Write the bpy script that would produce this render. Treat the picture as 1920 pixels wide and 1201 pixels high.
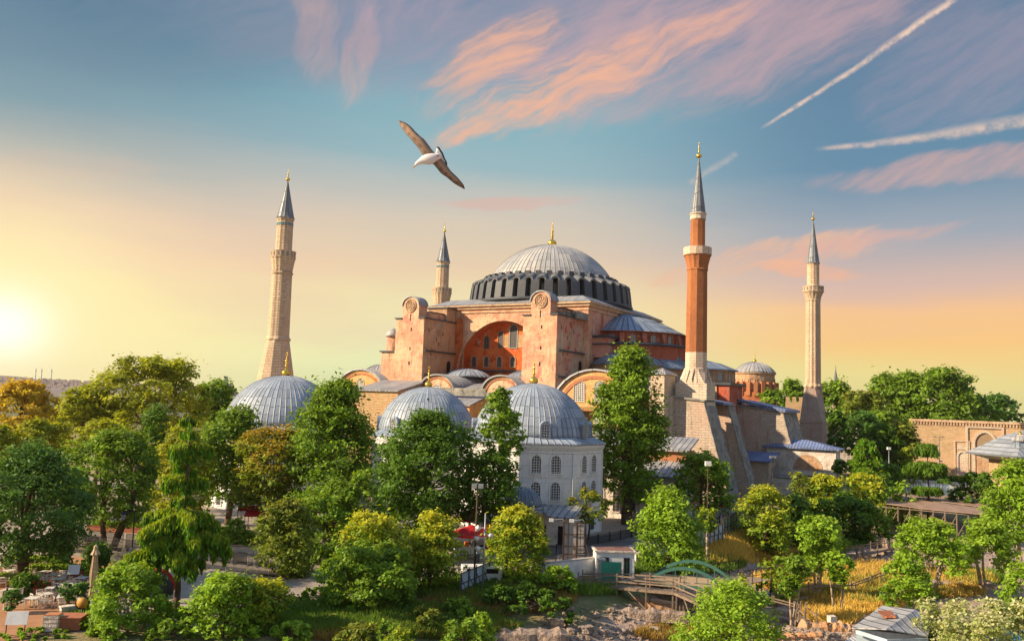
import bpy, bmesh, math, random
import numpy as np
from math import sin, cos, pi, radians, sqrt, atan2, tan
from mathutils import Vector, Matrix
random.seed(7); rng = np.random.default_rng(11)
S = bpy.context.scene
for _o in list(bpy.data.objects): bpy.data.objects.remove(_o)

# ------------------------------------------------------------------ camera
PITCH, ROLL, CAMZ, FOC = 5.6, 2.0, 17.0, 1600.0
cp, sp = cos(radians(PITCH)), sin(radians(PITCH))
FW = Vector((0, cp, sp)); UP0 = Vector((0, -sp, cp)); RT0 = Vector((1, 0, 0))
_r = radians(ROLL)
RT = cos(_r)*RT0 + sin(_r)*UP0; UP = -sin(_r)*RT0 + cos(_r)*UP0
CAM = Vector((0, 0, CAMZ))
cd = bpy.data.cameras.new('camera'); co = bpy.data.objects.new('camera', cd)
S.collection.objects.link(co); S.camera = co
cd.sensor_width = 36; cd.lens = 30.0; cd.clip_end = 20000; cd.clip_start = 0.5
M = Matrix((RT, UP, -FW)).transposed().to_4x4(); M.translation = CAM; co.matrix_world = M
S.render.resolution_x, S.render.resolution_y = 1024, 640
S.view_settings.view_transform = 'Standard'; S.view_settings.look = 'None'
S.view_settings.exposure = 0.95; S.view_settings.gamma = 1.0
try: S.cycles.max_bounces = 6; S.cycles.transparent_max_bounces = 8
except Exception: pass

def ray(x, y): return FW*FOC + RT*(x-960) - UP*(y-600.5)
def at(x, y, Y):                      # world point seen at photo pixel (x, y) at distance Y
    d = ray(x, y); return CAM + d*(Y/d.y)
def gz(x, y, z=0.0):                  # world point seen at photo pixel on the level z
    d = ray(x, y); return CAM + d*((z-CAMZ)/d.z)

# ------------------------------------------------------------------ node helpers
def NN(nt, kind, **kw):
    n = nt.nodes.new(kind)
    for k, v in kw.items():
        if k.startswith('i_'):
            key = k[2:]; key = int(key) if key.isdigit() else key
            n.inputs[key].default_value = v
        else: setattr(n, k, v)
    return n
class G:
    """tiny expression helper over a node tree"""
    def __init__(s, nt): s.nt = nt
    def _set(s, sock, v):
        if hasattr(v, 'is_output') or isinstance(v, bpy.types.NodeSocket): s.nt.links.new(v, sock)
        elif v is not None: sock.default_value = v
    def m(s, op, a, b=None, c=None, clamp=False):
        n = s.nt.nodes.new('ShaderNodeMath'); n.operation = op; n.use_clamp = clamp
        s._set(n.inputs[0], a)
        if b is not None: s._set(n.inputs[1], b)
        if c is not None: s._set(n.inputs[2], c)
        return n.outputs[0]
    def v(s, op, a, b=None, scale=None):
        n = s.nt.nodes.new('ShaderNodeVectorMath'); n.operation = op
        s._set(n.inputs[0], a)
        if b is not None: s._set(n.inputs[1], b)
        if scale is not None: s._set(n.inputs[3], scale)
        return n.outputs['Value'] if op in ('DOT_PRODUCT', 'LENGTH', 'DISTANCE') else n.outputs[0]
    def xyz(s, a):
        n = s.nt.nodes.new('ShaderNodeSeparateXYZ'); s._set(n.inputs[0], a); return n.outputs
    def vec(s, x, y, z=0.0):
        n = s.nt.nodes.new('ShaderNodeCombineXYZ')
        for i, q in enumerate((x, y, z)): s._set(n.inputs[i], q)
        return n.outputs[0]
    def noise(s, vec, scale, detail=4, rough=0.55, dist=0.0, col=False):
        n = s.nt.nodes.new('ShaderNodeTexNoise'); s._set(n.inputs['Vector'], vec)
        n.inputs['Scale'].default_value = scale; n.inputs['Detail'].default_value = detail
        n.inputs['Roughness'].default_value = rough; n.inputs['Distortion'].default_value = dist
        return n.outputs['Color'] if col else n.outputs['Fac']
    def ramp(s, fac, stops, interp='LINEAR'):
        n = s.nt.nodes.new('ShaderNodeValToRGB'); s._set(n.inputs[0], fac); cr = n.color_ramp
        cr.interpolation = interp
        while len(cr.elements) < len(stops): cr.elements.new(0.5)
        for e, (p, c) in zip(cr.elements, stops):
            e.position = p; e.color = (c[0], c[1], c[2], 1) if hasattr(c, '__len__') else (c, c, c, 1)
        return n.outputs[0]
    def mix(s, fac, a, b, mode='MIX'):
        n = s.nt.nodes.new('ShaderNodeMix'); n.data_type = 'RGBA'; n.blend_type = mode
        s._set(n.inputs[0], fac)
        for i, q in ((6, a), (7, b)):
            if isinstance(q, (tuple, list)): n.inputs[i].default_value = (q[0], q[1], q[2], 1)
            else: s._set(n.inputs[i], q)
        return n.outputs[2]
    def smooth(s, x, lo, hi):
        n = s.nt.nodes.new('ShaderNodeMapRange'); n.interpolation_type = 'SMOOTHSTEP'
        s._set(n.inputs[0], x); s._set(n.inputs[1], lo); s._set(n.inputs[2], hi)
        n.inputs[3].default_value = 0; n.inputs[4].default_value = 1
        return n.outputs[0]

def srgb(r, g, b):
    f = lambda c: (c/255/12.92) if c/255 <= 0.04045 else ((c/255+0.055)/1.055)**2.4
    return (f(r), f(g), f(b))

# ------------------------------------------------------------------ sky (world), direction based
W = bpy.data.worlds.new("World"); S.world = W; W.use_nodes = True
try: W.cycles.sampling_method = 'MANUAL'; W.cycles.sample_map_resolution = 128
except Exception: pass
nt = W.node_tree; nt.nodes.clear(); g = G(nt)
tc = nt.nodes.new('ShaderNodeTexCoord'); D = tc.outputs['Generated']
dx, dy, dz = g.xyz(D)[:3]
hyp = g.m('SQRT', g.m('ADD', g.m('MULTIPLY', dx, dx), g.m('MULTIPLY', dy, dy)))
ele = g.m('DIVIDE', dz, g.m('MAXIMUM', hyp, 0.02))          # tan(elevation)
azi = g.m('ARCTAN2', dx, dy)                                   # azimuth, 0 = ahead, + right
NC = g.noise(g.vec(azi, ele, 3.1), 9.0, 3, 0.55, col=True); wx, wy, wz = g.xyz(g.v('SUBTRACT', NC, (0.5, 0.5, 0.5)))[:3]
NB = g.noise(g.vec(g.m('MULTIPLY', azi, 1.6), g.m('MULTIPLY', ele, 8.0), 3.1), 1.3, 4, 0.5)
elw = g.m('ADD', ele, g.m('MULTIPLY', g.m('SUBTRACT', NB, 0.5), 0.08))
t = g.m('MULTIPLY', elw, 1.6, clamp=True)
SKL = [(0.0, srgb(255, 236, 172)), (0.07, srgb(255, 238, 170)), (0.18, srgb(255, 232, 168)), (0.25, srgb(252, 216, 172)),
       (0.31, srgb(228, 198, 176)), (0.38, srgb(176, 178, 176)), (0.48, srgb(120, 154, 170)), (0.64, srgb(86, 124, 150)), (0.84, srgb(74, 108, 138))]
SKC = [(0.0, srgb(214, 232, 176)), (0.06, srgb(232, 238, 184)), (0.16, srgb(240, 230, 178)), (0.26, srgb(234, 208, 172)),
       (0.35, srgb(204, 196, 184)), (0.45, srgb(152, 182, 190)), (0.56, srgb(132, 176, 188)), (0.70, srgb(112, 148, 172)), (0.85, srgb(98, 124, 152)), (1.0, srgb(116, 134, 160))]
SKR = [(0.0, srgb(232, 226, 150)), (0.06, srgb(240, 222, 146)), (0.125, srgb(250, 202, 132)), (0.19, srgb(246, 196, 146)),
       (0.245, srgb(212, 184, 172)), (0.32, srgb(158, 168, 180)), (0.44, srgb(104, 142, 168)), (0.60, srgb(98, 132, 160)), (0.75, srgb(98, 124, 152)), (0.88, srgb(104, 126, 156))]
cL, cC, cR = g.ramp(t, SKL), g.ramp(t, SKC), g.ramp(t, SKR)
sky = g.mix(g.smooth(azi, -0.52, -0.10), cL, cC); sky = g.mix(g.smooth(azi, 0.02, 0.40), sky, cR)
bank = g.m('MULTIPLY', g.smooth(NB, 0.50, 0.68), g.m('SUBTRACT', 1.0, g.smooth(ele, 0.08, 0.34)))
sky = g.mix(g.m('MULTIPLY', bank, 0.28), sky, srgb(226, 188, 176))
def box(x, lo, l2, h2, hi): return g.m('MULTIPLY', g.smooth(x, lo, l2), g.m('SUBTRACT', 1.0, g.smooth(x, h2, hi)))
ax = g.m('ADD', azi, g.m('MULTIPLY', wx, 0.07)); ay = g.m('ADD', ele, g.m('MULTIPLY', wy, 0.035))
def streak(ang, f, st, seed, det=6):
    c, s_ = cos(ang), sin(ang)
    p = g.m('ADD', g.m('MULTIPLY', ax, c), g.m('MULTIPLY', ay, s_)); q = g.m('SUBTRACT', g.m('MULTIPLY', ay, c), g.m('MULTIPLY', ax, s_))
    return g.noise(g.vec(g.m('MULTIPLY', p, f), g.m('MULTIPLY', q, f*st), seed), 1.0, det, 0.62)
N1 = g.m('ADD', g.m('MULTIPLY', streak(0.45, 5.0, 4.0, 1.0, 5), 0.6), g.m('MULTIPLY', streak(0.50, 16.0, 5.5, 4.0, 5), 0.4))
N2 = g.m('ADD', g.m('MULTIPLY', streak(1.35, 7.0, 3.5, 5.0, 4), 0.6), g.m('MULTIPLY', streak(1.30, 20.0, 4.5, 8.0, 3), 0.4))
def uv(x, y):
    d = ray(x, y); return atan2(d.x, d.y), d.z/sqrt(d.x*d.x+d.y*d.y)
def env(x, y, ang, su, sv, p0=0.1):
    u0, v0 = uv(x, y); a = g.m('SUBTRACT', ax, u0); b = g.m('SUBTRACT', ay, v0); c, s_ = cos(ang), sin(ang)
    p = g.m('DIVIDE', g.m('ADD', g.m('MULTIPLY', a, c), g.m('MULTIPLY', b, s_)), su)
    q = g.m('DIVIDE', g.m('SUBTRACT', g.m('MULTIPLY', b, c), g.m('MULTIPLY', a, s_)), sv)
    return g.m('SUBTRACT', 1.0, g.smooth(g.m('ADD', g.m('MULTIPLY', p, p), g.m('MULTIPLY', q, q)), p0, 1.0))
PCH, PNK, MAU = srgb(244, 182, 148), srgb(222, 176, 164), srgb(172, 156, 172)
for (x, y, ang, su, sv, lo, hi, N, col, k) in [
        (1080, 20, 0.05, 0.60, 0.17, 0.34, 0.98, N1, MAU, 0.60),
        (1300, 90, 0.20, 0.34, 0.11, 0.46, 0.86, N1, srgb(210, 170, 168), 0.52),
        (1110, 150, 0.42, 0.27, 0.050, 0.54, 0.92, N1, PCH, 0.92),
        (1000, 185, 0.50, 0.17, 0.030, 0.52, 0.88, N1, PCH, 0.85),
        (915, 120, 0.62, 0.13, 0.046, 0.50, 0.88, N1, PCH, 0.88),
        (590, 50, 1.75, 0.09, 0.040, 0.50, 0.98, N2, PNK, 0.62),
        (678, 110, 1.30, 0.09, 0.030, 0.50, 0.96, N2, PNK, 0.60),
        (740, 20, 0.6, 0.14, 0.07, 0.56, 0.96, N2, MAU, 0.7),
        (1830, 308, 0.05, 0.20, 0.024, 0.50, 0.84, N1, PNK, 0.60),
        (1450, 485, 0.16, 0.20, 0.026, 0.56, 0.82, N1, srgb(236, 186, 156), 0.80),
        (1500, 512, -0.1, 0.08, 0.014, 0.54, 0.78, N1, PCH, 0.70),
        (1620, 455, 0.20, 0.14, 0.012, 0.50, 0.78, N1, PNK, 0.50),
        (960, 378, 0.08, 0.12, 0.011, 0.50, 0.76, N1, PNK, 0.5),
        (1850, 120, 0.3, 0.16, 0.08, 0.45, 0.9, N1, MAU, 0.5),
        (110, 305, 0.10, 0.12, 0.020, 0.50, 0.95, N1, PNK, 0.22),
        (250, 40, 0.1, 0.35, 0.10, 0.40, 0.9, N1, srgb(116, 140, 160), 0.5)]:
    e = env(x, y, ang, su, sv, 0.0); a = g.m('MULTIPLY', g.m('MULTIPLY', g.smooth(g.m('ADD', N, g.m('MULTIPLY', e, 0.24)), lo, hi), g.smooth(e, 0.0, 0.6)), k)
    sky = g.mix(a, sky, col)
NF = g.noise(g.vec(azi, ele, 7.7), 85.0, 4, 0.6)
def trail(x0, y0, x1, y1, w0, w1, k=0.85):
    """a vapour trail between two sky directions, widening and broken up by wind"""
    a0, b0 = uv(x0, y0); a1, b1 = uv(x1, y1); L = math.hypot(a1-a0, b1-b0); c, s_ = (a1-a0)/L, (b1-b0)/L
    a = g.m('SUBTRACT', azi, a0); b = g.m('SUBTRACT', ele, b0)
    p = g.m('DIVIDE', g.m('ADD', g.m('MULTIPLY', a, c), g.m('MULTIPLY', b, s_)), L)
    q = g.m('SUBTRACT', g.m('MULTIPLY', b, c), g.m('MULTIPLY', a, s_))
    q = g.m('ADD', q, g.m('ADD', g.m('MULTIPLY', wz, 0.012), g.m('MULTIPLY', g.m('SUBTRACT', NF, 0.5), g.m('MULTIPLY', p, 0.012))))
    w = g.m('ADD', w0, g.m('MULTIPLY', p, w1-w0))
    core = g.m('SUBTRACT', 1.0, g.smooth(g.m('DIVIDE', g.m('ABSOLUTE', q), w), 0.0, 1.0))
    return g.m('MULTIPLY', g.m('MULTIPLY', core, g.smooth(NF, 0.08, 0.72)), g.m('MULTIPLY', box(p, -0.02, 0.10, 0.97, 1.05), k))
TRC = srgb(240, 208, 186)
for a in [(1428, 242, 1800, -12, 0.0032, 0.0062, 0.95), (1530, 282, 1990, 214, 0.004, 0.0125, 0.72), (1290, 345, 1380, 288, 0.006, 0.006, 0.35)]:
    sky = g.mix(trail(*a), sky, TRC)
u0, v0 = uv(5, 612)
d2 = g.m('ADD', g.m('POWER', g.m('SUBTRACT', azi, u0), 2.0), g.m('POWER', g.m('MULTIPLY', g.m('SUBTRACT', ele, v0), 1.2), 2.0))
for s2, col, k in ((0.035, srgb(255, 238, 180), 0.55), (0.010, srgb(255, 246, 190), 0.80), (0.0016, (1.25, 1.2, 1.0), 1.0)):
    sky = g.mix(g.m('MULTIPLY', g.m('EXPONENT', g.m('MULTIPLY', d2, -1.0/s2)), k), sky, col)
sky = g.mix(g.smooth(ele, 0.60, 0.95), sky, (0.34, 0.52, 0.86))                      # clear blue overhead, unseen above the frame, added for cool fill
sky = g.mix(g.m('MULTIPLY', g.smooth(g.m('ABSOLUTE', azi), 1.1, 1.9), g.smooth(ele, 0.0, 0.15)), sky, (0.31, 0.41, 0.60))      # and behind the viewer, likewise unseen fill for the fronts
sky = g.mix(g.smooth(ele, -0.03, 0.0), srgb(120, 120, 90), sky)
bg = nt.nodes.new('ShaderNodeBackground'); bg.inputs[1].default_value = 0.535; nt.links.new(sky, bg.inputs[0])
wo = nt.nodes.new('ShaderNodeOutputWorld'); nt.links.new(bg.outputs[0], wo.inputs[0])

# ------------------------------------------------------------------ sun: low, from the left
SUN_ELEV = 28.0
sl = bpy.data.lights.new('sun', 'SUN'); so = bpy.data.objects.new('sun', sl); S.collection.objects.link(so)
sl.energy = 5.0; sl.angle = radians(0.6); sl.color = (1.0, 0.80, 0.54)
sd = Vector((1.0*cos(radians(SUN_ELEV)), 0.17, -sin(radians(SUN_ELEV))))     # direction the light travels
so.rotation_euler = sd.to_track_quat('-Z', 'Y').to_euler()

# ------------------------------------------------------------------ object helpers
C = S.collection
def tag(o, label=None, cat=None, group=None, kind=None):
    if label: o['label'] = label
    if cat: o['category'] = cat
    if group: o['group'] = group
    if kind: o['kind'] = kind
    return o
def empty(name, loc=(0, 0, 0), rz=0.0, label=None, cat=None, group=None):
    o = bpy.data.objects.new(name, None); C.objects.link(o); o.location = loc; o.rotation_euler = (0, 0, rz)
    o.empty_display_size = 0.1
    return tag(o, label, cat, group)
def kids(o): return [c for c in bpy.data.objects if c.parent == o]
def copy_tree(o, parent=None):
    c = o.copy(); C.objects.link(c); c.parent = parent
    for ch in kids(o): copy_tree(ch, c)
    return c
class MB:
    def __init__(s): s.v = []; s.f = []; s.sm = []
    def add(s, vs, fs, smooth=False, mtx=None):
        b = len(s.v)
        s.v += [tuple(mtx @ Vector(q)) if mtx else tuple(q) for q in vs]
        s.f += [tuple(b+i for i in f) for f in fs]; s.sm += [smooth]*len(fs); return s
    def box(s, x0, x1, y0, y1, z0, z1, mtx=None):
        return s.add([(x0,y0,z0),(x1,y0,z0),(x1,y1,z0),(x0,y1,z0),(x0,y0,z1),(x1,y0,z1),(x1,y1,z1),(x0,y1,z1)],
                     [(0,3,2,1),(4,5,6,7),(0,1,5,4),(1,2,6,5),(2,3,7,6),(3,0,4,7)], mtx=mtx)
    def prism(s, poly, z0, z1, mtx=None):           # poly in xy, extruded in z
        n = len(poly); z1s = z1 if hasattr(z1, '__len__') else [z1]*n
        v = [(p[0], p[1], z0) for p in poly]+[(p[0], p[1], z) for p, z in zip(poly, z1s)]
        return s.add(v, [tuple(range(n))[::-1], tuple(range(n, 2*n))]+[(i, (i+1) % n, n+(i+1) % n, n+i) for i in range(n)], mtx=mtx)
    def extr(s, poly, a, b, mtx=None):              # poly in (x,z), extruded along y a..b
        n = len(poly)
        v = [(p[0], a, p[1]) for p in poly]+[(p[0], b, p[1]) for p in poly]
        return s.add(v, [tuple(range(n)), tuple(range(n, 2*n))[::-1]]+[(i, n+i, n+(i+1) % n, (i+1) % n) for i in range(n)], mtx=mtx)
    def extx(s, poly, a, b, mtx=None):              # poly in (y,z), extruded along x
        n = len(poly)
        v = [(a, p[0], p[1]) for p in poly]+[(b, p[0], p[1]) for p in poly]
        return s.add(v, [tuple(range(n)), tuple(range(n, 2*n))[::-1]]+[(i, n+i, n+(i+1) % n, (i+1) % n) for i in range(n)], mtx=mtx)
    def lathe(s, prof, n=32, c=(0, 0), a0=0.0, a1=2*pi, smooth=True, rmod=None, cap=True, phase=0.0):
        full = abs(a1-a0-2*pi) < 1e-6; m = n if full else n+1
        vs = []; fs = []
        for (r, z) in prof:
            for k in range(m):
                a = phase+a0+(a1-a0)*k/n; rr = r*(rmod(k) if rmod else 1)
                vs.append((c[0]+rr*cos(a), c[1]+rr*sin(a), z))
        for j in range(len(prof)-1):
            for k in range(n):
                k2 = (k+1) % m
                fs.append((j*m+k, j*m+k2, (j+1)*m+k2, (j+1)*m+k))
        if cap and full:
            fs.append(tuple(range(m))[::-1]); fs.append(tuple((len(prof)-1)*m+k for k in range(m)))
        return s.add(vs, fs, smooth)
    def tube(s, p0, p1, r0, r1=None, n=6, smooth=True):
        r1 = r0 if r1 is None else r1
        p0, p1 = Vector(p0), Vector(p1); d = (p1-p0)
        if d.length < 1e-6: return s
        d.normalize(); u = d.orthogonal().normalized(); w = d.cross(u)
        vs = [tuple(p0+(u*cos(2*pi*k/n)+w*sin(2*pi*k/n))*r0) for k in range(n)]+[tuple(p1+(u*cos(2*pi*k/n)+w*sin(2*pi*k/n))*r1) for k in range(n)]
        return s.add(vs, [(k, (k+1) % n, n+(k+1) % n, n+k) for k in range(n)]+[tuple(range(n))[::-1], tuple(range(n, 2*n))], smooth)
    def bar(s, p0, p1, w, h=None):                   # rectangular bar
        h = h or w; p0, p1 = Vector(p0), Vector(p1); d = (p1-p0)
        if d.length < 1e-6: return s
        d.normalize(); u = d.cross(Vector((0, 0, 1)))
        u = u.normalized() if u.length > 1e-3 else Vector((1, 0, 0)); q = u.cross(d)
        vs = []
        for p in (p0, p1):
            for a, b in ((-1,-1),(1,-1),(1,1),(-1,1)): vs.append(tuple(p+u*a*w/2+q*b*h/2))
        return s.add(vs, [(0,1,2,3),(7,6,5,4),(0,4,5,1),(1,5,6,2),(2,6,7,3),(3,7,4,0)])
    def ball(s, c, r, n=10, m=6, sc=(1, 1, 1)):
        vs = []; fs = []
        for j in range(m+1):
            for k in range(n):
                a = 2*pi*k/n; b = -pi/2+pi*j/m; rr = max(cos(b), 0.02)
                vs.append((c[0]+r*sc[0]*rr*cos(a), c[1]+r*sc[1]*rr*sin(a), c[2]+r*sc[2]*sin(b)))
        for j in range(m):
            for k in range(n): fs.append((j*n+k, j*n+(k+1) % n, (j+1)*n+(k+1) % n, (j+1)*n+k))
        return s.add(vs, fs, True)
    def build(s, name, mat, parent=None, label=None):
        me = bpy.data.meshes.new(name); me.from_pydata(s.v, [], s.f); me.update()
        if any(s.sm):
            me.polygons.foreach_set('use_smooth', s.sm)
        o = bpy.data.objects.new(name, me); C.objects.link(o)
        if mat: me.materials.append(mat)
        if parent: o.parent = parent
        if label: o['label'] = label
        return o

# ------------------------------------------------------------------ materials
def newmat(name):
    m = bpy.data.materials.new(name); m.use_nodes = True; nt = m.node_tree
    b = nt.nodes['Principled BSDF']; return m, nt, b, G(nt)
def wallvec(g):
    ge = g.nt.nodes.new('ShaderNodeNewGeometry')
    T = g.v('NORMALIZE', g.v('CROSS_PRODUCT', (0, 0, 1), ge.outputs['True Normal']))
    u = g.v('DOT_PRODUCT', ge.outputs['Position'], T); z = g.xyz(ge.outputs['Position'])[2]
    return ge.outputs['Position'], u, z
def bump(g, b, h, dist, strength=1.0):
    n = g.nt.nodes.new('ShaderNodeBump'); n.inputs['Distance'].default_value = dist; n.inputs['Strength'].default_value = strength
    g._set(n.inputs['Height'], h); g.nt.links.new(n.outputs[0], b.inputs['Normal'])
def stucco(name, c1, c2, c3=None, sc=0.18, stain=(0.20, 0.17, 0.15), ks=0.35, rough=0.9, kpatch=1.0):
    """weathered render: large colour patches, vertical rain streaks, fine grain"""
    m, nt, b, g = newmat(name); P, u, z = wallvec(g)
    col = g.mix(g.m('MULTIPLY', g.smooth(g.noise(P, sc, 5, 0.6), 0.38, 0.62), kpatch), c1, c2)
    if c3: col = g.mix(g.smooth(g.noise(g.v('ADD', P, (31, 7, 3)), sc*1.7, 6, 0.65), 0.56, 0.63), col, c3)
    st = g.noise(g.vec(g.m('MULTIPLY', u, 1.4), g.m('MULTIPLY', z, 0.13), 4.0), 1.0, 5, 0.65)
    col = g.mix(g.m('MULTIPLY', g.smooth(st, 0.50, 0.72), ks), col, stain)
    mid = g.noise(g.v('ADD', P, (11, 5, 9)), 0.55, 6, 0.7)
    col = g.mix(g.m('MULTIPLY', g.smooth(mid, 0.48, 0.64), 0.60), col, g.mix(1.0, col, (0.62, 0.55, 0.50), 'MULTIPLY'))
    pl = g.noise(g.v('ADD', P, (3, 17, 1)), 0.35, 7, 0.75)
    col = g.mix(g.m('MULTIPLY', g.smooth(pl, 0.60, 0.63), 0.75), col, (0.50, 0.40, 0.31))
    fine = g.noise(P, 3.5, 4, 0.6)
    col = g.mix(g.m('MULTIPLY', g.smooth(fine, 0.35, 0.75), 0.22), col, g.mix(1.0, col, (0.45, 0.42, 0.4), 'MULTIPLY'))
    nt.links.new(col, b.inputs['Base Color']); b.inputs['Roughness'].default_value = rough
    b.inputs['Specular IOR Level'].default_value = 0.15
    bump(g, b, g.m('ADD', fine, g.m('MULTIPLY', g.noise(P, 0.8, 4), 2.0)), 0.12); return m
def ashlar(name, c1, c2, mortar, bw=1.1, bh=0.42, ks=0.4, stain=(0.10, 0.09, 0.07), tint=None, msz=0.02, band=None):
    """coursed stone or brick"""
    m, nt, b, g = newmat(name); P, u, z = wallvec(g)
    wob = g.m('MULTIPLY', g.m('SUBTRACT', g.noise(P, 0.5, 3), 0.5), 0.12)
    br = nt.nodes.new('ShaderNodeTexBrick'); nt.links.new(g.vec(u, g.m('ADD', z, wob), 0.0), br.inputs['Vector'])
    br.inputs['Color1'].default_value = (*c1, 1); br.inputs['Color2'].default_value = (*c2, 1); br.inputs['Mortar'].default_value = (*mortar, 1)
    br.inputs['Scale'].default_value = 1.0; br.inputs['Brick Width'].default_value = bw; br.inputs['Row Height'].default_value = bh
    br.inputs['Mortar Size'].default_value = msz; br.inputs['Bias'].default_value = -0.1; br.inputs['Mortar Smooth'].default_value = 0.2
    col = br.outputs['Color']
    big = g.noise(P, 0.16, 5, 0.6)
    if tint: col = g.mix(g.m('MULTIPLY', g.smooth(big, 0.42, 0.66), 0.65), col, tint)
    st = g.noise(g.vec(g.m('MULTIPLY', u, 0.9), g.m('MULTIPLY', z, 0.15), 9.0), 1.0, 6, 0.65)
    col = g.mix(g.m('MULTIPLY', g.smooth(st, 0.52, 0.72), ks), col, stain)
    fine = g.noise(P, 2.5, 5, 0.65)
    col = g.mix(g.m('MULTIPLY', g.smooth(fine, 0.4, 0.8), 0.35), col, g.mix(1.0, col, (0.4, 0.38, 0.35), 'MULTIPLY'))
    nt.links.new(col, b.inputs['Base Color']); b.inputs['Roughness'].default_value = 0.92; b.inputs['Specular IOR Level'].default_value = 0.15
    bump(g, b, g.m('ADD', g.m('MULTIPLY', br.outputs['Fac'], -1.0), fine), 0.08); return m
def lead(name, c1, c2, n=36, cz=None, zh=2.2, rough=0.5, seam=0.55, linear=None):
    """lead sheet roofing with standing seams: radial about the object's origin, or parallel when linear = spacing"""
    m, nt, b, g = newmat(name); tc = nt.nodes.new('ShaderNodeTexCoord'); P = tc.outputs['Object']
    x, y, z = g.xyz(P)[:3]
    if linear: a = g.m('DIVIDE', g.m('ADD', x, 200.0) if linear > 0 else g.m('ADD', y, 200.0), abs(linear)); hz = g.m('DIVIDE', y if linear > 0 else x, 3.0)
    else: a = g.m('MULTIPLY', g.m('ADD', g.m('ARCTAN2', y, x), pi), n/(2*pi)); hz = g.m('DIVIDE', z, zh)
    fa = g.m('FRACT', a); ia = g.m('FLOOR', a)
    wn0 = nt.nodes.new('ShaderNodeTexWhiteNoise'); nt.links.new(g.vec(ia, 0.5, 0.5), wn0.inputs['Vector'])
    hz = g.m('ADD', hz, g.m('MULTIPLY', wn0.outputs['Value'], 0.18)); fz = g.m('FRACT', hz); iz = g.m('FLOOR', hz)
    wn = nt.nodes.new('ShaderNodeTexWhiteNoise'); nt.links.new(g.vec(ia, iz, 0.5), wn.inputs['Vector'])
    sv = g.m('SUBTRACT', 1.0, g.smooth(g.m('ABSOLUTE', g.m('SUBTRACT', fa, 0.5)), 0.34, 0.47)); sv = g.m('SUBTRACT', 1.0, sv)
    sh = g.smooth(g.m('ABSOLUTE', g.m('SUBTRACT', fz, 0.5)), 0.45, 0.49)
    big = g.noise(P, 0.22, 5, 0.6); wv = g.m('POWER', wn.outputs['Value'], 2.5)
    col = g.mix(g.smooth(big, 0.35, 0.65), c1, c2)
    col = g.mix(g.m('MULTIPLY', wv, 0.55), col, g.mix(1.0, c2, (0.42, 0.45, 0.50), 'MULTIPLY'))
    rn = g.noise(g.vec(g.m('MULTIPLY', a, 0.45), g.m('MULTIPLY', z, 0.12), 2.0), 1.0, 5, 0.65)
    col = g.mix(g.m('MULTIPLY', g.smooth(rn, 0.5, 0.72), 0.5), col, (0.24, 0.23, 0.22))
    ln = g.m('MAXIMUM', sv, g.m('MULTIPLY', sh, 0.6))
    col = g.mix(g.m('MULTIPLY', ln, seam), col, (0.035, 0.040, 0.050))
    col = g.mix(g.m('MULTIPLY', g.smooth(g.noise(P, 1.6, 6, 0.7), 0.5, 0.8), 0.35), col, (0.30, 0.28, 0.24))
    nt.links.new(col, b.inputs['Base Color']); b.inputs['Roughness'].default_value = rough; b.inputs['Specular IOR Level'].default_value = 0.35
    bump(g, b, g.m('ADD', g.m('MULTIPLY', ln, 1.0), g.m('MULTIPLY', g.noise(P, 1.2, 3), 0.5)), 0.10); return m
def plain(name, c, rough=0.7, metal=0.0, var=0.25, sc=1.5, bmp=0.02, spec=0.3):
    m, nt, b, g = newmat(name); tc = nt.nodes.new('ShaderNodeTexCoord')
    n = g.noise(tc.outputs['Object'], sc, 5, 0.6)
    col = g.mix(g.m('MULTIPLY', g.smooth(n, 0.3, 0.75), var), c, g.mix(1.0, c, (0.35, 0.33, 0.30), 'MULTIPLY'))
    nt.links.new(col, b.inputs['Base Color']); b.inputs['Roughness'].default_value = rough; b.inputs['Metallic'].default_value = metal
    b.inputs['Specular IOR Level'].default_value = spec
    if bmp: bump(g, b, n, bmp)
    return m
def lattice(name, glass, bar, sx, sz, wx=0.22, hexa=False):
    """window pane: bars or pierced plaster in front of dark glass"""
    m, nt, b, g = newmat(name); P, u, z = wallvec(g)
    if hexa:
        v = nt.nodes.new('ShaderNodeTexVoronoi'); v.feature = 'DISTANCE_TO_EDGE'; v.inputs['Scale'].default_value = 1/sx; v.inputs['Randomness'].default_value = 0.15
        nt.links.new(g.vec(u, z, 0.0), v.inputs['Vector']); f = g.m('LESS_THAN', v.outputs['Distance'], wx)
    else:
        f = g.m('MAXIMUM', g.m('LESS_THAN', g.m('FRACT', g.m('DIVIDE', u, sx)), wx), g.m('LESS_THAN', g.m('FRACT', g.m('DIVIDE', z, sz)), wx))
    nt.links.new(g.mix(f, glass, bar), b.inputs['Base Color']); b.inputs['Roughness'].default_value = 0.45
    bump(g, b, f, 0.06); return m
PINK = stucco('pink_plaster', (0.60, 0.31, 0.20), (0.68, 0.44, 0.28), (0.60, 0.24, 0.17), 0.2, (0.24, 0.17, 0.13), 0.62)
PINKS = stucco('rose_plaster', (0.60, 0.29, 0.22), (0.66, 0.38, 0.29), (0.56, 0.20, 0.14), 0.16, (0.20, 0.15, 0.13), 0.45)
TANP = stucco('tan_plaster', (0.52, 0.31, 0.18), (0.44, 0.28, 0.17), (0.42, 0.33, 0.24), 0.2, (0.16, 0.12, 0.09), 0.55)
SIDEP = stucco('patched_plaster', (0.50, 0.38, 0.27), (0.52, 0.26, 0.18), (0.48, 0.09, 0.05), 0.22, (0.12, 0.10, 0.09), 0.6)
REDP = stucco('red_plaster', (0.56, 0.12, 0.035), (0.60, 0.17, 0.055), (0.46, 0.09, 0.025), 0.15, (0.22, 0.06, 0.03), 0.3)
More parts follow.
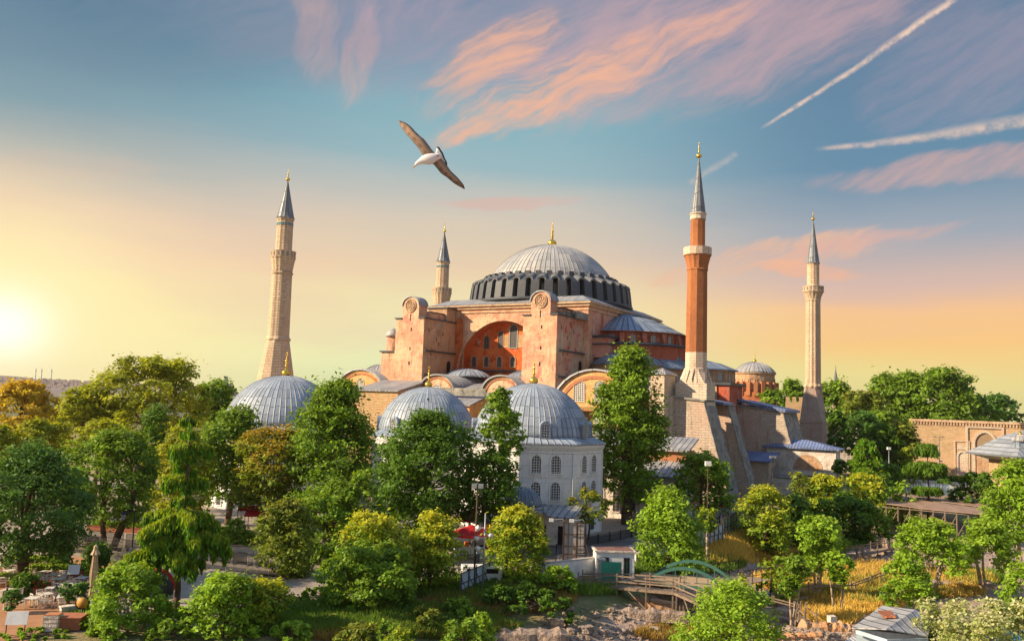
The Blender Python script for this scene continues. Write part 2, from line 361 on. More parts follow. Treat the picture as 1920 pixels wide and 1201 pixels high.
REDD = stucco('dull_red_plaster', (0.42, 0.12, 0.07), (0.44, 0.17, 0.11), (0.45, 0.25, 0.17), 0.18, (0.14, 0.09, 0.07), 0.5)
OCHR = stucco('ochre_plaster', (0.66, 0.34, 0.13), (0.70, 0.40, 0.18), None, 0.2, (0.28, 0.17, 0.09), 0.35)
CREAM = stucco('cream_cornice', (0.62, 0.44, 0.28), (0.55, 0.36, 0.23), None, 0.6, (0.18, 0.13, 0.10), 0.5)
STONE = ashlar('pale_ashlar', (0.52, 0.43, 0.34), (0.43, 0.34, 0.27), (0.33, 0.26, 0.20), 1.3, 0.48, 0.55, tint=(0.52, 0.34, 0.25), msz=0.03)
STONEG = ashlar('grey_ashlar', (0.44, 0.37, 0.31), (0.36, 0.29, 0.25), (0.22, 0.18, 0.15), 1.1, 0.42, 0.55, tint=(0.36, 0.24, 0.20), msz=0.03)
STONEM = ashlar('minaret_stone', (0.62, 0.47, 0.32), (0.52, 0.38, 0.26), (0.28, 0.2, 0.14), 1.2, 0.7, 0.35, (0.18, 0.13, 0.10), tint=(0.50, 0.35, 0.24), msz=0.02)
STONEW = ashlar('white_stone', (0.64, 0.54, 0.42), (0.58, 0.47, 0.36), (0.44, 0.35, 0.26), 1.2, 0.5, 0.35, tint=(0.58, 0.38, 0.28), msz=0.02)
BRICK = ashlar('red_brick', (0.47, 0.18, 0.075), (0.38, 0.135, 0.055), (0.26, 0.11, 0.06), 0.5, 0.22, 0.25, (0.2, 0.07, 0.04), tint=(0.52, 0.20, 0.08), msz=0.03)
RUBBLE = ashlar('rubble_stone', (0.60, 0.42, 0.22), (0.42, 0.27, 0.13), (0.26, 0.18, 0.11), 0.8, 0.35, 0.35, (0.25, 0.17, 0.1), tint=(0.55, 0.33, 0.18), msz=0.035)
GATEW = ashlar('gate_stone', (0.62, 0.44, 0.25), (0.50, 0.33, 0.18), (0.30, 0.2, 0.12), 0.9, 0.35, 0.25, (0.3, 0.2, 0.12), tint=(0.62, 0.40, 0.24), msz=0.03)
WEATH = stucco('weathered_coping', (0.20, 0.20, 0.19), (0.30, 0.28, 0.25), (0.10, 0.11, 0.09), 0.7, (0.42, 0.40, 0.36), 0.7)
LEADM = lead('dome_lead', (0.47, 0.44, 0.40), (0.36, 0.36, 0.36), 80, zh=2.0, seam=0.55)
LEADT = lead('mausoleum_lead', (0.34, 0.39, 0.46), (0.27, 0.32, 0.39), 64, zh=1.3, seam=0.45)
LEADS = lead('small_dome_lead', (0.40, 0.38, 0.36), (0.30, 0.30, 0.32), 28, zh=2.0)
LEADE = lead('blue_lead', (0.17, 0.22, 0.30), (0.22, 0.27, 0.34), 56, zh=2.5)
LEADF = lead('flat_lead', (0.34, 0.33, 0.33), (0.26, 0.27, 0.29), linear=0.9)
LEADG = lead('gable_lead', (0.34, 0.33, 0.33), (0.26, 0.27, 0.29), linear=-0.8)
LEADB = lead('spire_lead', (0.20, 0.22, 0.25), (0.14, 0.16, 0.19), 14, zh=3.0, rough=0.45)
LEADD = plain('drum_lead', (0.060, 0.068, 0.085), 0.5, var=0.5, sc=0.6)
BLUER = lead('blue_sheet_roof', (0.12, 0.17, 0.34), (0.16, 0.21, 0.38), linear=0.7)
GOLD = plain('gilt_metal', (0.90, 0.55, 0.08), 0.28, 1.0, 0.15)
MARBLE, _nt, _b, _g = newmat('veined_marble')
_P, _u, _z = wallvec(_g)
_br = NN(_nt, 'ShaderNodeTexBrick', i_Scale=1.0); _nt.links.new(_g.vec(_u, _z, 0.0), _br.inputs['Vector'])
_br.inputs['Brick Width'].default_value = 1.6; _br.inputs['Row Height'].default_value = 2.3; _br.inputs['Mortar Size'].default_value = 0.015
_br.inputs['Color1'].default_value = (0.76, 0.73, 0.70, 1); _br.inputs['Color2'].default_value = (0.62, 0.62, 0.63, 1); _br.inputs['Mortar'].default_value = (0.42, 0.40, 0.37, 1)
_v = _g.smooth(_g.noise(_g.vec(_g.m('ADD', _u, _z), _g.m('MULTIPLY', _g.m('SUBTRACT', _u, _z), 3.0), 2.0), 0.6, 5, 0.6, 1.5), 0.5, 0.7)
_c = _g.mix(_g.m('MULTIPLY', _v, 0.5), _br.outputs['Color'], (0.36, 0.38, 0.42))
_st = _g.smooth(_g.noise(_g.vec(_g.m('MULTIPLY', _u, 0.8), _g.m('MULTIPLY', _z, 0.1), 5.0), 1.0, 5, 0.6), 0.56, 0.75)
_c = _g.mix(_g.m('MULTIPLY', _st, 0.45), _c, (0.42, 0.32, 0.22)); _nt.links.new(_c, _b.inputs['Base Color']); _b.inputs['Roughness'].default_value = 0.6
WHITEP = stucco('white_plaster', (0.66, 0.60, 0.54), (0.58, 0.50, 0.43), None, 0.3, (0.26, 0.22, 0.18), 0.45)
PANE = lattice('barred_pane', (0.03, 0.035, 0.045), (0.60, 0.56, 0.50), 0.42, 0.42, 0.30)
PANED = lattice('dark_pane', (0.02, 0.022, 0.03), (0.16, 0.13, 0.11), 0.5, 0.5, 0.16)
PANEH = lattice('pierced_pane', (0.035, 0.04, 0.06), (0.62, 0.60, 0.57), 0.34, 0.34, 0.10, True)
GREYF = plain('grey_window_frame', (0.34, 0.32, 0.30), 0.7)
FRAMEW = plain('white_frame', (0.62, 0.55, 0.47), 0.8)
TRIMB = plain('brick_trim', (0.42, 0.17, 0.08), 0.85)
DARK = plain('dark_opening', (0.015, 0.013, 0.012), 0.9, bmp=0)
BLACKM = plain('black_iron', (0.02, 0.02, 0.022), 0.45, 0.5)
IRON = plain('rusty_iron', (0.09, 0.05, 0.035), 0.7, 0.3, 0.4)
GALV = plain('galvanised_steel', (0.34, 0.35, 0.37), 0.45, 0.5)
WHITE = plain('white_paint', (0.72, 0.71, 0.69), 0.5, var=0.3)
BLUEW = plain('pale_blue_paint', (0.42, 0.52, 0.60), 0.5, var=0.35)
REDC = plain('red_canvas', (0.40, 0.010, 0.012), 0.8, var=0.3)
ORANGE = plain('orange_canvas', (0.62, 0.18, 0.05), 0.8)
BEIGE = plain('beige_canvas', (0.50, 0.36, 0.22), 0.9, var=0.3, sc=4)
WOODG = plain('grey_timber', (0.26, 0.19, 0.14), 0.85, var=0.5, sc=3)
BARK = plain('bark', (0.13, 0.085, 0.055), 0.95, var=0.5, sc=3, bmp=0.06)
BARKP = plain('pale_bark', (0.36, 0.28, 0.20), 0.9, var=0.4, sc=3, bmp=0.04)
TERRA = plain('terracotta', (0.36, 0.13, 0.07), 0.85, var=0.35)
GREENM = plain('green_steel', (0.06, 0.16, 0.13), 0.45, 0.2, 0.35)
GREENF = plain('green_fence_paint', (0.05, 0.33, 0.22), 0.5)
TILE = plain('red_roof_tile', (0.42, 0.12, 0.06), 0.85, var=0.4)
ROCK = plain('ruin_stone', (0.36, 0.27, 0.21), 0.95, var=0.85, sc=2.6, bmp=0.3)
ROCKB = ashlar('ruin_brick', (0.60, 0.30, 0.12), (0.52, 0.36, 0.22), (0.35, 0.25, 0.18), 0.5, 0.14, 0.3, msz=0.03, tint=(0.62, 0.24, 0.06))
SHEET = lead('tin_sheet', (0.42, 0.40, 0.39), (0.33, 0.33, 0.34), linear=1.0, seam=0.5)
RUST = lead('rusty_sheet', (0.42, 0.13, 0.04), (0.30, 0.09, 0.03), linear=0.25, seam=0.6)
CORR = lead('striped_sheet', (0.62, 0.62, 0.64), (0.5, 0.5, 0.54), linear=0.33, seam=0.92)
TARP = plain('blue_tarpaulin', (0.02, 0.30, 0.62), 0.45, var=0.5, sc=2.5, bmp=0.1)
NET = plain('dark_netting', (0.045, 0.055, 0.052), 0.8, var=0.4)
SKIN = plain('skin', (0.42, 0.24, 0.16), 0.6)
def cloth(n, c): return plain(n, c, 0.85)

# ------------------------------------------------------------------ terrain
BX = [(-400, 60), (300, 62), (560, 66), (800, 75), (915, 82), (1120, 89), (1215, 97), (1400, 126), (1470, 150), (1560, 158), (1700, 165), (1920, 170), (2600, 170)]
def bnd(px):
    for (a, ya), (b, yb) in zip(BX, BX[1:]):
        if a <= px <= b: return ya+(yb-ya)*(px-a)/(b-a)
    return BX[0][1] if px < BX[0][0] else BX[-1][1]
def hn(x, y, s, k):
    return sin(x*s+k)*cos(y*s*1.13+k*2.1)+0.5*sin(x*s*2.3+k*3)*cos(y*s*2.1-k)
def hgt(x, y):
    if y < 5: return -5.0
    px = 960+1600*x/y; d = bnd(px)-y           # > 0 inside the dig
    if d <= 0: return 0.0
    t = min(d/26.0, 1.0); t = t*t*(3-2*t); depth = -2.7*min(1.0, max(0.0, (px-520)/300))-0.3
    return depth*t+t*0.35*hn(x, y, 0.45, 1.7)+t*0.12*hn(x, y, 1.7, 0.3)
def onh(px, py, z=0.0): return Vector(onh_np([px], [py])[0])
def hgt_np(x, y):
    px = 960+1600*x/np.maximum(y, 5); d = np.interp(px, [q[0] for q in BX], [q[1] for q in BX])-y
    t = np.clip(d/26.0, 0, 1); t = t*t*(3-2*t); dep = -2.7*np.clip((px-520)/300, 0, 1)-0.3
    f = lambda s_, k: np.sin(x*s_+k)*np.cos(y*s_*1.13+k*2.1)+0.5*np.sin(x*s_*2.3+k*3)*np.cos(y*s_*2.1-k)
    return dep*t+t*0.35*f(0.45, 1.7)+t*0.12*f(1.7, 0.3)
def onh_np(px, py):                            # terrain points seen at pixels (arrays)
    px, py = np.asarray(px, float), np.asarray(py, float)
    d = np.array(FW)[None]*FOC+np.array(RT)[None]*(px-960)[:, None]-np.array(UP)[None]*(py-600.5)[:, None]; d = d/d[:, 1:2]
    lo = np.full(len(px), 40.0); hi = np.full(len(px), 600.0); Y = np.full(len(px), 50.0); done = np.zeros(len(px), bool)
    for _ in range(300):
        z = CAMZ+d[:, 2]*Y; below = z < hgt_np(d[:, 0]*Y, Y)
        hi = np.where(below & ~done, Y, hi); done |= below; lo = np.where(done, lo, Y); Y = np.where(done, Y, Y*1.008)
    for _ in range(14):
        m_ = (lo+hi)/2; b_ = CAMZ+d[:, 2]*m_ < hgt_np(d[:, 0]*m_, m_); hi = np.where(b_, m_, hi); lo = np.where(b_, lo, m_)
    x, y = d[:, 0]*hi, hi; return np.stack([x, y, hgt_np(x, y)], 1)
def grid(name, xs, ys, fz, mat):
    nx, ny = len(xs), len(ys)
    v = [(x, y, fz(x, y)) for y in ys for x in xs]
    f = [(j*nx+i, j*nx+i+1, (j+1)*nx+i+1, (j+1)*nx+i) for j in range(ny-1) for i in range(nx-1)]
    b = MB(); b.add(v, f, True); return b.build(name, mat)
GRD, _nt, _b, _g = newmat('dry_ground')
_ge = _nt.nodes.new('ShaderNodeNewGeometry'); _P = _ge.outputs['Position']; _gx, _gy, _gzz = _g.xyz(_P)[:3]
_n1 = _g.noise(_P, 0.09, 6, 0.62); _n2 = _g.noise(_P, 0.9, 6, 0.7); _n3 = _g.noise(_P, 4.0, 5, 0.7)
_c = _g.mix(_g.smooth(_n1, 0.40, 0.58), (0.11, 0.13, 0.035), (0.27, 0.20, 0.09))
_rub = _g.mix(_g.smooth(_n2, 0.40, 0.62), (0.26, 0.21, 0.185), (0.52, 0.34, 0.23))
_rub = _g.mix(_g.smooth(_n3, 0.52, 0.72), _rub, (0.50, 0.42, 0.34))
_c = _g.mix(_g.m('SUBTRACT', 1.0, _g.smooth(_gzz, -2.0, -1.2)), _c, _rub)
_c = _g.mix(_g.smooth(_gy, 330, 700), _c, (0.07, 0.09, 0.035))
_nt.links.new(_c, _b.inputs['Base Color']); _b.inputs['Roughness'].default_value = 0.95
bump(_g, _b, _g.m('ADD', _n2, _g.m('MULTIPLY', _n3, 0.5)), 0.35)
xs = sorted(set([-3900, -2500, -1200, -600, -350, -200, -140, -100]+list(np.arange(-72, 110, 0.9))+[125, 160, 200, 300, 600, 1200, 2500, 3900]))
ys = [-300, -50, 20, 40]+list(np.arange(50, 180, 1.0))+[190, 220, 260, 320, 420, 600, 1000, 2000, 3000, 4000]
tag(grid('ground', xs, ys, hgt, GRD), kind='structure')
def slab(name, pts, z, mat, th=0.03):
    b = MB(); b.prism([(p[0], p[1]) for p in pts], z-th, z); return tag(b.build(name, mat), kind='structure')
PAVE, _nt, _b, _g = newmat('stone_paving')
_P, _u, _z = wallvec(_g)
_br = NN(_nt, 'ShaderNodeTexBrick', i_Scale=1.0); _nt.links.new(_P, _br.inputs['Vector'])
_br.inputs['Brick Width'].default_value = 0.9; _br.inputs['Row Height'].default_value = 0.5; _br.inputs['Mortar Size'].default_value = 0.02
_br.inputs['Color1'].default_value = (0.36, 0.29, 0.22, 1); _br.inputs['Color2'].default_value = (0.27, 0.22, 0.175, 1); _br.inputs['Mortar'].default_value = (0.16, 0.13, 0.11, 1)
_c = _g.mix(_g.m('MULTIPLY', _g.smooth(_g.noise(_P, 0.25, 5), 0.4, 0.7), 0.4), _br.outputs['Color'], (0.18, 0.15, 0.13)); _nt.links.new(_c, _b.inputs['Base Color']); _b.inputs['Roughness'].default_value = 0.8
ASPH = plain('asphalt', (0.11, 0.105, 0.10), 0.85, var=0.4, sc=0.5)
KERB = plain('kerb_stone', (0.42, 0.38, 0.34), 0.85)
TERR = plain('terrace_tiles', (0.40, 0.20, 0.10), 0.7, var=0.4, sc=1.0)
slab('plaza', [gz(x, y) for x, y in [(-500, 1196), (520, 1180), (800, 1098), (925, 1075), (1110, 1050), (1215, 1022), (1400, 960), (1200, 930), (-500, 870)]], 0.02, PAVE)
slab('street', [gz(x, y) for x, y in [(930, 1062), (1110, 1040), (1215, 1012), (1400, 958), (1330, 945), (1150, 1000), (960, 1030)]], 0.03, ASPH, 0.006)
slab('terrace', [gz(x, y) for x, y in [(-300, 1290), (60, 1201), (200, 1120), (262, 1060), (120, 1042), (-300, 1040)]], 0.10, TERR, 0.05)
slab('square', [gz(x, y) for x, y in [(1640, 898), (1700, 912), (2100, 930), (2100, 885), (1700, 872), (1600, 868)]], 0.02, plain('pale_paving', (0.40, 0.33, 0.28), 0.85, var=0.3, sc=0.4))

# ==================================================================== helpers for architecture
def frame(p, nrm):      # matrix: x = along wall (right as seen from outside), y = out of the wall, z = up
    nrm = Vector((nrm[0], nrm[1], 0)).normalized(); tx = Vector((0, 0, 1)).cross(nrm)
    m = Matrix((tx, nrm, Vector((0, 0, 1)))).transposed().to_4x4(); m.translation = Vector(p); return m
def archpts(w, h, pointed=False, n=10, r=None):
    """outline from bottom left round to bottom right; h = full height"""
    hw = w/2
    if not pointed:
        rz = r or hw; return [(-hw, 0)]+[(-hw*cos(pi*k/n), h-rz+rz*sin(pi*k/n)) for k in range(n+1)]+[(hw, 0)]
    rise = hw*1.25; zs = h-rise; R = (hw*hw+rise*rise)/(2*hw); a1 = math.asin(rise/R)
    L = [(hw-hw-hw+R-R*cos(a1*k/(n//2)), zs+R*sin(a1*k/(n//2))) for k in range(n//2+1)]
    return [(-hw, 0)]+L+[(-x, z) for x, z in L[::-1][1:]]+[(hw, 0)]
def window(parent, p, nrm, w, h, fmat, pmat, ft=0.25, dep=0.12, pointed=False, label=None, name='window'):
    """raised surround as the part, pane as its sub-part"""
    mt = frame(p, nrm); I = archpts(w, h, pointed); O = archpts(w+2*ft, h+ft, pointed); n = len(I)
    b = MB(); vs = [(x, 0, z) for x, z in O]+[(x, dep, z) for x, z in O]+[(x, dep, z) for x, z in I]+[(x, 0, z) for x, z in I]
    fs = []
    for i in range(n-1):
        for a in range(3): fs.append((a*n+i, a*n+i+1, (a+1)*n+i+1, (a+1)*n+i))
    b.add(vs, fs, mtx=mt)
    b.box(-w/2-ft, w/2+ft, 0, dep*1.4, -ft*0.7, 0, mt)
    o = b.build(name, fmat, parent, label)
    q = MB(); q.add([(x, 0.03, z) for x, z in I], [tuple(range(n))], mtx=mt); q.build('pane', pmat, o); return o
def plate(parent, name, p, nrm, poly, dep, mat, label=None):
    b = MB(); mt = frame(p, nrm); n = len(poly)
    b.add([(x, 0, z) for x, z in poly]+[(x, dep, z) for x, z in poly], [tuple(range(n, 2*n))]+[(i, (i+1) % n, n+(i+1) % n, n+i) for i in range(n)], mtx=mt)
    return b.build(name, mat, parent, label)
def archwall(b, p, nrm, x0, x1, z0, z1, cx, r, zs, dep, n=20, mtx=None):
    """wall slab from x0..x1, z0..z1 with a round-headed opening centred on cx, springing at zs; dep = thickness behind the face"""
    mt = frame(p, nrm)
    pts = [(cx-r, z0)]+[(cx-r*cos(pi*k/n), zs+r*sin(pi*k/n)) for k in range(n+1)]+[(cx+r, z0)]
    top = [(cx-r, z1)]+[(q[0], z1) for q in pts[1:-1]]+[(cx+r, z1)]
    m = len(pts)
    for i in range(m-1):
        a, c = pts[i], pts[i+1]
        if i not in (0, m-2): b.add([(a[0], 0, a[1]), (c[0], 0, c[1]), (c[0], 0, z1), (a[0], 0, z1)], [(0, 1, 2, 3)], mtx=mt)
        b.add([(a[0], 0, a[1]), (c[0], 0, c[1]), (c[0], -dep, c[1]), (a[0], -dep, a[1])], [(0, 1, 2, 3)], mtx=mt)
    for (a, c) in ((x0, cx-r), (cx+r, x1)): b.box(a, c, -dep, 0, z0, z1, mt)
    b.add([(cx-r, 0, z1), (cx+r, 0, z1), (cx+r, -dep, z1), (cx-r, -dep, z1)], [(0, 1, 2, 3)], mtx=mt)
def domeprof(r, h, z0, n=10, tip=0.05):
    R = (r*r+h*h)/(2*h); a1 = math.asin(min(1, r/R)) if h <= r else pi-math.asin(r/R)
    return [(max(R*sin(a1*(1-k/n)), tip), z0+h-R+R*cos(a1*(1-k/n))) for k in range(n+1)]
def ribdome(b, r, h, z0, ribs, c=(0, 0), rh=0.10, rw=0.09, a0=0.0, a1=2*pi, n=12):
    """dome shell with standing seams modelled as raised ribs"""
    b.lathe(domeprof(r, h, z0, n), ribs, c, a0, a1, True)
    prof = domeprof(r, h, z0, n)
    for k in range(ribs+(0 if abs(a1-a0-2*pi) < 1e-6 else 1)):
        a = a0+(a1-a0)*k/ribs; lim = len(prof)-2 if k % 2 == 0 else len(prof)-4
        tx, ty = -sin(a), cos(a); vs = []; fs = []
        for (rr, z) in prof[:lim+1]:
            w = rw; cx, cy = c[0]+rr*cos(a), c[1]+rr*sin(a); q = rr+rh
            vs += [(cx+tx*w, cy+ty*w, z-0.02), (c[0]+q*cos(a), c[1]+q*sin(a), z+rh*0.6), (cx-tx*w, cy-ty*w, z-0.02)]
        for j in range(lim):
            fs += [(3*j, 3*j+3, 3*j+4, 3*j+1), (3*j+1, 3*j+4, 3*j+5, 3*j+2)]
        b.add(vs, fs)
def finial(parent, c, z, h, name='finial'):
    """gilt finial: fluted bulb, stem with balls, small crescent"""
    b = MB(); s = h
    b.lathe([(0.05*s, z-0.01*s), (0.15*s, z+0.02*s), (0.185*s, z+0.09*s), (0.17*s, z+0.16*s), (0.11*s, z+0.22*s), (0.05*s, z+0.27*s), (0.028*s, z+0.34*s)], 24, c, rmod=lambda k: 1.0 if k % 2 else 0.9)
    for (q, r) in ((0.40, 0.062), (0.50, 0.048), (0.60, 0.056), (0.70, 0.036), (0.78, 0.03)):
        b.ball((c[0], c[1], z+q*s), r*s, 10, 6)
    b.tube((c[0], c[1], z+0.3*s), (c[0], c[1], z+0.84*s), 0.016*s, 0.012*s)
    for k in range(8):
        a, d = 2*pi*k/9-pi*0.28, 2*pi*(k+1)/9-pi*0.28
        b.tube((c[0]+0.045*s*cos(a), c[1], z+0.89*s+0.045*s*sin(a)), (c[0]+0.045*s*cos(d), c[1], z+0.89*s+0.045*s*sin(d)), 0.010*s, n=5)
    b.tube((c[0], c[1], z+0.9*s), (c[0], c[1], z+s), 0.008*s, 0.003*s)
    return b.build(name, GOLD, parent)
LA = radians(31.0); OX, OY = 9.6, 216.0
def lw(e, n, z=0.0): return Vector((OX+e*cos(LA)+n*sin(LA), OY-e*sin(LA)+n*cos(LA), z))

# ==================================================================== THE GREAT DOMED MOSQUE (local x = east, y = north)
MQ = empty('domed_mosque', (OX, OY, 0), -LA, 'vast salmon-pink domed mosque with grey ribbed main dome and golden finial, rising behind the mausoleums', 'mosque')
HW = 21.0; ZT = 40.4; TNP = -18.4; AC = -1.0
b = MB(); b.box(-HW, HW, TNP, HW, 0, ZT-0.6)
b.build('central_block', PINKS, MQ)
b = MB(); archwall(b, (0, -HW, 0), (0, -1), -HW, HW, 18, ZT-0.6, -AC*-1, 12.0, 24.3, HW+TNP-0.01, 28)
b.build('arch_wall', PINK, MQ)
b = MB(); I = [(-12.0*cos(pi*k/28), 24.3+12.0*sin(pi*k/28)) for k in range(29)]
mt = frame((AC, -HW, 0), (0, -1)); vs = []; fs = []
for (x, z) in [(-12.0, 18)]+I+[(12.0, 18)]:
    q = 0.985; zz = 24.3+(z-24.3)*q if z > 20 else z
    vs += [(x*q, 0.02, zz), (x*q, -(HW+TNP)+0.02, zz)]
fs = [(2*i, 2*i+2, 2*i+3, 2*i+1) for i in range(len(vs)//2-1)]; b.add(vs, fs, mtx=mt)
b.add([(x*1.004, -(HW+TNP)+0.03, z) for x, z in [(-12.0, 18)]+I+[(12.0, 18)]], [tuple(range(31))], mtx=mt)
b.build('tympanum', REDP, MQ)
b = MB(); 
for k in range(28):   # archivolt ring
    a, d = pi*k/28, pi*(k+1)/28
    vs = []
    for t_ in (a, d):
        for (r, y) in ((12.0, 0.0), (12.0, 0.18), (12.55, 0.18), (12.55, 0.0)): vs.append((-r*cos(t_), y, 24.3+r*sin(t_)))
    b.add(vs, [(0,4,5,1), (1,5,6,2), (2,6,7,3)], mtx=mt)
b.build('arch_ring', PINK, MQ)
b = MB()
for (z0, z1, o) in ((ZT-2.1, ZT-1.8, 0.25), (ZT-1.2, ZT-0.6, 0.45), (ZT-0.6, ZT-0.2, 0.9)):
    b.box(-HW-o, HW+o, -HW-o, -HW+0.02, z0, z1); b.box(HW-0.02, HW+o, -HW+0.02, HW+o, z0, z1); b.box(-HW-o, -HW+0.02, -HW+0.02, HW+o, z0, z1)
b.build('cornice', CREAM, MQ)
b = MB(); o = 1.0
b.add([(-HW-o, -HW-o, ZT-0.2), (HW+o, -HW-o, ZT-0.2), (HW+o, HW+o, ZT-0.2), (-HW-o, HW+o, ZT-0.2), (-18, -18, ZT+1.6), (18, -18, ZT+1.6), (18, 18, ZT+1.6), (-18, 18, ZT+1.6)],
      [(0,3,2,1), (4,5,6,7), (0,1,5,4), (1,2,6,5), (2,3,7,6), (3,0,4,7)])
b.build('roof', LEADF, MQ)
for (x, z, w, h) in ((-6.9, 30.0, 1.5, 3.0), (-3.0, 30.2, 1.4, 4.0), (0.5, 30.2, 1.9, 5.4), (4.4, 30.2, 1.4, 4.0)):
    window(MQ, (x, TNP-0.03, z), (0, -1), w, h, TRIMB if w < 1.9 else GREYF, PANED, 0.22, 0.15)
for x in (-10.3, -6.8, -3.2, 0.5, 4.2):
    window(MQ, (x, TNP-0.03, 25.7), (0, -1), 1.25, 2.4, TANP, PANED, 0.22, 0.15)
for (x0, x1) in ((-2.1, -0.8), (1.8, 3.4)):
    plate(MQ, 'brick_panel', ((x0+x1)/2, TNP-0.03, 30.2), (0, -1), [(-(x1-x0)/2, 0), ((x1-x0)/2, 0), ((x1-x0)/2, 3.0), (-(x1-x0)/2, 3.0)], 0.08, RUBBLE)
b = MB(); b.box(-12.9, 11, TNP-1.0, TNP-0.05, 24.5, 24.9); b.build('ledge', LEADD, MQ)
# small bricked up window and hooks on the east flank of the block
window(MQ, (HW, -13.8, 34.4), (1, 0), 1.3, 4.0, PINKS, REDD, 0.2, 0.1)
# --- drum and main dome
b = MB(); b.lathe([(20.9, ZT+0.9), (20.9, 42.0), (17.7, 42.2), (17.7, 46.6), (16.3, 48.0), (15.8, 48.2)], 80)
b.build('drum', LEADD, MQ)
bb = MB(); bb.extx([(-0.62, 0), (0.62, 0), (0.62, 1), (-0.62, 1)], 0, 1) if False else None
prof = [(17.6, 41.9), (20.7, 41.9), (20.2, 45.9), (19.8, 46.2), (16.1, 48.0), (15.9, 46)]
bb.v = []; bb.f = []; bb.sm = []; bb.extr(prof, -0.98, 0.98); bb.box(16.0, 17.1, -0.62, 0.62, 47.3, 48.7)
proto = bb.build('drum_buttress', plain('drum_pier_lead', (0.085, 0.092, 0.108), 0.55, var=0.5, sc=0.7), MQ)
for k in range(1, 40):
    c = proto.copy(); C.objects.link(c); c.parent = MQ; c.rotation_euler = (0, 0, 2*pi*k/40)
w0 = window(MQ, (17.72*cos(pi/40), 17.72*sin(pi/40), 42.6), (cos(pi/40), sin(pi/40)), 1.05, 2.9, LEADD, PANE, 0.12, 0.1, name='drum_window')
hd = MB()
for k in range(8):
    a, d = pi*k/8, pi*(k+1)/8; ph = pi/40
    for (r, q) in ((1.15, 0), ): 
        P = []
        for t_ in (a, d):
            for dep in (17.2, 20.0): 
                lx, lz = -r*0.62*cos(t_), 46.0+r*0.55*sin(t_)+(19.6-dep)*0.38; P.append((dep*cos(ph)-lx*sin(ph), dep*sin(ph)+lx*cos(ph), lz))
            for dep in (17.2, 20.1):
                lx, lz = -(r*0.62+0.34)*cos(t_), 46.2+(r*0.55+0.3)*sin(t_)+(19.6-dep)*0.38; P.append((dep*cos(ph)-lx*sin(ph), dep*sin(ph)+lx*cos(ph), lz))
        hd.add(P, [(0,1,5,4), (2,6,7,3), (1,3,7,5)])
h0 = hd.build('window_hood', plain('hood_lead', (0.13, 0.135, 0.145), 0.55, var=0.4), MQ)
for k in range(1, 40):
    for src in (w0, h0):
        c = src.copy(); C.objects.link(c); c.parent = MQ; c.rotation_euler = (0, 0, 2*pi*k/40)
        for ch in kids(src):
            d = ch.copy(); C.objects.link(d); d.parent = c
b = MB(); ribdome(b, 16.2, 10.2, 47.6, 80, n=14, rh=0.035, rw=0.05); b.build('dome', LEADM, MQ)
finial(MQ, (0, 0), 57.7, 6.4)
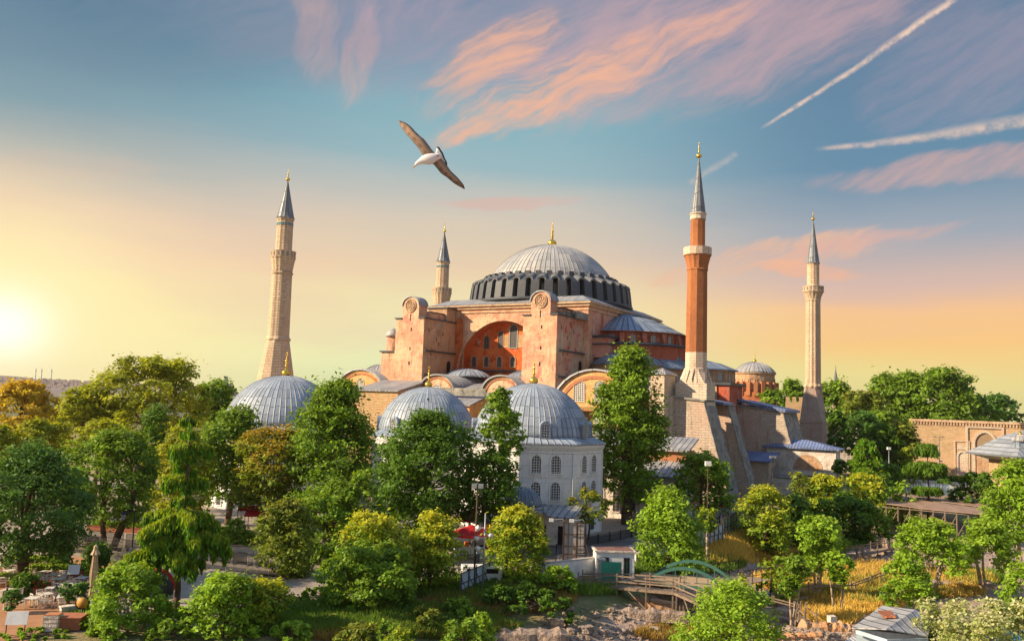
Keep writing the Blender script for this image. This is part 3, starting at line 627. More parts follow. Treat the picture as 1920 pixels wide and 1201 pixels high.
# --- the four great buttress towers (two in sight in front, two behind)
def barrel(b, x0, x1, y0, y1, z0, n=12, th=0.0, rise=None):
    """barrel roof running along y"""
    r = (x1-x0)/2; cx = (x0+x1)/2; rise = rise or r
    pts = [(cx-r*cos(pi*k/n), z0+rise*sin(pi*k/n)) for k in range(n+1)]
    b.extr(pts, y0, y1)
def tower(e0, e1, ns, nb, first=False):
    s_ = 1 if ns < 0 else -1; top = 35.9
    b = MB(); lo, hi = min(ns, nb), max(ns, nb); b.box(e0, e1, lo, hi, 0, top)
    w = e1-e0; t0, t1 = e0+w*0.22, e1-w*0.20; y1 = ns+s_*3.2
    r = (t1-t0)/2
    pts = [(t0, top)]+[((t0+t1)/2-r*cos(pi*k/14), 38.9+r*0.86*sin(pi*k/14)) for k in range(15)]+[(t1, top)]
    b.extr(pts, min(ns, y1), max(ns, y1))
    b.box(t0+0.1, t1+0.8, min(y1, ns+s_*9), max(y1, ns+s_*9), top, top+1.7)
    o = b.build('buttress_tower', PINK, MQ)
    # patched flank, with the shade of this side put into its darker colour
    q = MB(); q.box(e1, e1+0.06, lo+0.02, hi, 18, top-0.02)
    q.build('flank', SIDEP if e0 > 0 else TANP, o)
    q = MB(); pts2 = [((t0+t1)/2-(r+0.25)*cos(pi*k/14), 38.9+(r*0.86+0.25)*sin(pi*k/14)) for k in range(15)]
    vs = []; 
    for yy in (ns-s_*0.25, y1+s_*0.1):
        vs += [(x, yy, z) for x, z in pts2]+[((t0+t1)/2-(r+0.02)*cos(pi*k/14), yy, 38.9+(r*0.86+0.02)*sin(pi*k/14)) for k in range(15)]
    fs = [(i, i+1, 31+i, 30+i) for i in range(14)]+[(i, 15+i, 16+i, i+1) for i in range(14)]+[(30+i, 31+i, 46+i, 45+i) for i in range(14)]
    q.add(vs, fs, True); q.build('barrel_roof', LEADG, o)
    q = MB(); a_, c_ = min(ns-s_*0.3, nb), max(ns-s_*0.3, nb)
    for bx_ in ((e0-0.3, t0-0.02, a_, c_, top, top+0.25), (t1+0.02, e1+0.35, a_, c_, top, top+0.28), (e1+0.06, e1+0.6, lo+0.1, hi, 28.4, 28.7), (e1+0.06, e1+0.5, lo+0.1, hi-2, 22.9, 23.2),
                (t0-0.1, t1+1.1, min(y1+s_*0.2, ns+s_*9), max(y1+s_*0.2, ns+s_*9), top+1.7, top+1.95)):
        q = MB(); q.box(*bx_); q.build('string_course', LEADD, o)
    # rosette medallion
    q = MB(); mx = (t0+t1)/2; mz = 38.9
    for (R, r_) in ((1.45, 0.16), (1.05, 0.09)):
        for k in range(24):
            a, d = 2*pi*k/24, 2*pi*(k+1)/24
            q.tube((mx+R*cos(a), ns-s_*0.1, mz+R*sin(a)), (mx+R*cos(d), ns-s_*0.1, mz+R*sin(d)), r_, n=5)
    for j in range(6):
        for k in range(8):
            a, d = 2*pi*k/8, 2*pi*(k+1)/8; cx_, cz_ = mx+0.55*cos(j*pi/3), mz+0.55*sin(j*pi/3)
            q.tube((cx_+0.34*cos(a), ns-s_*0.08, cz_+0.34*sin(a)), (cx_+0.34*cos(d), ns-s_*0.08, cz_+0.34*sin(d)), 0.07, n=4)
    q.build('rosette', CREAM, o)
    for (x, z, w_, h_) in ((mx, 35.4, 0.22, 1.5), (mx+0.4, 33, 0.3, 0.8), (mx+0.3, 28.6, 0.3, 0.7), (mx+0.2, 25.2, 0.35, 0.8)):
        plate(o, 'slit_window', (x, ns-s_*0.01, z), (0, -s_), [(-w_/2, 0), (w_/2, 0), (w_/2, h_), (-w_/2, h_)], 0.02, DARK)
    for (y, z) in ((ns+s_*2, 33), (ns+s_*5, 31.0), (ns+s_*7.5, 32.5), (ns+s_*3, 27.5), (ns+s_*6, 30.0)):
        plate(o, 'slit_window', (e1+0.07, y, z), (1, 0), [(-0.12, 0), (0.12, 0), (0.12, 0.8), (-0.12, 0.8)], 0.02, DARK)
    return o
T1 = tower(-22.6, -14.5, -33.6, -21.0); T2 = tower(11.8, 19.9, -33.6, -21.0)
tower(-22.6, -14.5, 33.6, 21.0); tower(11.8, 19.9, 33.6, 21.0)
# high link walls between towers and the block, with the tall red niche
b = MB(); b.box(-20.0, -14.44, -24.8, -21.0, 35.92, 39.2); b.build('link_wall', TANP, MQ)
b = MB(); b.box(-20.3, -14.0, -25.1, -21.0, 39.2, 39.5); b.build('link_coping', LEADD, MQ)
plate(MQ, 'niche', (-13.2, -21.0, 24.0), (0, -1), [(x*1.0, z) for x, z in archpts(2.6, 13.2)], 0.03, REDP, 'tall red arched niche beside the great arch')
b = MB(); I = archpts(2.6, 13.2); mtn = frame((-13.2, -21.0, 24.0), (0, -1)); O = archpts(3.1, 13.5)
b.add([(x, 0, z) for x, z in O]+[(x, 0.3, z) for x, z in O]+[(x, 0.3, z) for x, z in I]+[(x, 0, z) for x, z in I], [(a*len(I)+i, a*len(I)+i+1, (a+1)*len(I)+i+1, (a+1)*len(I)+i) for i in range(len(I)-1) for a in range(3)], mtx=mtn); b.build('niche_surround', TANP, MQ)
plate(T1, 'doorway', (-14.42, -23.3, 23.7), (1, 0), archpts(1.5, 3.0), 0.02, DARK)
window(T2, (19.97, -22.5, 23.3), (1, 0), 1.6, 3.6, TANP, DARK, 0.25, 0.12, name='doorway')
b = MB(); b.box(15.2, 21.0, -26.0, -21.0, 35.9, 37.4); b.box(15.2, 19.6, -30.5, -26.0, 35.9, 36.9); b.build('stepped_parapet', WEATH, MQ)
# scaffold rail on the roof beside the right tower
b = MB()
for k in range(6): b.tube((20.3, -32+k*2.0, 36.0), (20.3, -32+k*2.0, 37.6), 0.05, n=4)
for z in (36.8, 37.6): b.tube((20.3, -32, z), (20.3, -22, z), 0.05, n=4)
b.build('railing', BLACKM, MQ)
# --- aisles and gallery block
b = MB(); b.box(-41, 40, -35.0, 35, 0, 19.6); b.build('aisle_wall', OCHR, MQ)
b = MB(); b.box(-41.5, 40.5, -35.6, 35.5, 19.6, 20.0)
b.add([(-41.5, -35.6, 20.0), (40.5, -35.6, 20.0), (40.5, -21, 22.6), (-41.5, -21, 22.6), (-41.5, 35.5, 20.0), (40.5, 35.5, 20.0), (40.5, 21, 22.6), (-41.5, 21, 22.6)],
      [(0,1,2,3), (7,6,5,4), (3,2,6,7), (0,3,7,4), (1,5,6,2)])
b.build('gallery_roof', LEADF, MQ)
def lunette(cx, hw, zs, rise, n0, n1, wins, mat=OCHR):
    """arched gable with its barrel roof running north"""
    b = MB(); pts = [(cx-hw, 17)]+[(cx-hw*cos(pi*k/16), zs+rise*sin(pi*k/16)) for k in range(17)]+[(cx+hw, 17)]
    b.extr(pts, n0, n0+0.8); o = b.build('lunette', mat, MQ)
    q = MB(); P1 = [(cx-(hw+0.5)*cos(pi*k/16), zs+(rise+0.35)*sin(pi*k/16)) for k in range(17)]; P0 = [(cx-(hw-0.02)*cos(pi*k/16), zs+(rise+0.02)*sin(pi*k/16)) for k in range(17)]
    vs = [(x, n0-0.5, z) for x, z in P1]+[(x, n0-0.5, z) for x, z in P0]+[(x, n1, z) for x, z in P1]
    q.add(vs, [(i, 17+i, 18+i, i+1) for i in range(16)]+[(i, i+1, 35+i, 34+i) for i in range(16)], True); q.build('barrel_roof', LEADG, o)
    q = MB()
    for k in range(16):
        a, d = pi*k/16, pi*(k+1)/16; vs = []
        for t_ in (a, d):
            for (f, y) in ((0.80, 0), (0.80, -0.15), (0.88, -0.15), (0.88, 0)): vs.append((cx-hw*f*cos(t_), n0+y, zs+rise*f*sin(t_)))
        q.add(vs, [(0,4,5,1), (1,5,6,2), (2,6,7,3)])
    q.build('arch_moulding', TRIMB, o)
    for (x, z, w, h) in wins: window(o, (x, n0, z), (0, -1), w, h, CREAM, PANE, 0.15, 0.1)
    return o
lunette(-31, 7.0, 18.6, 5.2, -35.3, -20, [(-31, 19.2, 2.0, 2.6), (-34.6, 18.2, 1.7, 2.2), (-27.4, 18.2, 1.7, 2.2)])
lunette(-8, 4.6, 19.2, 3.6, -36.3, -22, [(-8, 18.6, 2.6, 2.2), (-5.6, 18.2, 1.6, 1.8)], PINK)
lunette(8.6, 4.6, 19.2, 3.6, -36.3, -22, [(8.6, 18.6, 2.6, 2.2)], PINK)
lunette(30.4, 9.2, 16.2, 8.0, -36.5, -18, [(27.0, 18.0, 2.4, 4.2), (31.5, 18.0, 2.4, 4.2), (27.0, 13.6, 2.4, 2.6), (31.5, 13.6, 2.4, 2.6)], OCHR)
def sdome(cx, cy, r, h, z, mat=LEADS, drum=None, fin=0, ribs=28):
    ob = MB(); o0 = (0, 0)
    ribdome(ob, r, h, z, ribs, o0, 0.07, 0.05, n=8)
    o = ob.build('small_dome', mat, MQ); o.location = (cx, cy, 0)
    if drum:
        q = MB(); q.lathe([(r-0.2, drum), (r-0.2, z-0.1), (r+0.2, z-0.1), (r+0.2, z+0.1)], ribs); q.build('drum', OCHR, o)
    return o
sdome(-34.0, -24.5, 5.0, 3.3, 22.4); sdome(-7.5, -25.2, 5.6, 2.0, 22.9, LEADT); sdome(8.0, -25.6, 4.6, 1.8, 22.6, LEADT)
sdome(32, -25, 5.0, 2.4, 22.4, LEADT)
# stair turrets by the west tower
b = MB(); b.box(-27.0, -22.6, -33, -27, 20, 28.2); b.build('turret_block', PINK, MQ)
b = MB(); b.lathe([(1.5, 20), (1.5, 32.2)], 16, (-27.9, -28.0)); b.build('turret', PINK, MQ)
b = MB(); b.lathe([(1.8, 32.2), (1.7, 32.8), (1.0, 33.9), (0.05, 34.4)], 16, (-27.9, -28.0)); b.build('turret_cap', LEADS, MQ)
b = MB(); b.box(-27.4, -22.6, -33.4, -26.6, 28.2, 28.5); b.build('turret_coping', LEADD, MQ)
# low ranges in front of the south aisle
def lean(x0, x1, y0, y1, zi, zo, mat=RUBBLE, rmat=LEADF):
    b = MB(); b.extx([(y0, 0), (y1, 0), (y1, zi), (y0, zo)], x0, x1); o = b.build('outer_range', mat, MQ)
    q = MB(); q.extx([(y0-0.5, zo+0.0), (y1, zi+0.03), (y1, zi+0.35), (y0-0.5, zo+0.3)], x0-0.4, x1+0.4); q.build('roof', rmat, o); return o
lean(-24.0, -12.0, -45.0, -35.0, 21.2, 18.8); lean(-2.0, 6.5, -45.0, -35.0, 19.4, 16.3, OCHR); lean(-12, -2.0, -41, -35.0, 19.0, 17.6, OCHR)
lean(-41, -26, -40.0, -35.0, 18.5, 17.2); lean(10, 22, -43, -35, 18.6, 16.2, STONE)
lean(24, 38, -44, -36.6, 12.5, 9.0, OCHR)
b = MB(); b.box(-3.2, 8.0, -41.5, -41.2, 18.4, 20.0); b.build('parapet', WEATH, MQ)
b = MB(); b.box(22.3, 23.0, -43.0, -36.0, 12, 19.0); b.build('parapet', WEATH, MQ)
# narthex / west front roofs stepping down to the left
b = MB(); b.box(-52, -41, -33, 33, 0, 17.5); b.build('narthex', OCHR, MQ)
b = MB(); barrel(b, -47, -40.6, -34, 33, 17.8, rise=2.3); b.extx([(-33.5, 17.5), (33.5, 17.5), (33.5, 17.9), (-33.5, 17.9)], -52.5, -40.6); b.build('narthex_roof', LEADG, MQ)
b = MB(); b.box(-50.6, -50.4, 2, 2.2, 18, 22.5); b.box(-51.6, -49.4, 2, 2.2, 21.8, 21.9); b.build('aerial', IRON, MQ)
# --- east half dome and apse
def hd_shell(name, prof, n=28, mat=LEADE, c=(21, 0), smooth=True):
    b = MB(); b.lathe([(r, z) for r, z in prof], n, (0, 0), -pi/2, pi/2, smooth); o = b.build(name, mat, MQ); o.location = (c[0], c[1], 0); return o
b = MB(); R = [(14.6, 34.3), (12.2, 35.5), (9.2, 37.0), (6.0, 38.4), (3.0, 39.3), (0.1, 39.7)]
b.lathe(R, 28, (0, 0), -pi/2, pi/2)
for k in range(29):
    a = -pi/2+pi*k/28
    for (r0, z0), (r1, z1) in zip(R[:-2], R[1:-1]): b.tube((r0*cos(a), r0*sin(a), z0+0.03), (r1*cos(a), r1*sin(a), z1+0.03), 0.08, n=4)
o = b.build('half_dome', LEADE, MQ); o.location = (21, 0, 0)
hd_shell('half_dome_wall', [(13.6, 30.5), (13.6, 34.1), (14.7, 34.25), (14.7, 34.35)], 28, REDD, smooth=False)
for k in range(9):
    a = -pi/2+pi*(k+0.5)/9
    window(MQ, (21+13.65*cos(a), 13.65*sin(a), 31.9), (cos(a), sin(a)), 1.3, 1.8, REDD, PANE, 0.2, 0.12, name='half_dome_window')
    a2 = -pi/2+pi*k/9; q = MB(); q.add([(13.5, -0.5, 31.2), (15.2, -0.5, 31.2), (14.4, -0.5, 34.0), (13.5, -0.5, 34.0), (13.5, 0.5, 31.2), (15.2, 0.5, 31.2), (14.4, 0.5, 34.0), (13.5, 0.5, 34.0)], [(0,1,2,3), (7,6,5,4), (1,5,6,2), (2,6,7,3)])
    p = q.build('pilaster', REDD, MQ); p.location = (21, 0, 0); p.rotation_euler = (0, 0, a2)
hd_shell('ledge', [(13.6, 32.0), (16.4, 31.5), (16.5, 31.2), (15.8, 31.1)], 28, LEADD)
hd_shell('lower_wall', [(15.6, 24), (15.6, 31.2)], 28, REDD, smooth=False)
hd_shell('skirt_roof', [(15.6, 28.2), (19.5, 26.2), (19.6, 25.9), (18.6, 25.9)], 28, LEADE)
hd_shell('apse_gallery', [(18.7, 18), (18.7, 26.0)], 28, TANP, smooth=False)
for k in range(13):
    a = -pi/2+pi*(k+0.5)/13
    window(MQ, (21+18.75*cos(a), 18.75*sin(a), 22.4), (cos(a), sin(a)), 1.4, 2.4, TANP, PANE, 0.2, 0.12, name='apse_window')
# exedra roofs either side of the half dome
for sgn in (-1, 1):
    b = MB(); b.lathe([(8.5, 26.2), (7, 27.6), (4.5, 28.8), (0.1, 29.6)], 24, (0, 0)); o = b.build('exedra_roof', LEADE, MQ); o.location = (27.5, sgn*14.0, 0)
    b = MB(); b.lathe([(8.2, 18), (8.2, 26.1), (8.7, 26.2)], 24, (27.5, sgn*14.0), smooth=False); b.build('exedra_wall', TANP, MQ)
    b = MB(); b.box(21.0, 24.5, sgn*16.0-2, sgn*16.0+2, 28, 32.4); b.build('corner_pier', PINKS, MQ)
    b = MB(); b.box(21.0, 25.2, sgn*16.0-2.8, sgn*16.0+2.8, 32.4, 32.9); b.box(21.0, 25.0, sgn*16.0-2.6, sgn*16.0+2.6, 30.8, 31.1); b.build('pier_coping', LEADD, MQ)
# apse: polygonal, standing forward
AP = MB(); AP.lathe([(8.3, 0), (8.3, 26.2)], 8, (38.5, 2.0), smooth=False, phase=pi/8); AP.build('apse', TANP, MQ)
b = MB(); b.lathe([(9.1, 26.2), (9.0, 26.5), (5, 28.0), (0.1, 29.0)], 8, (0, 0), smooth=False, phase=pi/8); o = b.build('apse_roof', LEADE, MQ); o.location = (38.5, 2, 0)
for k in (6, 7, 0, 1):
    a = k*pi/4
    for s_ in (-1.4, 1.4):
        window(MQ, (38.5+7.68*cos(a)-s_*sin(a), 2+7.68*sin(a)+s_*cos(a), 23.9), (cos(a), sin(a)), 1.5, 1.9, TANP, PANE, 0.2, 0.12, name='apse_window')
b = MB(); b.lathe([(3.1, 26.5), (3.1, 28.2), (2.8, 29.6), (1.8, 30.8), (0.1, 31.3)], 16, (33.2, -3.5)); b.build('lantern', LEADE, MQ)
b = MB(); b.box(40.0, 47.6, -5, 6, 0, 22.8); b.box(45.6, 48.0, -5.4, 0, 0, 22.8); b.build('red_block', stucco('brick_red_plaster', (0.46, 0.10, 0.055), (0.40, 0.13, 0.09), None, 0.2, (0.2, 0.12, 0.1), 0.4), MQ)
b = MB(); b.box(43.6, 45.2, -5.5, -5.0, 0, 22.7); b.build('pilaster', TANP, MQ)
b = MB(); b.box(39.6, 48.4, -5.9, 6.4, 22.8, 23.4); b.build('cornice', LEADD, MQ)
b = MB(); b.box(40.0, 44.0, -20, -5, 0, 18.6); b.build('wall', STONE, MQ)
# --- massive sloping stone buttresses at the east end (profile in e,z; thickness in n)
def slopebut(n0, n1, e0, etop, zt0, zt1, ebot, mat, green=False):
    b = MB(); b.extr([(e0, 0), (ebot, 0), (etop, zt1), (e0, zt0)], n0, n1); o = b.build('sloping_buttress', mat, MQ)
    L = Vector((ebot-etop, 0, -zt1)); N_ = Vector((zt1, 0, ebot-etop)).normalized()*0.12
    q = MB(); p0 = Vector((etop, 0, zt1)); p1 = Vector((ebot, 0, 0.0)); vs = []
    for p in (p0, p1):
        for y in (n0-0.1, n1+0.1): vs += [(p.x, y, p.z), (p.x+N_.x, y, p.z+N_.z)]
    q.add(vs, [(1,3,7,5), (0,1,5,4), (2,6,7,3), (0,2,3,1)]); q.build('slope_coping', WEATH, o)
    q = MB(); q.extr([(e0, zt0+0.02), (etop+0.3, zt1+0.02), (etop+0.3, zt1+0.4), (e0, zt0+0.4)], n0-0.3, n1+0.2); q.build('coping', WEATH, o); return o
slopebut(-33, -26.4, 44.6, 51.3, 19.4, 18.7, 56.6, STONE)
slopebut(-20, -15.6, 42.0, 52.0, 18.7, 18.2, 57.2, STONE, True)
slopebut(2, 15, 42, 57.6, 19.0, 17.2, 62.0, STONE)
b = MB(); b.extr([(47.9, 19.2), (58.4, 17.3), (58.4, 17.9), (47.9, 19.9)], 1.6, 15.4); b.build('blue_roof', BLUER, MQ)
b = MB(); b.extr([(44.6, 19.5), (52.4, 18.3), (52.4, 18.8), (44.6, 20.0)], -24.0, -16.8); b.build('blue_roof', BLUER, MQ)
b = MB(); b.box(41.6, 44.6, -36.0, -30.0, 0, 23.6); b.box(44.6, 45.4, -33.6, -30.0, 0, 19.6); b.build('buttress_pier', STONEW, MQ)
b = MB(); b.lathe([(3.3, 24.0), (3.3, 24.3), (0.1, 25.4)], 4, (0, 0), smooth=False, phase=pi/4); o = b.build('pier_cap', LEADS, MQ); o.location = (43.1, -33.0, -0.4); o.scale = (0.78, 1.42, 1)

# ==================================================================== MINARETS
def minaret(loc, label, spec, group='minarets of the mosque'):
    m = empty('minaret', loc, -LA, label, 'minaret', group)
    spec(m); return m
def ring(b, prof, n=16, rm=None, smooth=False): b.lathe(prof, n, rmod=rm, smooth=smooth)
def balcony(m, r0, r1, z0, z1, zt, n, mat, dark=True):
    b = MB(); k = 5
    prof = [(r0+(r1-r0)*(j/k)**1.4, z0+(z1-z0)*j/k) for j in range(k+1)]
    ring(b, prof+[(r1+0.12, z1), (r1+0.12, z1+0.18), (r1, z1+0.18), (r1, zt), (r1-0.16, zt), (r1-0.16, z1+0.25), (r0*0.8, z1+0.25)], n*2, lambda q: 1.0 if q % 2 else 0.955)
    o = b.build('balcony', mat, m); q = MB(); ring(q, [(r1+0.08, zt), (r1+0.08, zt+0.12), (r1-0.2, zt+0.12)], n*2); q.build('parapet_cap', STONEW, o)
    q = MB()
    for k in range(n):
        a = 2*pi*k/n; q.box(-0.16, 0.16, 0, 0.03, z1+0.45, zt-0.25, frame(((r1-0.02)*cos(a), (r1-0.02)*sin(a), 0), (cos(a), sin(a))))
    q.build('pierced_panel', WEATH, o)
def cone(m, r, z0, z1, n=14):
    b = MB(); ring(b, [(r*0.9, z0-0.1), (r*1.06, z0), (r*0.97, z0+0.35), (r*0.55, z0+(z1-z0)*0.45), (0.07, z1)], n); o = b.build('spire', LEADB, m); return o
def sp_brick(m):
    b = MB(); b.box(-3.0, 3.0, -2.6, 2.6, 0, 22.2); b.build('base', STONEW, m)
    b = MB(); n = 8; vs = []
    vs = [(2.6*x, 2.6*y, 22.2) for x, y in ((-1,-1),(1,-1),(1,1),(-1,1))]+[(2.25*cos(pi/8+2*pi*k/8), 2.25*sin(pi/8+2*pi*k/8), 25.0) for k in range(8)]
    q = lambda k: 4+(k % 8)
    b.add(vs, [(0,1,q(5)), (0,q(5),q(4)), (1,q(6),q(5)), (1,2,q(7)), (1,q(7),q(6)), (2,q(0),q(7)), (2,3,q(1)), (2,q(1),q(0)), (3,q(2),q(1)), (3,0,q(3)), (3,q(3),q(2)), (0,q(4),q(3)), tuple(range(4, 12))])
    for k in range(16):
        a = 2*pi*k/16; b.add([(2.35*cos(a-0.19), 2.35*sin(a-0.19), 25.0), (2.35*cos(a+0.19), 2.35*sin(a+0.19), 25.0), (2.95*cos(a), 2.95*sin(a), 22.2), (2.1*cos(a), 2.1*sin(a), 23.5)], [(0,2,1), (0,3,2), (1,2,3)])
    b.build('transition', STONEW, m)
    b = MB(); ring(b, [(2.32, 24.8), (2.32, 25.1), (2.16, 25.2), (2.14, 28.2)], 10); b.build('lower_shaft', STONEW, m)
    b = MB(); ring(b, [(2.14, 28.2), (2.02, 44.0), (2.02, 44.2), (2.15, 44.4), (2.05, 44.7)], 10); b.build('shaft', BRICK, m)
    balcony(m, 2.03, 2.6, 44.7, 47.2, 48.7, 14, BRICK)
    q = MB(); ring(q, [(2.74, 47.3), (2.74, 48.75), (2.62, 48.75), (2.62, 47.3)], 14); q.build('balcony_parapet', STONEW, m)
    b = MB(); ring(b, [(1.5, 47.4), (1.46, 54.4)], 10); b.build('upper_shaft', BRICK, m)
    b = MB(); ring(b, [(1.48, 54.4), (1.55, 54.5), (1.50, 55.3), (1.72, 55.5), (1.6, 55.7)], 20, lambda q: 1 if q % 2 else 0.96); b.build('collar', STONEW, m)
    cone(m, 1.52, 55.6, 67.2, 12); finial(m, (0, 0), 67.0, 3.2)
def sp_west(m):
    b = MB(); ring(b, [(5.9, 0), (5.5, 12), (4.8, 22), (3.05, 31.6)], 12); b.build('base', STONEM, m)
    b = MB(); ring(b, [(3.15, 31.5), (3.3, 31.9), (3.1, 32.3), (2.85, 32.6), (2.62, 49.0), (2.95, 49.5), (2.7, 49.9)], 32, lambda q: (1, .97, .93, .97)[q % 4]); b.build('shaft', STONEM, m)
    balcony(m, 2.7, 3.3, 50.0, 53.6, 55.3, 16, STONEM)
    b = MB(); ring(b, [(2.2, 53.8), (2.12, 63.6), (2.4, 64.3)], 24, lambda q: 1 if q % 2 else 0.95); b.build('upper_shaft', STONEM, m)
    q = MB()
    for k in range(20):
        a = 2*pi*k/20; q.box(-0.2, 0.2, 0, 0.04, 62.4, 63.1, frame((2.13*cos(a), 2.13*sin(a), 0), (cos(a), sin(a))))
    q.build('tile_band', plain('turquoise_tile', (0.08, 0.25, 0.30), 0.3), m)
    cone(m, 2.35, 64.4, 75.0, 14); finial(m, (0, 0), 74.8, 3.2)
def sp_ne(m):
    b = MB(); b.box(-2.9, 2.9, -2.9, 2.9, 0, 15.2); b.box(-3.05, 3.05, -3.05, 3.05, 14.9, 15.4); b.build('base', STONEG, m)
    b = MB(); b.add([(-2.85, -2.85, 15.4), (2.85, -2.85, 15.4), (2.85, 2.85, 15.4), (-2.85, 2.85, 15.4)]+[(2.3*cos(pi/8+2*pi*k/8), 2.3*sin(pi/8+2*pi*k/8), 24.4) for k in range(8)],
        [(0,1,9), (0,9,8), (1,10,9), (1,2,11), (1,11,10), (2,4,11), (2,3,5), (2,5,4), (3,6,5), (3,0,7), (3,7,6), (0,8,7)]); b.build('transition', STONEG, m)
    b = MB(); ring(b, [(2.5, 24.3), (2.5, 24.8), (2.1, 25.3), (2.05, 25.6), (1.92, 47.6), (2.1, 47.9), (1.9, 48.2)], 48, lambda q: (1, .97, .90, .97)[q % 4]); b.build('shaft', STONEM, m)
    balcony(m, 1.95, 2.75, 48.2, 50.2, 51.6, 16, STONEM)
    b = MB(); ring(b, [(1.62, 50.2), (1.58, 57.6), (1.75, 58.0)], 24, lambda q: 1 if q % 2 else 0.96); b.build('upper_shaft', STONEM, m)
    cone(m, 1.70, 58.1, 70.4, 12); finial(m, (0, 0), 70.2, 2.8)
minaret(lw(48.6, -29.6), 'red brick minaret with white stone balcony, nearest, just right of the main dome', sp_brick)
minaret(lw(-66, -28.6), 'thick tan stone minaret with flaring base, leftmost, behind the left mausoleum dome', sp_west)
minaret(lw(-66, 44.3), 'short-looking tan minaret just left of the main dome, half hidden by the mosque', sp_west)
minaret(lw(54.4, 49.6), 'slender fluted pale stone minaret on a tapering square base, rightmost', sp_ne)
# ==================================================================== MAUSOLEA
def octa(R, ph): return [(R*cos(ph+2*pi*k/8), R*sin(ph+2*pi*k/8)) for k in range(8)]
def mausoleum(px_, Y, R, rd, zw, hd_, label, ph_deg, fin, full=True, dormers=True):
    p = at(px_, 800, Y); m = empty('mausoleum', (p.x, p.y, 0), 0, label, 'mausoleum', 'domed mausoleums in front of the mosque')
    ph = radians(ph_deg); b = MB(); b.lathe([(R, 0), (R, zw-0.5)], 8, smooth=False, phase=ph); b.build('wall', MARBLE, m)
    b = MB(); b.lathe([(R+0.02, zw-1.3), (R+0.12, zw-1.25), (R+0.12, zw-1.1), (R+0.05, zw-1.05), (R+0.3, zw-0.6), (R+0.35, zw-0.2), (R+0.1, zw-0.1)], 8, smooth=False, phase=ph); b.build('cornice', MARBLE, m)
    b = MB(); b.lathe([(R+0.55, zw-0.12), (R+0.5, zw+0.05), (rd*1.04, zw+0.75)], 8, smooth=False, phase=ph); b.build('eaves', LEADT, m)
    b = MB(); n = 64; ribdome(b, rd, hd_, zw+0.55, n, rh=0.018, rw=0.03, n=16); b.build('dome', LEADT, m)
    finial(m, (0, 0), zw+0.5+hd_, fin)
    for k in range(8):
        a = ph+2*pi*(k+0.5)/8; ap = R*cos(pi/8); nx, ny = cos(a), sin(a)
        if ny > 0.3: continue
        v0 = ph+2*pi*k/8
        q = MB(); q.box(-0.28, 0.28, -0.2, 0.12, 0, zw-1.3, frame((R*cos(v0), R*sin(v0), 0), (cos(v0), sin(v0)))); q.build('corner_pilaster', MARBLE, m)
        for zz in (4.75, 8.2):
            for s_ in (-1.32, 1.32):
                window(m, (nx*ap-ny*s_, ny*ap+nx*s_, zz), (nx, ny), 1.3, 2.35, MARBLE, PANEH, 0.2, 0.14, True)
        for s_ in (-1.32, 1.32): window(m, (nx*ap-ny*s_, ny*ap+nx*s_, 0.5), (nx, ny), 1.1, 1.7, MARBLE, PANED, 0.18, 0.12, False)
        q = MB(); q.box(-R*0.36, R*0.36, -0.1, 0.10, zw-3.2+0.0, zw-3.05, frame((nx*ap, ny*ap, 0), (nx, ny))) if not full else q.box(-R*0.36, R*0.36, -0.1, 0.08, 7.6, 7.7, frame((nx*ap, ny*ap, 0), (nx, ny)))
        q.build('string_course', MARBLE, m)
        if dormers:      # little arched dormer on the springing of the dome
            q = MB(); mt = frame((nx*(rd-1.1), ny*(rd-1.1), zw+0.6), (nx, ny)); O = archpts(1.5, 2.3)
            q.add([(x, -0.6, z) for x, z in O]+[(x, 1.25, z) for x, z in O], [tuple(range(len(O), 2*len(O)))]+[(i, i+1, len(O)+i+1, len(O)+i) for i in range(len(O)-1)], mtx=mt)
            o = q.build('dormer', LEADT, m); q = MB(); I = archpts(0.95, 1.75)
            q.add([(x, 1.28, z+0.15) for x, z in I], [tuple(range(len(I)))], mtx=mt); q.build('pane', PANEH, o)
    return m
mausoleum(998, 122, 10.0, 8.45, 12.05, 7.5, 'white marble eight-sided mausoleum with blue-grey dome and pierced windows, nearest of the domed mausoleums', -57, 3.6)
mausoleum(800, 138, 9.0, 7.75, 11.6, 7.2, 'middle mausoleum dome, lowest of the grey domes, rising behind the dense dark tree', -57, 3.5)
mausoleum(530, 137, 10.6, 9.2, 11.9, 7.9, 'left mausoleum with wide patched grey dome, in front of the leaning minaret', -60, 3.9, dormers=False)
# small lead cupola and porch by the marble mausoleum
p = at(981, 930, 108); m = empty('cupola_building', (p.x, p.y, 0), 0, 'low stone fountain house with a little ribbed blue-grey dome beside the marble mausoleum', 'fountain house')
b = MB(); b.box(-4.6, 2.6, -2.4, 2.6, 0, 3.9); b.build('wall', RUBBLE, m)
b = MB(); b.box(-5.0, 3.0, -2.8, 3.0, 3.9, 4.15); b.lathe([(2.6, 4.1), (2.6, 4.5)], 16); b.build('roof', LEADF, m)
b = MB(); ribdome(b, 2.3, 2.3, 4.5, 26, rh=0.06, rw=0.05, n=8); b.build('dome', LEADE, m)
p = at(1040, 960, 108); m = empty('annex', (p.x, p.y, 0), -0.25, 'small white annex with dark doorways, lead lean-to roof, against the marble mausoleum', 'annex')
b = MB(); b.box(-2.3, 2.5, -1.4, 4, 0, 3.3); b.build('wall', WHITEP, m)
b = MB(); b.extx([(-1.8, 3.35), (4, 4.1), (4, 4.3), (-1.8, 3.55)], -2.6, 2.8); b.build('roof', LEADF, m)
for x in (-1.2, 1.2): plate(m, 'doorway', (x, -1.41, 0.1), (0, -1), [(-0.45, 0), (0.45, 0), (0.45, 2.3), (-0.45, 2.3)], 0.04, DARK)
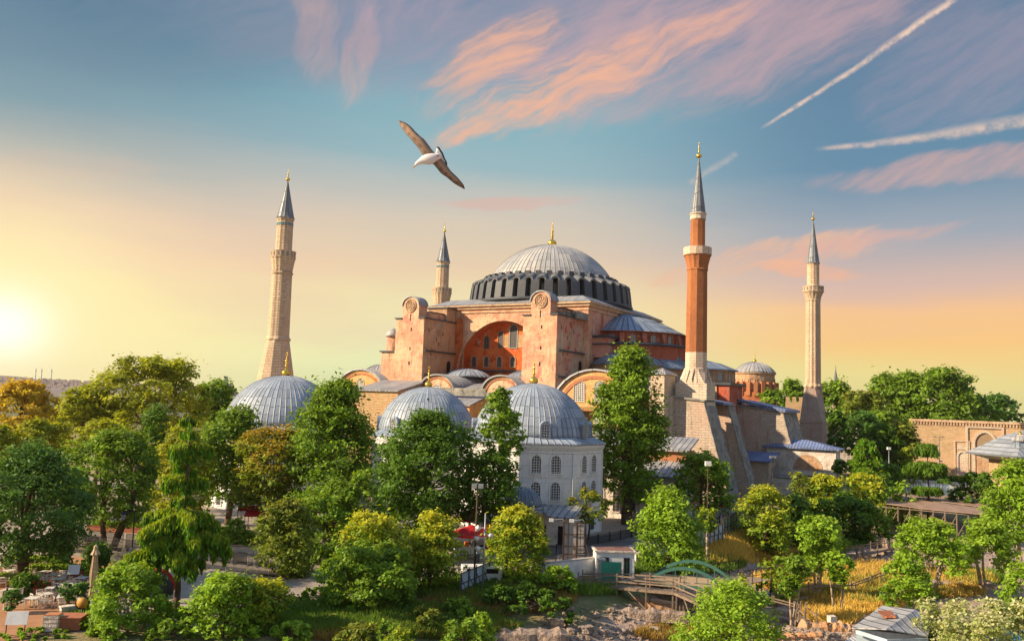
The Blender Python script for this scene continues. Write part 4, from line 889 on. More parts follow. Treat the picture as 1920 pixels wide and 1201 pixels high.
# long low range to the right of the mausoleum
p = at(1166, 900, 136); m = empty('low_range', (p.x, p.y, 0), -LA*0.75, 'long low white building with tall arched windows and lead roof behind the tall dark-trunked tree', 'building')
b = MB(); b.box(-7, 9.5, -1.5, 8, 0, 6.6); b.build('wall', WHITEP, m)
b = MB(); b.extx([(-2.2, 6.6), (8.2, 9.4), (8.2, 9.7), (-2.2, 6.9)], -7.5, 10.0); b.build('roof', LEADF, m)
for k in range(6): window(m, (-5.6+k*2.6, -1.5, 1.0), (0, -1), 1.0, 3.6, WHITEP, PANED, 0.2, 0.1, True)
b = MB(); b.box(-2, 9, 5, 12, 6.5, 10.4); b.build('upper_wall', TRIMB, m)
b = MB(); b.extx([(4.4, 10.4), (12.5, 12.2), (12.5, 12.5), (4.4, 10.7)], -2.6, 9.6); b.build('upper_roof', LEADF, m)
p = at(1250, 880, 150); m = empty('lead_roofed_lodge', (p.x, p.y, 0), -LA, 'orange brick lodge with hipped blue-grey roof between the tall tree and the stone buttresses', 'building')
b = MB(); b.box(-5, 4.5, -3, 5, 0, 8.0); b.build('wall', TRIMB, m)
b = MB(); b.add([(-5.6, -3.6, 8.0), (5.1, -3.6, 8.0), (5.1, 5.6, 8.0), (-5.6, 5.6, 8.0), (-2.6, 1, 10.6), (2.2, 1, 10.6)], [(0,3,2,1), (0,1,5,4), (1,2,5), (2,3,4,5), (3,0,4)]); b.build('roof', LEADF, m)
b = MB(); b.box(-6.5, 3.5, -8, -3.02, 0, 5.2); b.build('porch_wall', WHITEP, m)
b = MB(); b.extx([(-8.6, 5.2), (-3.02, 7.2), (-3.02, 7.4), (-8.6, 5.45)], -7, 4); b.build('porch_roof', SHEET, m)
# gate, chamfered wall and low blue roof at the foot of the buttresses
m = empty('gatehouse', tuple(lw(52, -7)), -LA, 'stone gateway with tall pointed arch under low blue roof below the buttresses', 'gateway')
b = MB(); b.box(-1.5, 5.0, -0.4, 5, 0, 6.8); b.box(-6.5, -1.5, 0.6, 6, 0, 6.6); b.build('wall', STONE, m)
b = MB(); b.extx([(-1.2, 6.8), (7, 8.4), (7, 8.6), (-1.2, 7.05)], -7, 5.6); b.build('roof', BLUER, m)
window(m, (0.6, -0.42, 0), (0, -1), 2.3, 5.6, STONEW, DARK, 0.45, 0.25, True, name='arch')
m = empty('retaining_wall', tuple(lw(57, -5)), -LA, 'weathered pale retaining wall running right from the pointed gateway', 'wall')
b = MB(); b.box(0, 12.5, 0, 9, 0, 3.6); b.build('wall', WHITEP, m); b = MB(); b.box(-0.1, 12.7, -0.2, 9.1, 3.6, 3.85); b.build('coping', WEATH, m)
b = MB(); b.extr([(-3.6, 0), (0.2, 0), (0.2, 5.6), (-3.0, 6.4)], 0.3, 4.5); b.build('sloping_end', WEATH, m)
# arcaded pavilion
P = at(1568, 895, 182); cN = Vector((sin(LA), cos(LA), 0)); cE = Vector((cos(LA), -sin(LA), 0)); c = P-cE*7.3+cN*2.5
m = empty('arcaded_pavilion', (c.x, c.y, 0), -LA, 'white pavilion with blue roof, pointed arcade and ochre half-round panel before the slender minaret', 'pavilion')
b = MB(); b.box(-7.7, 7.7, -2.7, 2.7, 0, 9.0); b.build('wall', WHITEP, m)
b = MB(); b.add([(-8.4, -3.5, 9.0), (8.5, -3.5, 9.0), (8.5, 3.5, 9.0), (-8.4, 3.5, 9.0), (-8.4, -3.5, 9.3), (8.5, -3.5, 9.3), (8.5, 3.5, 9.3), (-8.4, 3.5, 9.3), (-1, 0, 10.8), (1, 0, 10.8)],
    [(0,3,2,1), (0,1,5,4), (1,2,6,5), (2,3,7,6), (3,0,4,7), (4,5,9,8), (5,6,9), (6,7,8,9), (7,4,8)]); b.build('roof', BLUER, m)
plate(m, 'half_round_panel', (1.6, -2.72, 4.8), (0, -1), [(-3.3*cos(pi*k/16), 3.1*sin(pi*k/16)) for k in range(17)], 0.05, TANP)
for y in (-1.6, 0.05, 1.7): window(m, (7.7, y, 2.0), (1, 0), 1.15, 5.2, WHITEP, DARK, 0.18, 0.15, True, name='arch')
for x in (-0.5, 2.0): plate(m, 'window', (x, -2.72, 2.0), (0, -1), [(-0.9, 0), (0.9, 0), (0.9, 1.8), (-0.9, 1.8)], 0.04, DARK)
m.scale = (0.94, 0.94, 1.07)
# palace gate wall on the right
P0 = at(1709, 885, 258); m = empty('palace_gate', (P0.x, P0.y, 0), radians(-25), 'tall tan masonry palace gate wall with great pointed marble portal and dentilled cornice', 'gate')
Wd = 52.0; Hh = 16.2
b = MB(); b.box(0, Wd, 0, 8, 0, Hh); b.build('wall', GATEW, m)
b = MB(); b.box(-0.5, Wd, -0.5, 8.2, Hh, Hh+0.7)
for k in range(64): b.box(0.1+k*0.8, 0.5+k*0.8, -0.35, 0, Hh-0.8, Hh)
b.box(-0.1, Wd, -0.12, 0.0, Hh-1.15, Hh-0.85); b.build('cornice', CREAM, m)
window(m, (19.4, -0.02, 0), (0, -1), 5.0, 13.6, STONEW, plain('shaded_niche', (0.30, 0.21, 0.13), 0.9), 0.7, 0.4, True, name='portal')
b = MB(); mt = frame((19.4, -0.02, 0), (0, -1))
for (x0, x1) in ((-4.9, -4.3), (4.3, 4.9)): b.box(x0, x1, 0, 0.35, 0, 15.3, mt)
b.box(-4.3, 4.3, 0, 0.35, 14.8, 15.3, mt); b.build('portal_frame', STONEW, m)
b = MB(); b.box(-2.3, 2.3, 0.04, 0.2, 0, 8.5, mt); b.build('portal_wall', TANP, m)
b = MB(); b.box(-2.3, 2.3, 0.04, 0.3, 8.5, 9.3, mt); b.build('inscription_band', GREENM if False else plain('dark_gilt_panel', (0.16, 0.12, 0.04), 0.5), m)
window(m, (13.5, -0.02, 1.2), (0, -1), 2.0, 6.4, STONEW, STONEW, 0.5, 0.3, True, name='niche')
b = MB(); mt = frame((13.5, -0.02, 0), (0, -1))
for (x0, x1) in ((-2.0, -1.7), (1.7, 2.0)): b.box(x0, x1, 0, 0.25, 0.5, 11.0, mt)
b.box(-1.7, 1.7, 0, 0.25, 10.7, 11.0, mt); b.box(-1.2, 1.2, 0, 0.12, 8.4, 9.8, mt); b.build('niche_frame', STONEW, m)
plate(m, 'window', (7.4, -0.02, 6.2), (0, -1), [(-0.3, 0), (0.3, 0), (0.3, 1.2), (-0.3, 1.2)], 0.05, DARK)
# fountain kiosk with wide eaves
P = at(1922, 850, 196); m = empty('fountain_kiosk', (P.x, P.y, 0), 0.12, 'square kiosk with wide lead eaves and tiny domed cupola at the right edge', 'kiosk')
b = MB(); b.box(-5.2, 5.2, -5.2, 5.2, 0, 9.0); b.build('wall', TANP, m)
b = MB(); b.lathe([(5.2, 7.2), (5.6, 7.7), (11.4, 9.3), (12.2, 9.2), (12.2, 9.5), (8.6, 11.4), (4.8, 13.6), (0.1, 15.2)], 4, smooth=False, phase=pi/4); b.build('roof', lead('kiosk_lead', (0.30, 0.32, 0.35), (0.24, 0.26, 0.30), linear=1.1), m)
for sx in (-1, 1):
    b = MB(); b.lathe([(1.5, 10.5), (1.5, 12.6), (1.75, 12.7)], 8, (sx*4.7, -4.7), smooth=False); o = b.build('cupola', LEADE, m)
    b = MB(); ribdome(b, 1.7, 1.6, 12.7, 16, (sx*4.7, -4.7), 0.05, 0.05, n=6); b.build('cupola_dome', LEADS, o); finial(o, (sx*4.7, -4.7), 14.2, 2.4)
b = MB(); b.box(-5.3, 5.3, -5.32, -5.2, 6.6, 6.9); b.box(-5.3, 5.3, -5.32, -5.2, 3.6, 3.8); b.build('band', GREENM, m)
# older brick church behind
P = at(1414.5, 745, 330); m = empty('brick_church', (P.x, P.y, 0), -LA, 'old domed brick church far behind between the red and the slender minarets', 'church')
b = MB(); b.lathe([(7.5, 24), (7.5, 31.6), (8.0, 31.8), (8.0, 32.2)], 24, smooth=False); b.build('drum', TANP, m)
b = MB(); ribdome(b, 8.0, 4.4, 32.2, 40, rh=0.08, rw=0.05, n=10); b.build('dome', LEADS, m); finial(m, (0, 0), 36.5, 4.2)
b = MB(); b.lathe([(8.6, 20), (8.6, 24.6), (7.4, 25.4)], 24, smooth=False); b.build('lower_drum', BRICK, m)
b = MB(); b.box(-11, 11, -11, 11, 0, 20.5); b.build('body', BRICK, m)
b = MB(); b.lathe([(16, 20.5), (16, 20.9), (8, 22.6)], 4, smooth=False, phase=pi/4); b.build('roof', TILE, m)
for k in range(12):
    a = -pi*0.95+pi*2*k/20
    if k < 11:
        window(m, (7.5*cos(a), 7.5*sin(a), 25.6), (cos(a), sin(a)), 1.5, 4.2, TANP, TANP, 0.2, 0.15)
        q = MB(); q.box(-0.7, 0.7, 0, 1.5, 23.4, 28.6, frame((7.5*cos(a+pi/20), 7.5*sin(a+pi/20), 0), (cos(a+pi/20), sin(a+pi/20)))); q.build('drum_buttress', TRIMB, m)
b = MB(); b.box(-16, -8, -17, -6, 0, 18); b.build('side_wing', TERRA, m)
# spire, crenellated tower, tiled house, kiosk
P = at(1567, 700, 420); m = empty('pointed_tower', (P.x, P.y, 0), 0, 'distant dark grey pointed tower roof rising above the trees', 'tower')
b = MB(); b.lathe([(2.3, 0), (2.3, 27), (2.7, 27.2)], 8, smooth=False); b.build('shaft', STONEG, m)
b = MB(); b.lathe([(3.0, 27.2), (1.2, 33.5), (0.08, 39.8)], 8, smooth=False); b.tube((0, 0, 39.5), (0, 0, 41.5), 0.12); b.build('spire', LEADB, m)
P = at(1495, 765, 262); m = empty('battlemented_tower', (P.x, P.y, 0), -0.3, 'square tan stone tower with battlements just left of the slender minaret', 'tower')
b = MB(); b.box(-3.4, 3.4, -3, 3, 0, 20.6)
for k in range(4): b.box(-3.4+k*1.9, -2.3+k*1.9, -3.0, -2.2, 20.6, 22.2)
for k in range(3): b.box(2.6, 3.4, -1.6+k*1.9, -0.5+k*1.9, 20.6, 22.2)
b.build('wall', GATEW, m)
P = at(1500, 790, 258); 
for (x, y, Y, w, d, h, lb) in [(1500, 790, 250, 9, 5, 14.2, 'low house with red tiled roof at the foot of the battlemented tower'), (1578, 785, 262, 8, 6, 15.4, 'white-walled house with red tiled roof right behind the slender minaret'), (1628, 792, 290, 9, 6, 15.2, 'small tiled house half hidden among trees behind the pavilion')]:
    P = at(x, y, Y); m = empty('tiled_house', (P.x, P.y, 0), -0.2, lb, 'house', 'red roofed houses among the trees')
    b = MB(); b.box(-w/2, w/2, -d/2, d/2, 0, h-1.4); b.build('wall', WHITEP, m)
    b = MB(); b.extx([(-d/2-0.4, h-1.4), (0, h), (d/2+0.4, h-1.4)], -w/2-0.4, w/2+0.4); b.build('roof', TILE, m)
    for k in range(3): plate(m, 'window', (-w/2+1.5+k*w/3, -d/2-0.02, h-3.6), (0, -1), [(-0.4, 0), (0.4, 0), (0.4, 1.3), (-0.4, 1.3)], 0.04, DARK)
P = at(1597, 822, 262); m = empty('white_kiosk', (P.x, P.y, 0), 0, 'tiny white domed kiosk with orange finial among the dark trees behind the pavilion', 'kiosk')
b = MB(); b.lathe([(1.6, 0), (1.6, 9.0), (1.9, 9.1), (1.9, 9.5)], 10, smooth=False); b.build('wall', WHITEP, m)
b = MB(); b.lathe(domeprof(1.8, 1.5, 9.5, 6), 14); b.tube((0, 0, 11), (0, 0, 13.2), 0.18, 0.04); b.build('dome', ORANGE, m)
# far towers and hills at the left
P = at(424, 712, 3000); m = empty('high_rise', (P.x, P.y, 0), 0.3, 'distant pale blue high-rise block rising above the trees at left', 'high-rise')
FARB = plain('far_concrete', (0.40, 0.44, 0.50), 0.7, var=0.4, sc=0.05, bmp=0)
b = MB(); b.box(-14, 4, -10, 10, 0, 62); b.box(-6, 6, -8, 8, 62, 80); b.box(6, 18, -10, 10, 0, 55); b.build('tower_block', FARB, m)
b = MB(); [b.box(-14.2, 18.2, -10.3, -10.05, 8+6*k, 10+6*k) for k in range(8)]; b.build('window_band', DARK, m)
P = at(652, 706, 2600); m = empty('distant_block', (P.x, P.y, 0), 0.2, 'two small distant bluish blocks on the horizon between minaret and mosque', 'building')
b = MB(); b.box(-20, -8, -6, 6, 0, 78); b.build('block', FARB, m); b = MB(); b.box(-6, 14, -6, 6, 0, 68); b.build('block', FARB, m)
xs = list(np.linspace(-2600, -600, 50)); ys = list(np.linspace(1900, 3200, 12))
tag(grid('hills', xs, ys, lambda x, y: -6+46*max(0, sin((x+2600)/2000*pi))**0.5*max(0, sin((y-1900)/1300*pi))**0.7*(1+0.18*sin(x*0.011)+0.1*sin(x*0.037+y*0.01)), plain('hillside', (0.20, 0.17, 0.17), 0.95, var=0.5, sc=0.01, bmp=0)), kind='structure')
b = MB(); r_ = random.Random(5)
for _ in range(900):
    x = r_.uniform(-2300, -1000); y = r_.uniform(2050, 2550); s_ = r_.uniform(3, 8); z = -6+46*max(0, sin((x+2600)/2000*pi))**0.5*max(0, sin((y-1900)/1300*pi))**0.7
    b.box(x-s_, x+s_, y-s_*0.6, y+s_*0.6, z-6, z+r_.uniform(2, 8))
tag(b.build('hillside_houses', plain('far_walls', (0.50, 0.40, 0.38), 0.9, var=0.5, sc=0.02, bmp=0)), 'hazy mass of small distant houses on the far hillside at left', 'houses', kind='stuff')
P = at(82, 720, 2500); m = empty('distant_mosque', (P.x, P.y, 20), 0, 'tiny faraway mosque with thin minarets on the horizon at left', 'mosque')
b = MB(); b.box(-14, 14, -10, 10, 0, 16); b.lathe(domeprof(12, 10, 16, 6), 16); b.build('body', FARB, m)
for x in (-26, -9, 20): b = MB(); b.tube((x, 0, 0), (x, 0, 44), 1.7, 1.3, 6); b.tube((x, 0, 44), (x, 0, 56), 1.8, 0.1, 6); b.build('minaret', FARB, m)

# ==================================================================== VEGETATION
def leafmat(name, dark, light, tipc=None, trans=0.38):
    m, nt, b, g = newmat(name); at_ = NN(nt, 'ShaderNodeAttribute', attribute_name='tone'); tp = NN(nt, 'ShaderNodeAttribute', attribute_name='tip')
    col = g.mix(at_.outputs['Fac'], dark, light)  # dark end deepened: shade inside the crowns put into leaf colour
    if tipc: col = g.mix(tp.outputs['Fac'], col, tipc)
    nt.links.new(col, b.inputs['Base Color']); b.inputs['Roughness'].default_value = 0.6; b.inputs['Specular IOR Level'].default_value = 0.25
    t_ = nt.nodes.new('ShaderNodeBsdfTranslucent'); nt.links.new(g.mix(1.0, col, (1.25, 1.15, 0.45), 'MULTIPLY'), t_.inputs[0])
    mx = nt.nodes.new('ShaderNodeMixShader'); mx.inputs[0].default_value = trans
    nt.links.new(b.outputs[0], mx.inputs[1]); nt.links.new(t_.outputs[0], mx.inputs[2])
    nt.links.new(mx.outputs[0], nt.nodes['Material Output'].inputs[0]); return m
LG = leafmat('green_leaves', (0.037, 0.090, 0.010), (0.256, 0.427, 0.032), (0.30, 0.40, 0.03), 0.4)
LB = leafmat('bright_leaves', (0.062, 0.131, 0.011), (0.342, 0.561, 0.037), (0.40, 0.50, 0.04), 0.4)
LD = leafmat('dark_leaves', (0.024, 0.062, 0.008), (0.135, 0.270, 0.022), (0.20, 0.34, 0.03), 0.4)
LY = leafmat('glow_tinted_leaves', (0.11, 0.14, 0.012), (0.52, 0.56, 0.045), None, 0.45)  # yellow glow over the left trees put into the leaf colour
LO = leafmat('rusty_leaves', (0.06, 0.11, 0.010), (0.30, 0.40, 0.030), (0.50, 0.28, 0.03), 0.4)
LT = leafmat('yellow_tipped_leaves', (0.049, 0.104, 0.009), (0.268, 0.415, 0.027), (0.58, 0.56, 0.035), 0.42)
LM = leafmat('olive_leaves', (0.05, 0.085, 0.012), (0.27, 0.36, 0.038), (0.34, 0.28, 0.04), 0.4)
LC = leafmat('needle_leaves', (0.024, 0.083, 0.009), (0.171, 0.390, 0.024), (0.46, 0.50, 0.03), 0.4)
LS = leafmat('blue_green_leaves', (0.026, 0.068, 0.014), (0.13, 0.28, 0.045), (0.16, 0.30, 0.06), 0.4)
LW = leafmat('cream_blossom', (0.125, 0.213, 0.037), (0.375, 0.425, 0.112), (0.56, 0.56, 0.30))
LH = leafmat('haze_tinted_leaves', (0.28, 0.24, 0.02), (0.58, 0.46, 0.04), (0.62, 0.42, 0.05), 0.45)  # warm haze and low-sun glow put into the leaf colour
def quads(name, P, A, B, tone, tip, mat, parent=None):
    """one diamond leaf per row: centre P, half axes A (length) and B (width)"""
    n = len(P); V = np.empty((n, 4, 3), np.float32); V[:, 0] = P-A; V[:, 1] = P-B+A*0.1; V[:, 2] = P+A; V[:, 3] = P+B+A*0.1
    me = bpy.data.meshes.new(name); me.vertices.add(4*n); me.vertices.foreach_set('co', V.ravel())
    me.loops.add(4*n); me.loops.foreach_set('vertex_index', np.arange(4*n, dtype=np.int32))
    me.polygons.add(n); me.polygons.foreach_set('loop_start', np.arange(0, 4*n, 4, dtype=np.int32)); me.update(calc_edges=True)
    for nm, arr in (('tone', tone), ('tip', tip)):
        a = me.attributes.new(nm, 'FLOAT', 'FACE'); a.data.foreach_set('value', np.clip(arr, 0, 1).astype(np.float32))
    me.materials.append(mat); o = bpy.data.objects.new(name, me); C.objects.link(o)
    if parent: o.parent = parent
    return o
def unit(v): return v/np.maximum(np.linalg.norm(v, axis=-1, keepdims=True), 1e-6)
PROF = {
 'round': lambda t: np.sqrt(np.clip(1-(2*t-1)**2, 0.02, 1)),
 'full': lambda t: np.clip(1-np.abs(2*t-0.85)**3.2, 0.15, 1),
 'dome': lambda t: np.sqrt(np.clip(1-t**2.4, 0.03, 1)),
 'tall': lambda t: np.clip(np.sin(pi*np.clip(t*0.92+0.10, 0, 1))**0.55, 0.1, 1)*(0.72+0.28*(1-t)),
 'column': lambda t: np.clip(1-t**5, 0.2, 1)*np.clip(0.7+t*2, 0, 1),
 'umbrella': lambda t: np.clip(0.30+1.1*t, 0, 1)*np.sqrt(np.clip(1-t**4, 0.05, 1)),
 'egg': lambda t: np.clip(1-(t-0.35)**2*2.1, 0.12, 1)*np.clip(t*5+0.5, 0, 1),
}
def crown_arrays(R, H, n, L, seed, prof='round', clumps=26, up=0.7, flat=0.6, tipk=0.0, cr=0.30, rx=None, aspect=0.55):
    q = np.random.default_rng(seed); f = PROF[prof]; base = min(R, H*0.5)
    t = q.uniform(0.06, 0.93, clumps); a = q.uniform(0, 2*pi, clumps); crr = base*cr*1.25*q.uniform(0.65, 1.3, clumps)
    a = (np.arange(clumps)*2.39996+q.uniform(-0.5, 0.5, clumps)); t = np.clip((q.permutation(clumps)+0.5)/clumps*0.9+0.05, 0, 1)
    rho = np.sqrt(q.uniform(0.25, 1.0, clumps))*np.maximum(f(t)*R-crr*0.7, 0.05*R)
    cc = np.stack([rho*np.cos(a), rho*np.sin(a), t*H], 1); cc[:, 2] = np.clip(cc[:, 2], crr*0.5, H-crr*0.9)
    ns = 13; sd_ = unit(q.normal(size=(clumps, ns, 3))+np.array([0, 0, 0.35])); sc_ = cc[:, None]+sd_*crr[:, None, None]*q.uniform(0.75, 1.08, (clumps, ns, 1))
    out = unit(sc_-np.array([0, 0, H*0.42])); keep_w = np.clip(np.sum(sd_*out, -1)+0.75, 0.15, 1.6).ravel()
    ctone = q.uniform(0, 1, clumps); S_ = sc_.reshape(-1, 3); sdir = sd_.reshape(-1, 3); ci = np.repeat(np.arange(clumps), ns)
    w = keep_w*np.repeat(crr, ns)**2; w /= w.sum(); k = q.choice(len(S_), n, p=w)
    sp_r = crr[ci[k]]*0.46
    off = q.normal(size=(n, 3))*np.array([1, 1, flat])*0.55
    P = S_[k]+off*sp_r[:, None]
    # twiggy shoots beyond the outline
    sh = q.random(n) < 0.03; P[sh] += sdir[k[sh]]*sp_r[sh, None]*q.uniform(0.4, 1.6, (sh.sum(), 1))
    N_ = unit(sdir[k]*0.6+np.array([0, 0, up])+q.normal(size=(n, 3))*0.55)
    T_ = unit(np.cross(N_, q.normal(size=(n, 3)))); B_ = np.cross(N_, T_)
    ln = (L*q.uniform(0.45, 1.5, n))[:, None]/2
    tone = 0.05+0.36*ctone[ci[k]]+0.34*q.uniform(0, 1, len(S_))[k]+0.30*q.random(n)
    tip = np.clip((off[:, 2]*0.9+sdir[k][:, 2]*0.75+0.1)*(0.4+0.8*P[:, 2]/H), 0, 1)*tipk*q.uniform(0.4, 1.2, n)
    return P, T_*ln, B_*ln*aspect, tone, tip, cc, crr
def limb(b, p0, p1, r0, r1, q, bend=0.12, seg=4):
    p0, p1 = Vector(p0), Vector(p1); L = (p1-p0).length; prev = p0
    for i in range(1, seg+1):
        t_ = i/seg; p = p0.lerp(p1, t_)
        if i < seg: p += Vector((q.uniform(-1, 1), q.uniform(-1, 1), q.uniform(-0.3, 0.6)))*L*bend*0.5
        b.tube(prev, p, r0+(r1-r0)*(i-1)/seg, r0+(r1-r0)*t_, 7); prev = p
def tree(label, cx, top, hw, bot, Y, mat, prof='round', kind='broadleaf_tree', cat='tree', group=None, dens=1.0, leaf=1.0, tipk=0.0, clumps=26, trunkr=None, bark=None, stems=1, base=None, flat=0.6, up=0.7, cr=0.30, seed=None, lean=0.0, aspect=0.55):
    """crown box given in photo pixels at distance Y, turned into a real tree standing on the terrain"""
    tipk = max(tipk, 0.35); tree.n += 1; seed = seed or 100+tree.n; q = random.Random(seed)  # all crowns get some bright tips: sun on the tops put into colour
    pt = at(cx, top, Y); pb = at(cx, bot, Y); R = hw*1.06*Y/1600; gx, gy = pt.x, Y; zg = hgt(gx, gy)
    H = max(pt.z-max(pb.z, zg), 0.5); zb = max(pb.z, zg)-zg
    if kind in ('bush', 'blossoming_shrub', 'shrub', 'ivy_column'): H += zb; zb = 0.0
    o = empty(kind, (gx, gy, zg), 0, label, cat, group)
    n = int(min(30000, max(500, 2*hw*(bot-top)*0.62*dens/(leaf*leaf)))); L = Y*0.0042*leaf
    P, A, B, tone, tip, cc, crr = crown_arrays(R, H, n, L, seed, prof, clumps, up, flat, tipk, cr, aspect=aspect)
    P = P+np.array([0, 0, zb]); cr_o = quads('crown', P, A, B, tone, tip, mat, o)
    b = MB(); tr = trunkr or max(0.09, R*0.055+H*0.006); bk = bark or BARK
    for s_ in range(stems):
        ox, oy = (0, 0) if stems == 1 else (q.uniform(-1, 1)*R*0.35, q.uniform(-1, 1)*R*0.2)
        topz = zb+H*(0.62 if stems == 1 else q.uniform(0.4, 0.7))
        fork = Vector((ox*1.5+lean, oy*1.5, zb+H*0.12)); limb(b, (ox*0.6, oy*0.6, -0.15), fork, tr/sqrt(stems)*1.25, tr/sqrt(stems)*0.85, q, 0.05)
        limb(b, fork, (ox*2+lean, oy*2, topz), tr/sqrt(stems)*0.85, tr*0.2, q, 0.1)
        idx = list(range(len(cc))); q.shuffle(idx)
        for j in idx[:max(4, 12//stems)]:
            c_ = Vector((cc[j][0], cc[j][1], cc[j][2]+zb)); st = fork.lerp(Vector((ox*2, oy*2, topz)), q.uniform(0, 0.7))
            if c_.z > st.z-0.5: limb(b, st, c_, tr/sqrt(stems)*0.42, tr*0.07, q, 0.12, 3)
    b.build('trunk', bk, o)
    return o
tree.n = 0
GBL = 'park trees at the left'
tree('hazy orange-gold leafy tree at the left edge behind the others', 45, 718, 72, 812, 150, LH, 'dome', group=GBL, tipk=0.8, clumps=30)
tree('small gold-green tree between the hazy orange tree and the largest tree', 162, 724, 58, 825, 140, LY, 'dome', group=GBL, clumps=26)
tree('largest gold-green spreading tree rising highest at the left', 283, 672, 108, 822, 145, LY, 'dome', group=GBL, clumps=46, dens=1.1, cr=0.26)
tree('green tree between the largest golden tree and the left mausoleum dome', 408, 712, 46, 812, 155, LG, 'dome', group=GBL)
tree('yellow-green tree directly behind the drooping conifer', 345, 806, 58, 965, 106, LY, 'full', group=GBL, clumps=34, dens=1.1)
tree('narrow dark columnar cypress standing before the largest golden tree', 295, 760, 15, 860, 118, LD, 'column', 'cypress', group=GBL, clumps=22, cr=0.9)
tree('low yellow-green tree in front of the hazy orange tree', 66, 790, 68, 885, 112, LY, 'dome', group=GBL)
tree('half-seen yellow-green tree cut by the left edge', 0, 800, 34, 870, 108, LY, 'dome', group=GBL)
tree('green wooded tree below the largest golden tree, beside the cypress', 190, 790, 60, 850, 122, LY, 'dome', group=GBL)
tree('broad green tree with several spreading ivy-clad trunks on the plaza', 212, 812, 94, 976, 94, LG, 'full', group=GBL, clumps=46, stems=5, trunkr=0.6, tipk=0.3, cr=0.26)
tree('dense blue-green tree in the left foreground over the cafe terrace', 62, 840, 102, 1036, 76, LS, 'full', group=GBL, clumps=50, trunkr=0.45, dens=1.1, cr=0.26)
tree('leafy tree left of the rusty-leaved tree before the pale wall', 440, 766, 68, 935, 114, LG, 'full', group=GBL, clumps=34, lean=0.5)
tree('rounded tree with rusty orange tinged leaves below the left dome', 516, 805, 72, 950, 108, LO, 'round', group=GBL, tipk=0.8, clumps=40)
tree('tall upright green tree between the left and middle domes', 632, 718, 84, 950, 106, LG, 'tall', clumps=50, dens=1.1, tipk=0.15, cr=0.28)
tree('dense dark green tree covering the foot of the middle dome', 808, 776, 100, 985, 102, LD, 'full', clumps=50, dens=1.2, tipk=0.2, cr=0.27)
tree('slim two-tiered green tree in front of the marble mausoleum dome', 942, 728, 39, 862, 104, LG, 'egg', clumps=26, tipk=0.2)
tree('lower bushy green tree at the left corner of the marble mausoleum', 925, 850, 50, 968, 101, LD, 'round', clumps=26, lean=-1.0, tipk=0.5)
tree('thin pale bare-stemmed tree before the dark green tree', 686, 880, 34, 985, 92, LG, 'egg', clumps=14, dens=0.35, bark=BARKP, stems=2)
tree('olive-brown feathery tree sloping left at the railing', 540, 940, 56, 1118, 84, LM, 'egg', clumps=36, tipk=0.1)
tree('mid green tree between the olive tree and the round yellow bush', 630, 905, 74, 1075, 92, LG, 'full', clumps=36)
tree('round clipped yellow-green tree topping the big foreground bush', 700, 965, 62, 1100, 76, LT, 'round', clumps=36, tipk=1.0)
tree('big dark green bush in the middle foreground', 694, 1024, 106, 1190, 72, LG, 'dome', 'bush', 'bush', clumps=50, tipk=0.25)
tree('oval yellow-green tree left of the red parasol kiosk', 812, 966, 58, 1135, 78, LT, 'full', clumps=40, tipk=1.0)
tree('oval yellow-green tree right of the lamp posts by the billboard frame', 972, 953, 57, 1112, 84, LT, 'egg', clumps=40, tipk=1.0)
tree('pale-stemmed bright green tree over the cafe, bottom left', 250, 1062, 76, 1196, 63, LB, 'dome', clumps=30, bark=BARKP, stems=3, trunkr=0.2, tipk=0.2)
tree('bright light green bush at the bottom edge left of the yellow-topped tree', 424, 1078, 60, 1215, 62, LB, 'dome', 'bush', 'bush', clumps=34)
tree('round yellow-topped tree at the bottom edge', 496, 1086, 48, 1200, 64, LT, 'round', clumps=28, tipk=1.0)
tree('low bush at the bottom left corner below the terrace', 60, 1186, 60, 1240, 60, LB, 'dome', 'bush', 'bush')
tree('low green bush behind the bright foreground bush at lower left', 345, 1140, 50, 1200, 66, LG, 'dome', 'bush', 'bush')
tree('small dark bush at the edge of the undergrowth beside the big foreground bush', 600, 1105, 46, 1180, 74, LG, 'dome', 'bush', 'bush')
tree('very tall green tree in front of the mosque, right of the marble mausoleum', 1182, 658, 76, 930, 128, LG, 'tall', clumps=60, dens=1.15, trunkr=0.75, tipk=0.4, cr=0.27)
tree('small airy young tree beside the marble mausoleum wall', 1106, 918, 36, 978, 112, LO, 'round', clumps=14, dens=0.55, trunkr=0.12)
tree('feathery green tree beyond the green bridge, below the tall tree', 1255, 920, 60, 1058, 94, LB, 'dome', clumps=36, tipk=0.2)
tree('rounded green tree beside the lamp post before the sloping buttress', 1316, 850, 55, 950, 128, LG, 'dome', clumps=32, tipk=0.4)
tree('small round-headed tree with pale trunk by the blue hoarding', 1327, 953, 19, 992, 104, LT, 'round', clumps=12, trunkr=0.16, bark=BARKP, tipk=0.4)
tree('rounded yellow-green bush left of the dry golden grass', 1436, 912, 54, 1000, 120, LT, 'dome', 'bush', 'bush', clumps=34, tipk=0.8)
GBR = 'bushes on the slope below the pavilion'
tree('brownish twiggy bush at the left end of the slope below the pavilion', 1502, 888, 30, 960, 150, LM, 'dome', 'bush', 'bush', group=GBR, tipk=0.3, dens=0.7)
tree('yellow-topped bush in the middle of the slope below the pavilion', 1552, 894, 44, 975, 148, LT, 'dome', 'bush', 'bush', group=GBR, tipk=0.9)
tree('yellow-topped bush at the right end of the slope below the pavilion', 1622, 892, 46, 965, 150, LT, 'dome', 'bush', 'bush', group=GBR, tipk=0.9)
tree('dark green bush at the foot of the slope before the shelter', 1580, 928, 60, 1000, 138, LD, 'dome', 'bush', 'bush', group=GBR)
tree('dark green bush behind the round yellow-green bush', 1492, 930, 44, 1000, 130, LD, 'dome', 'bush', 'bush', group=GBR)
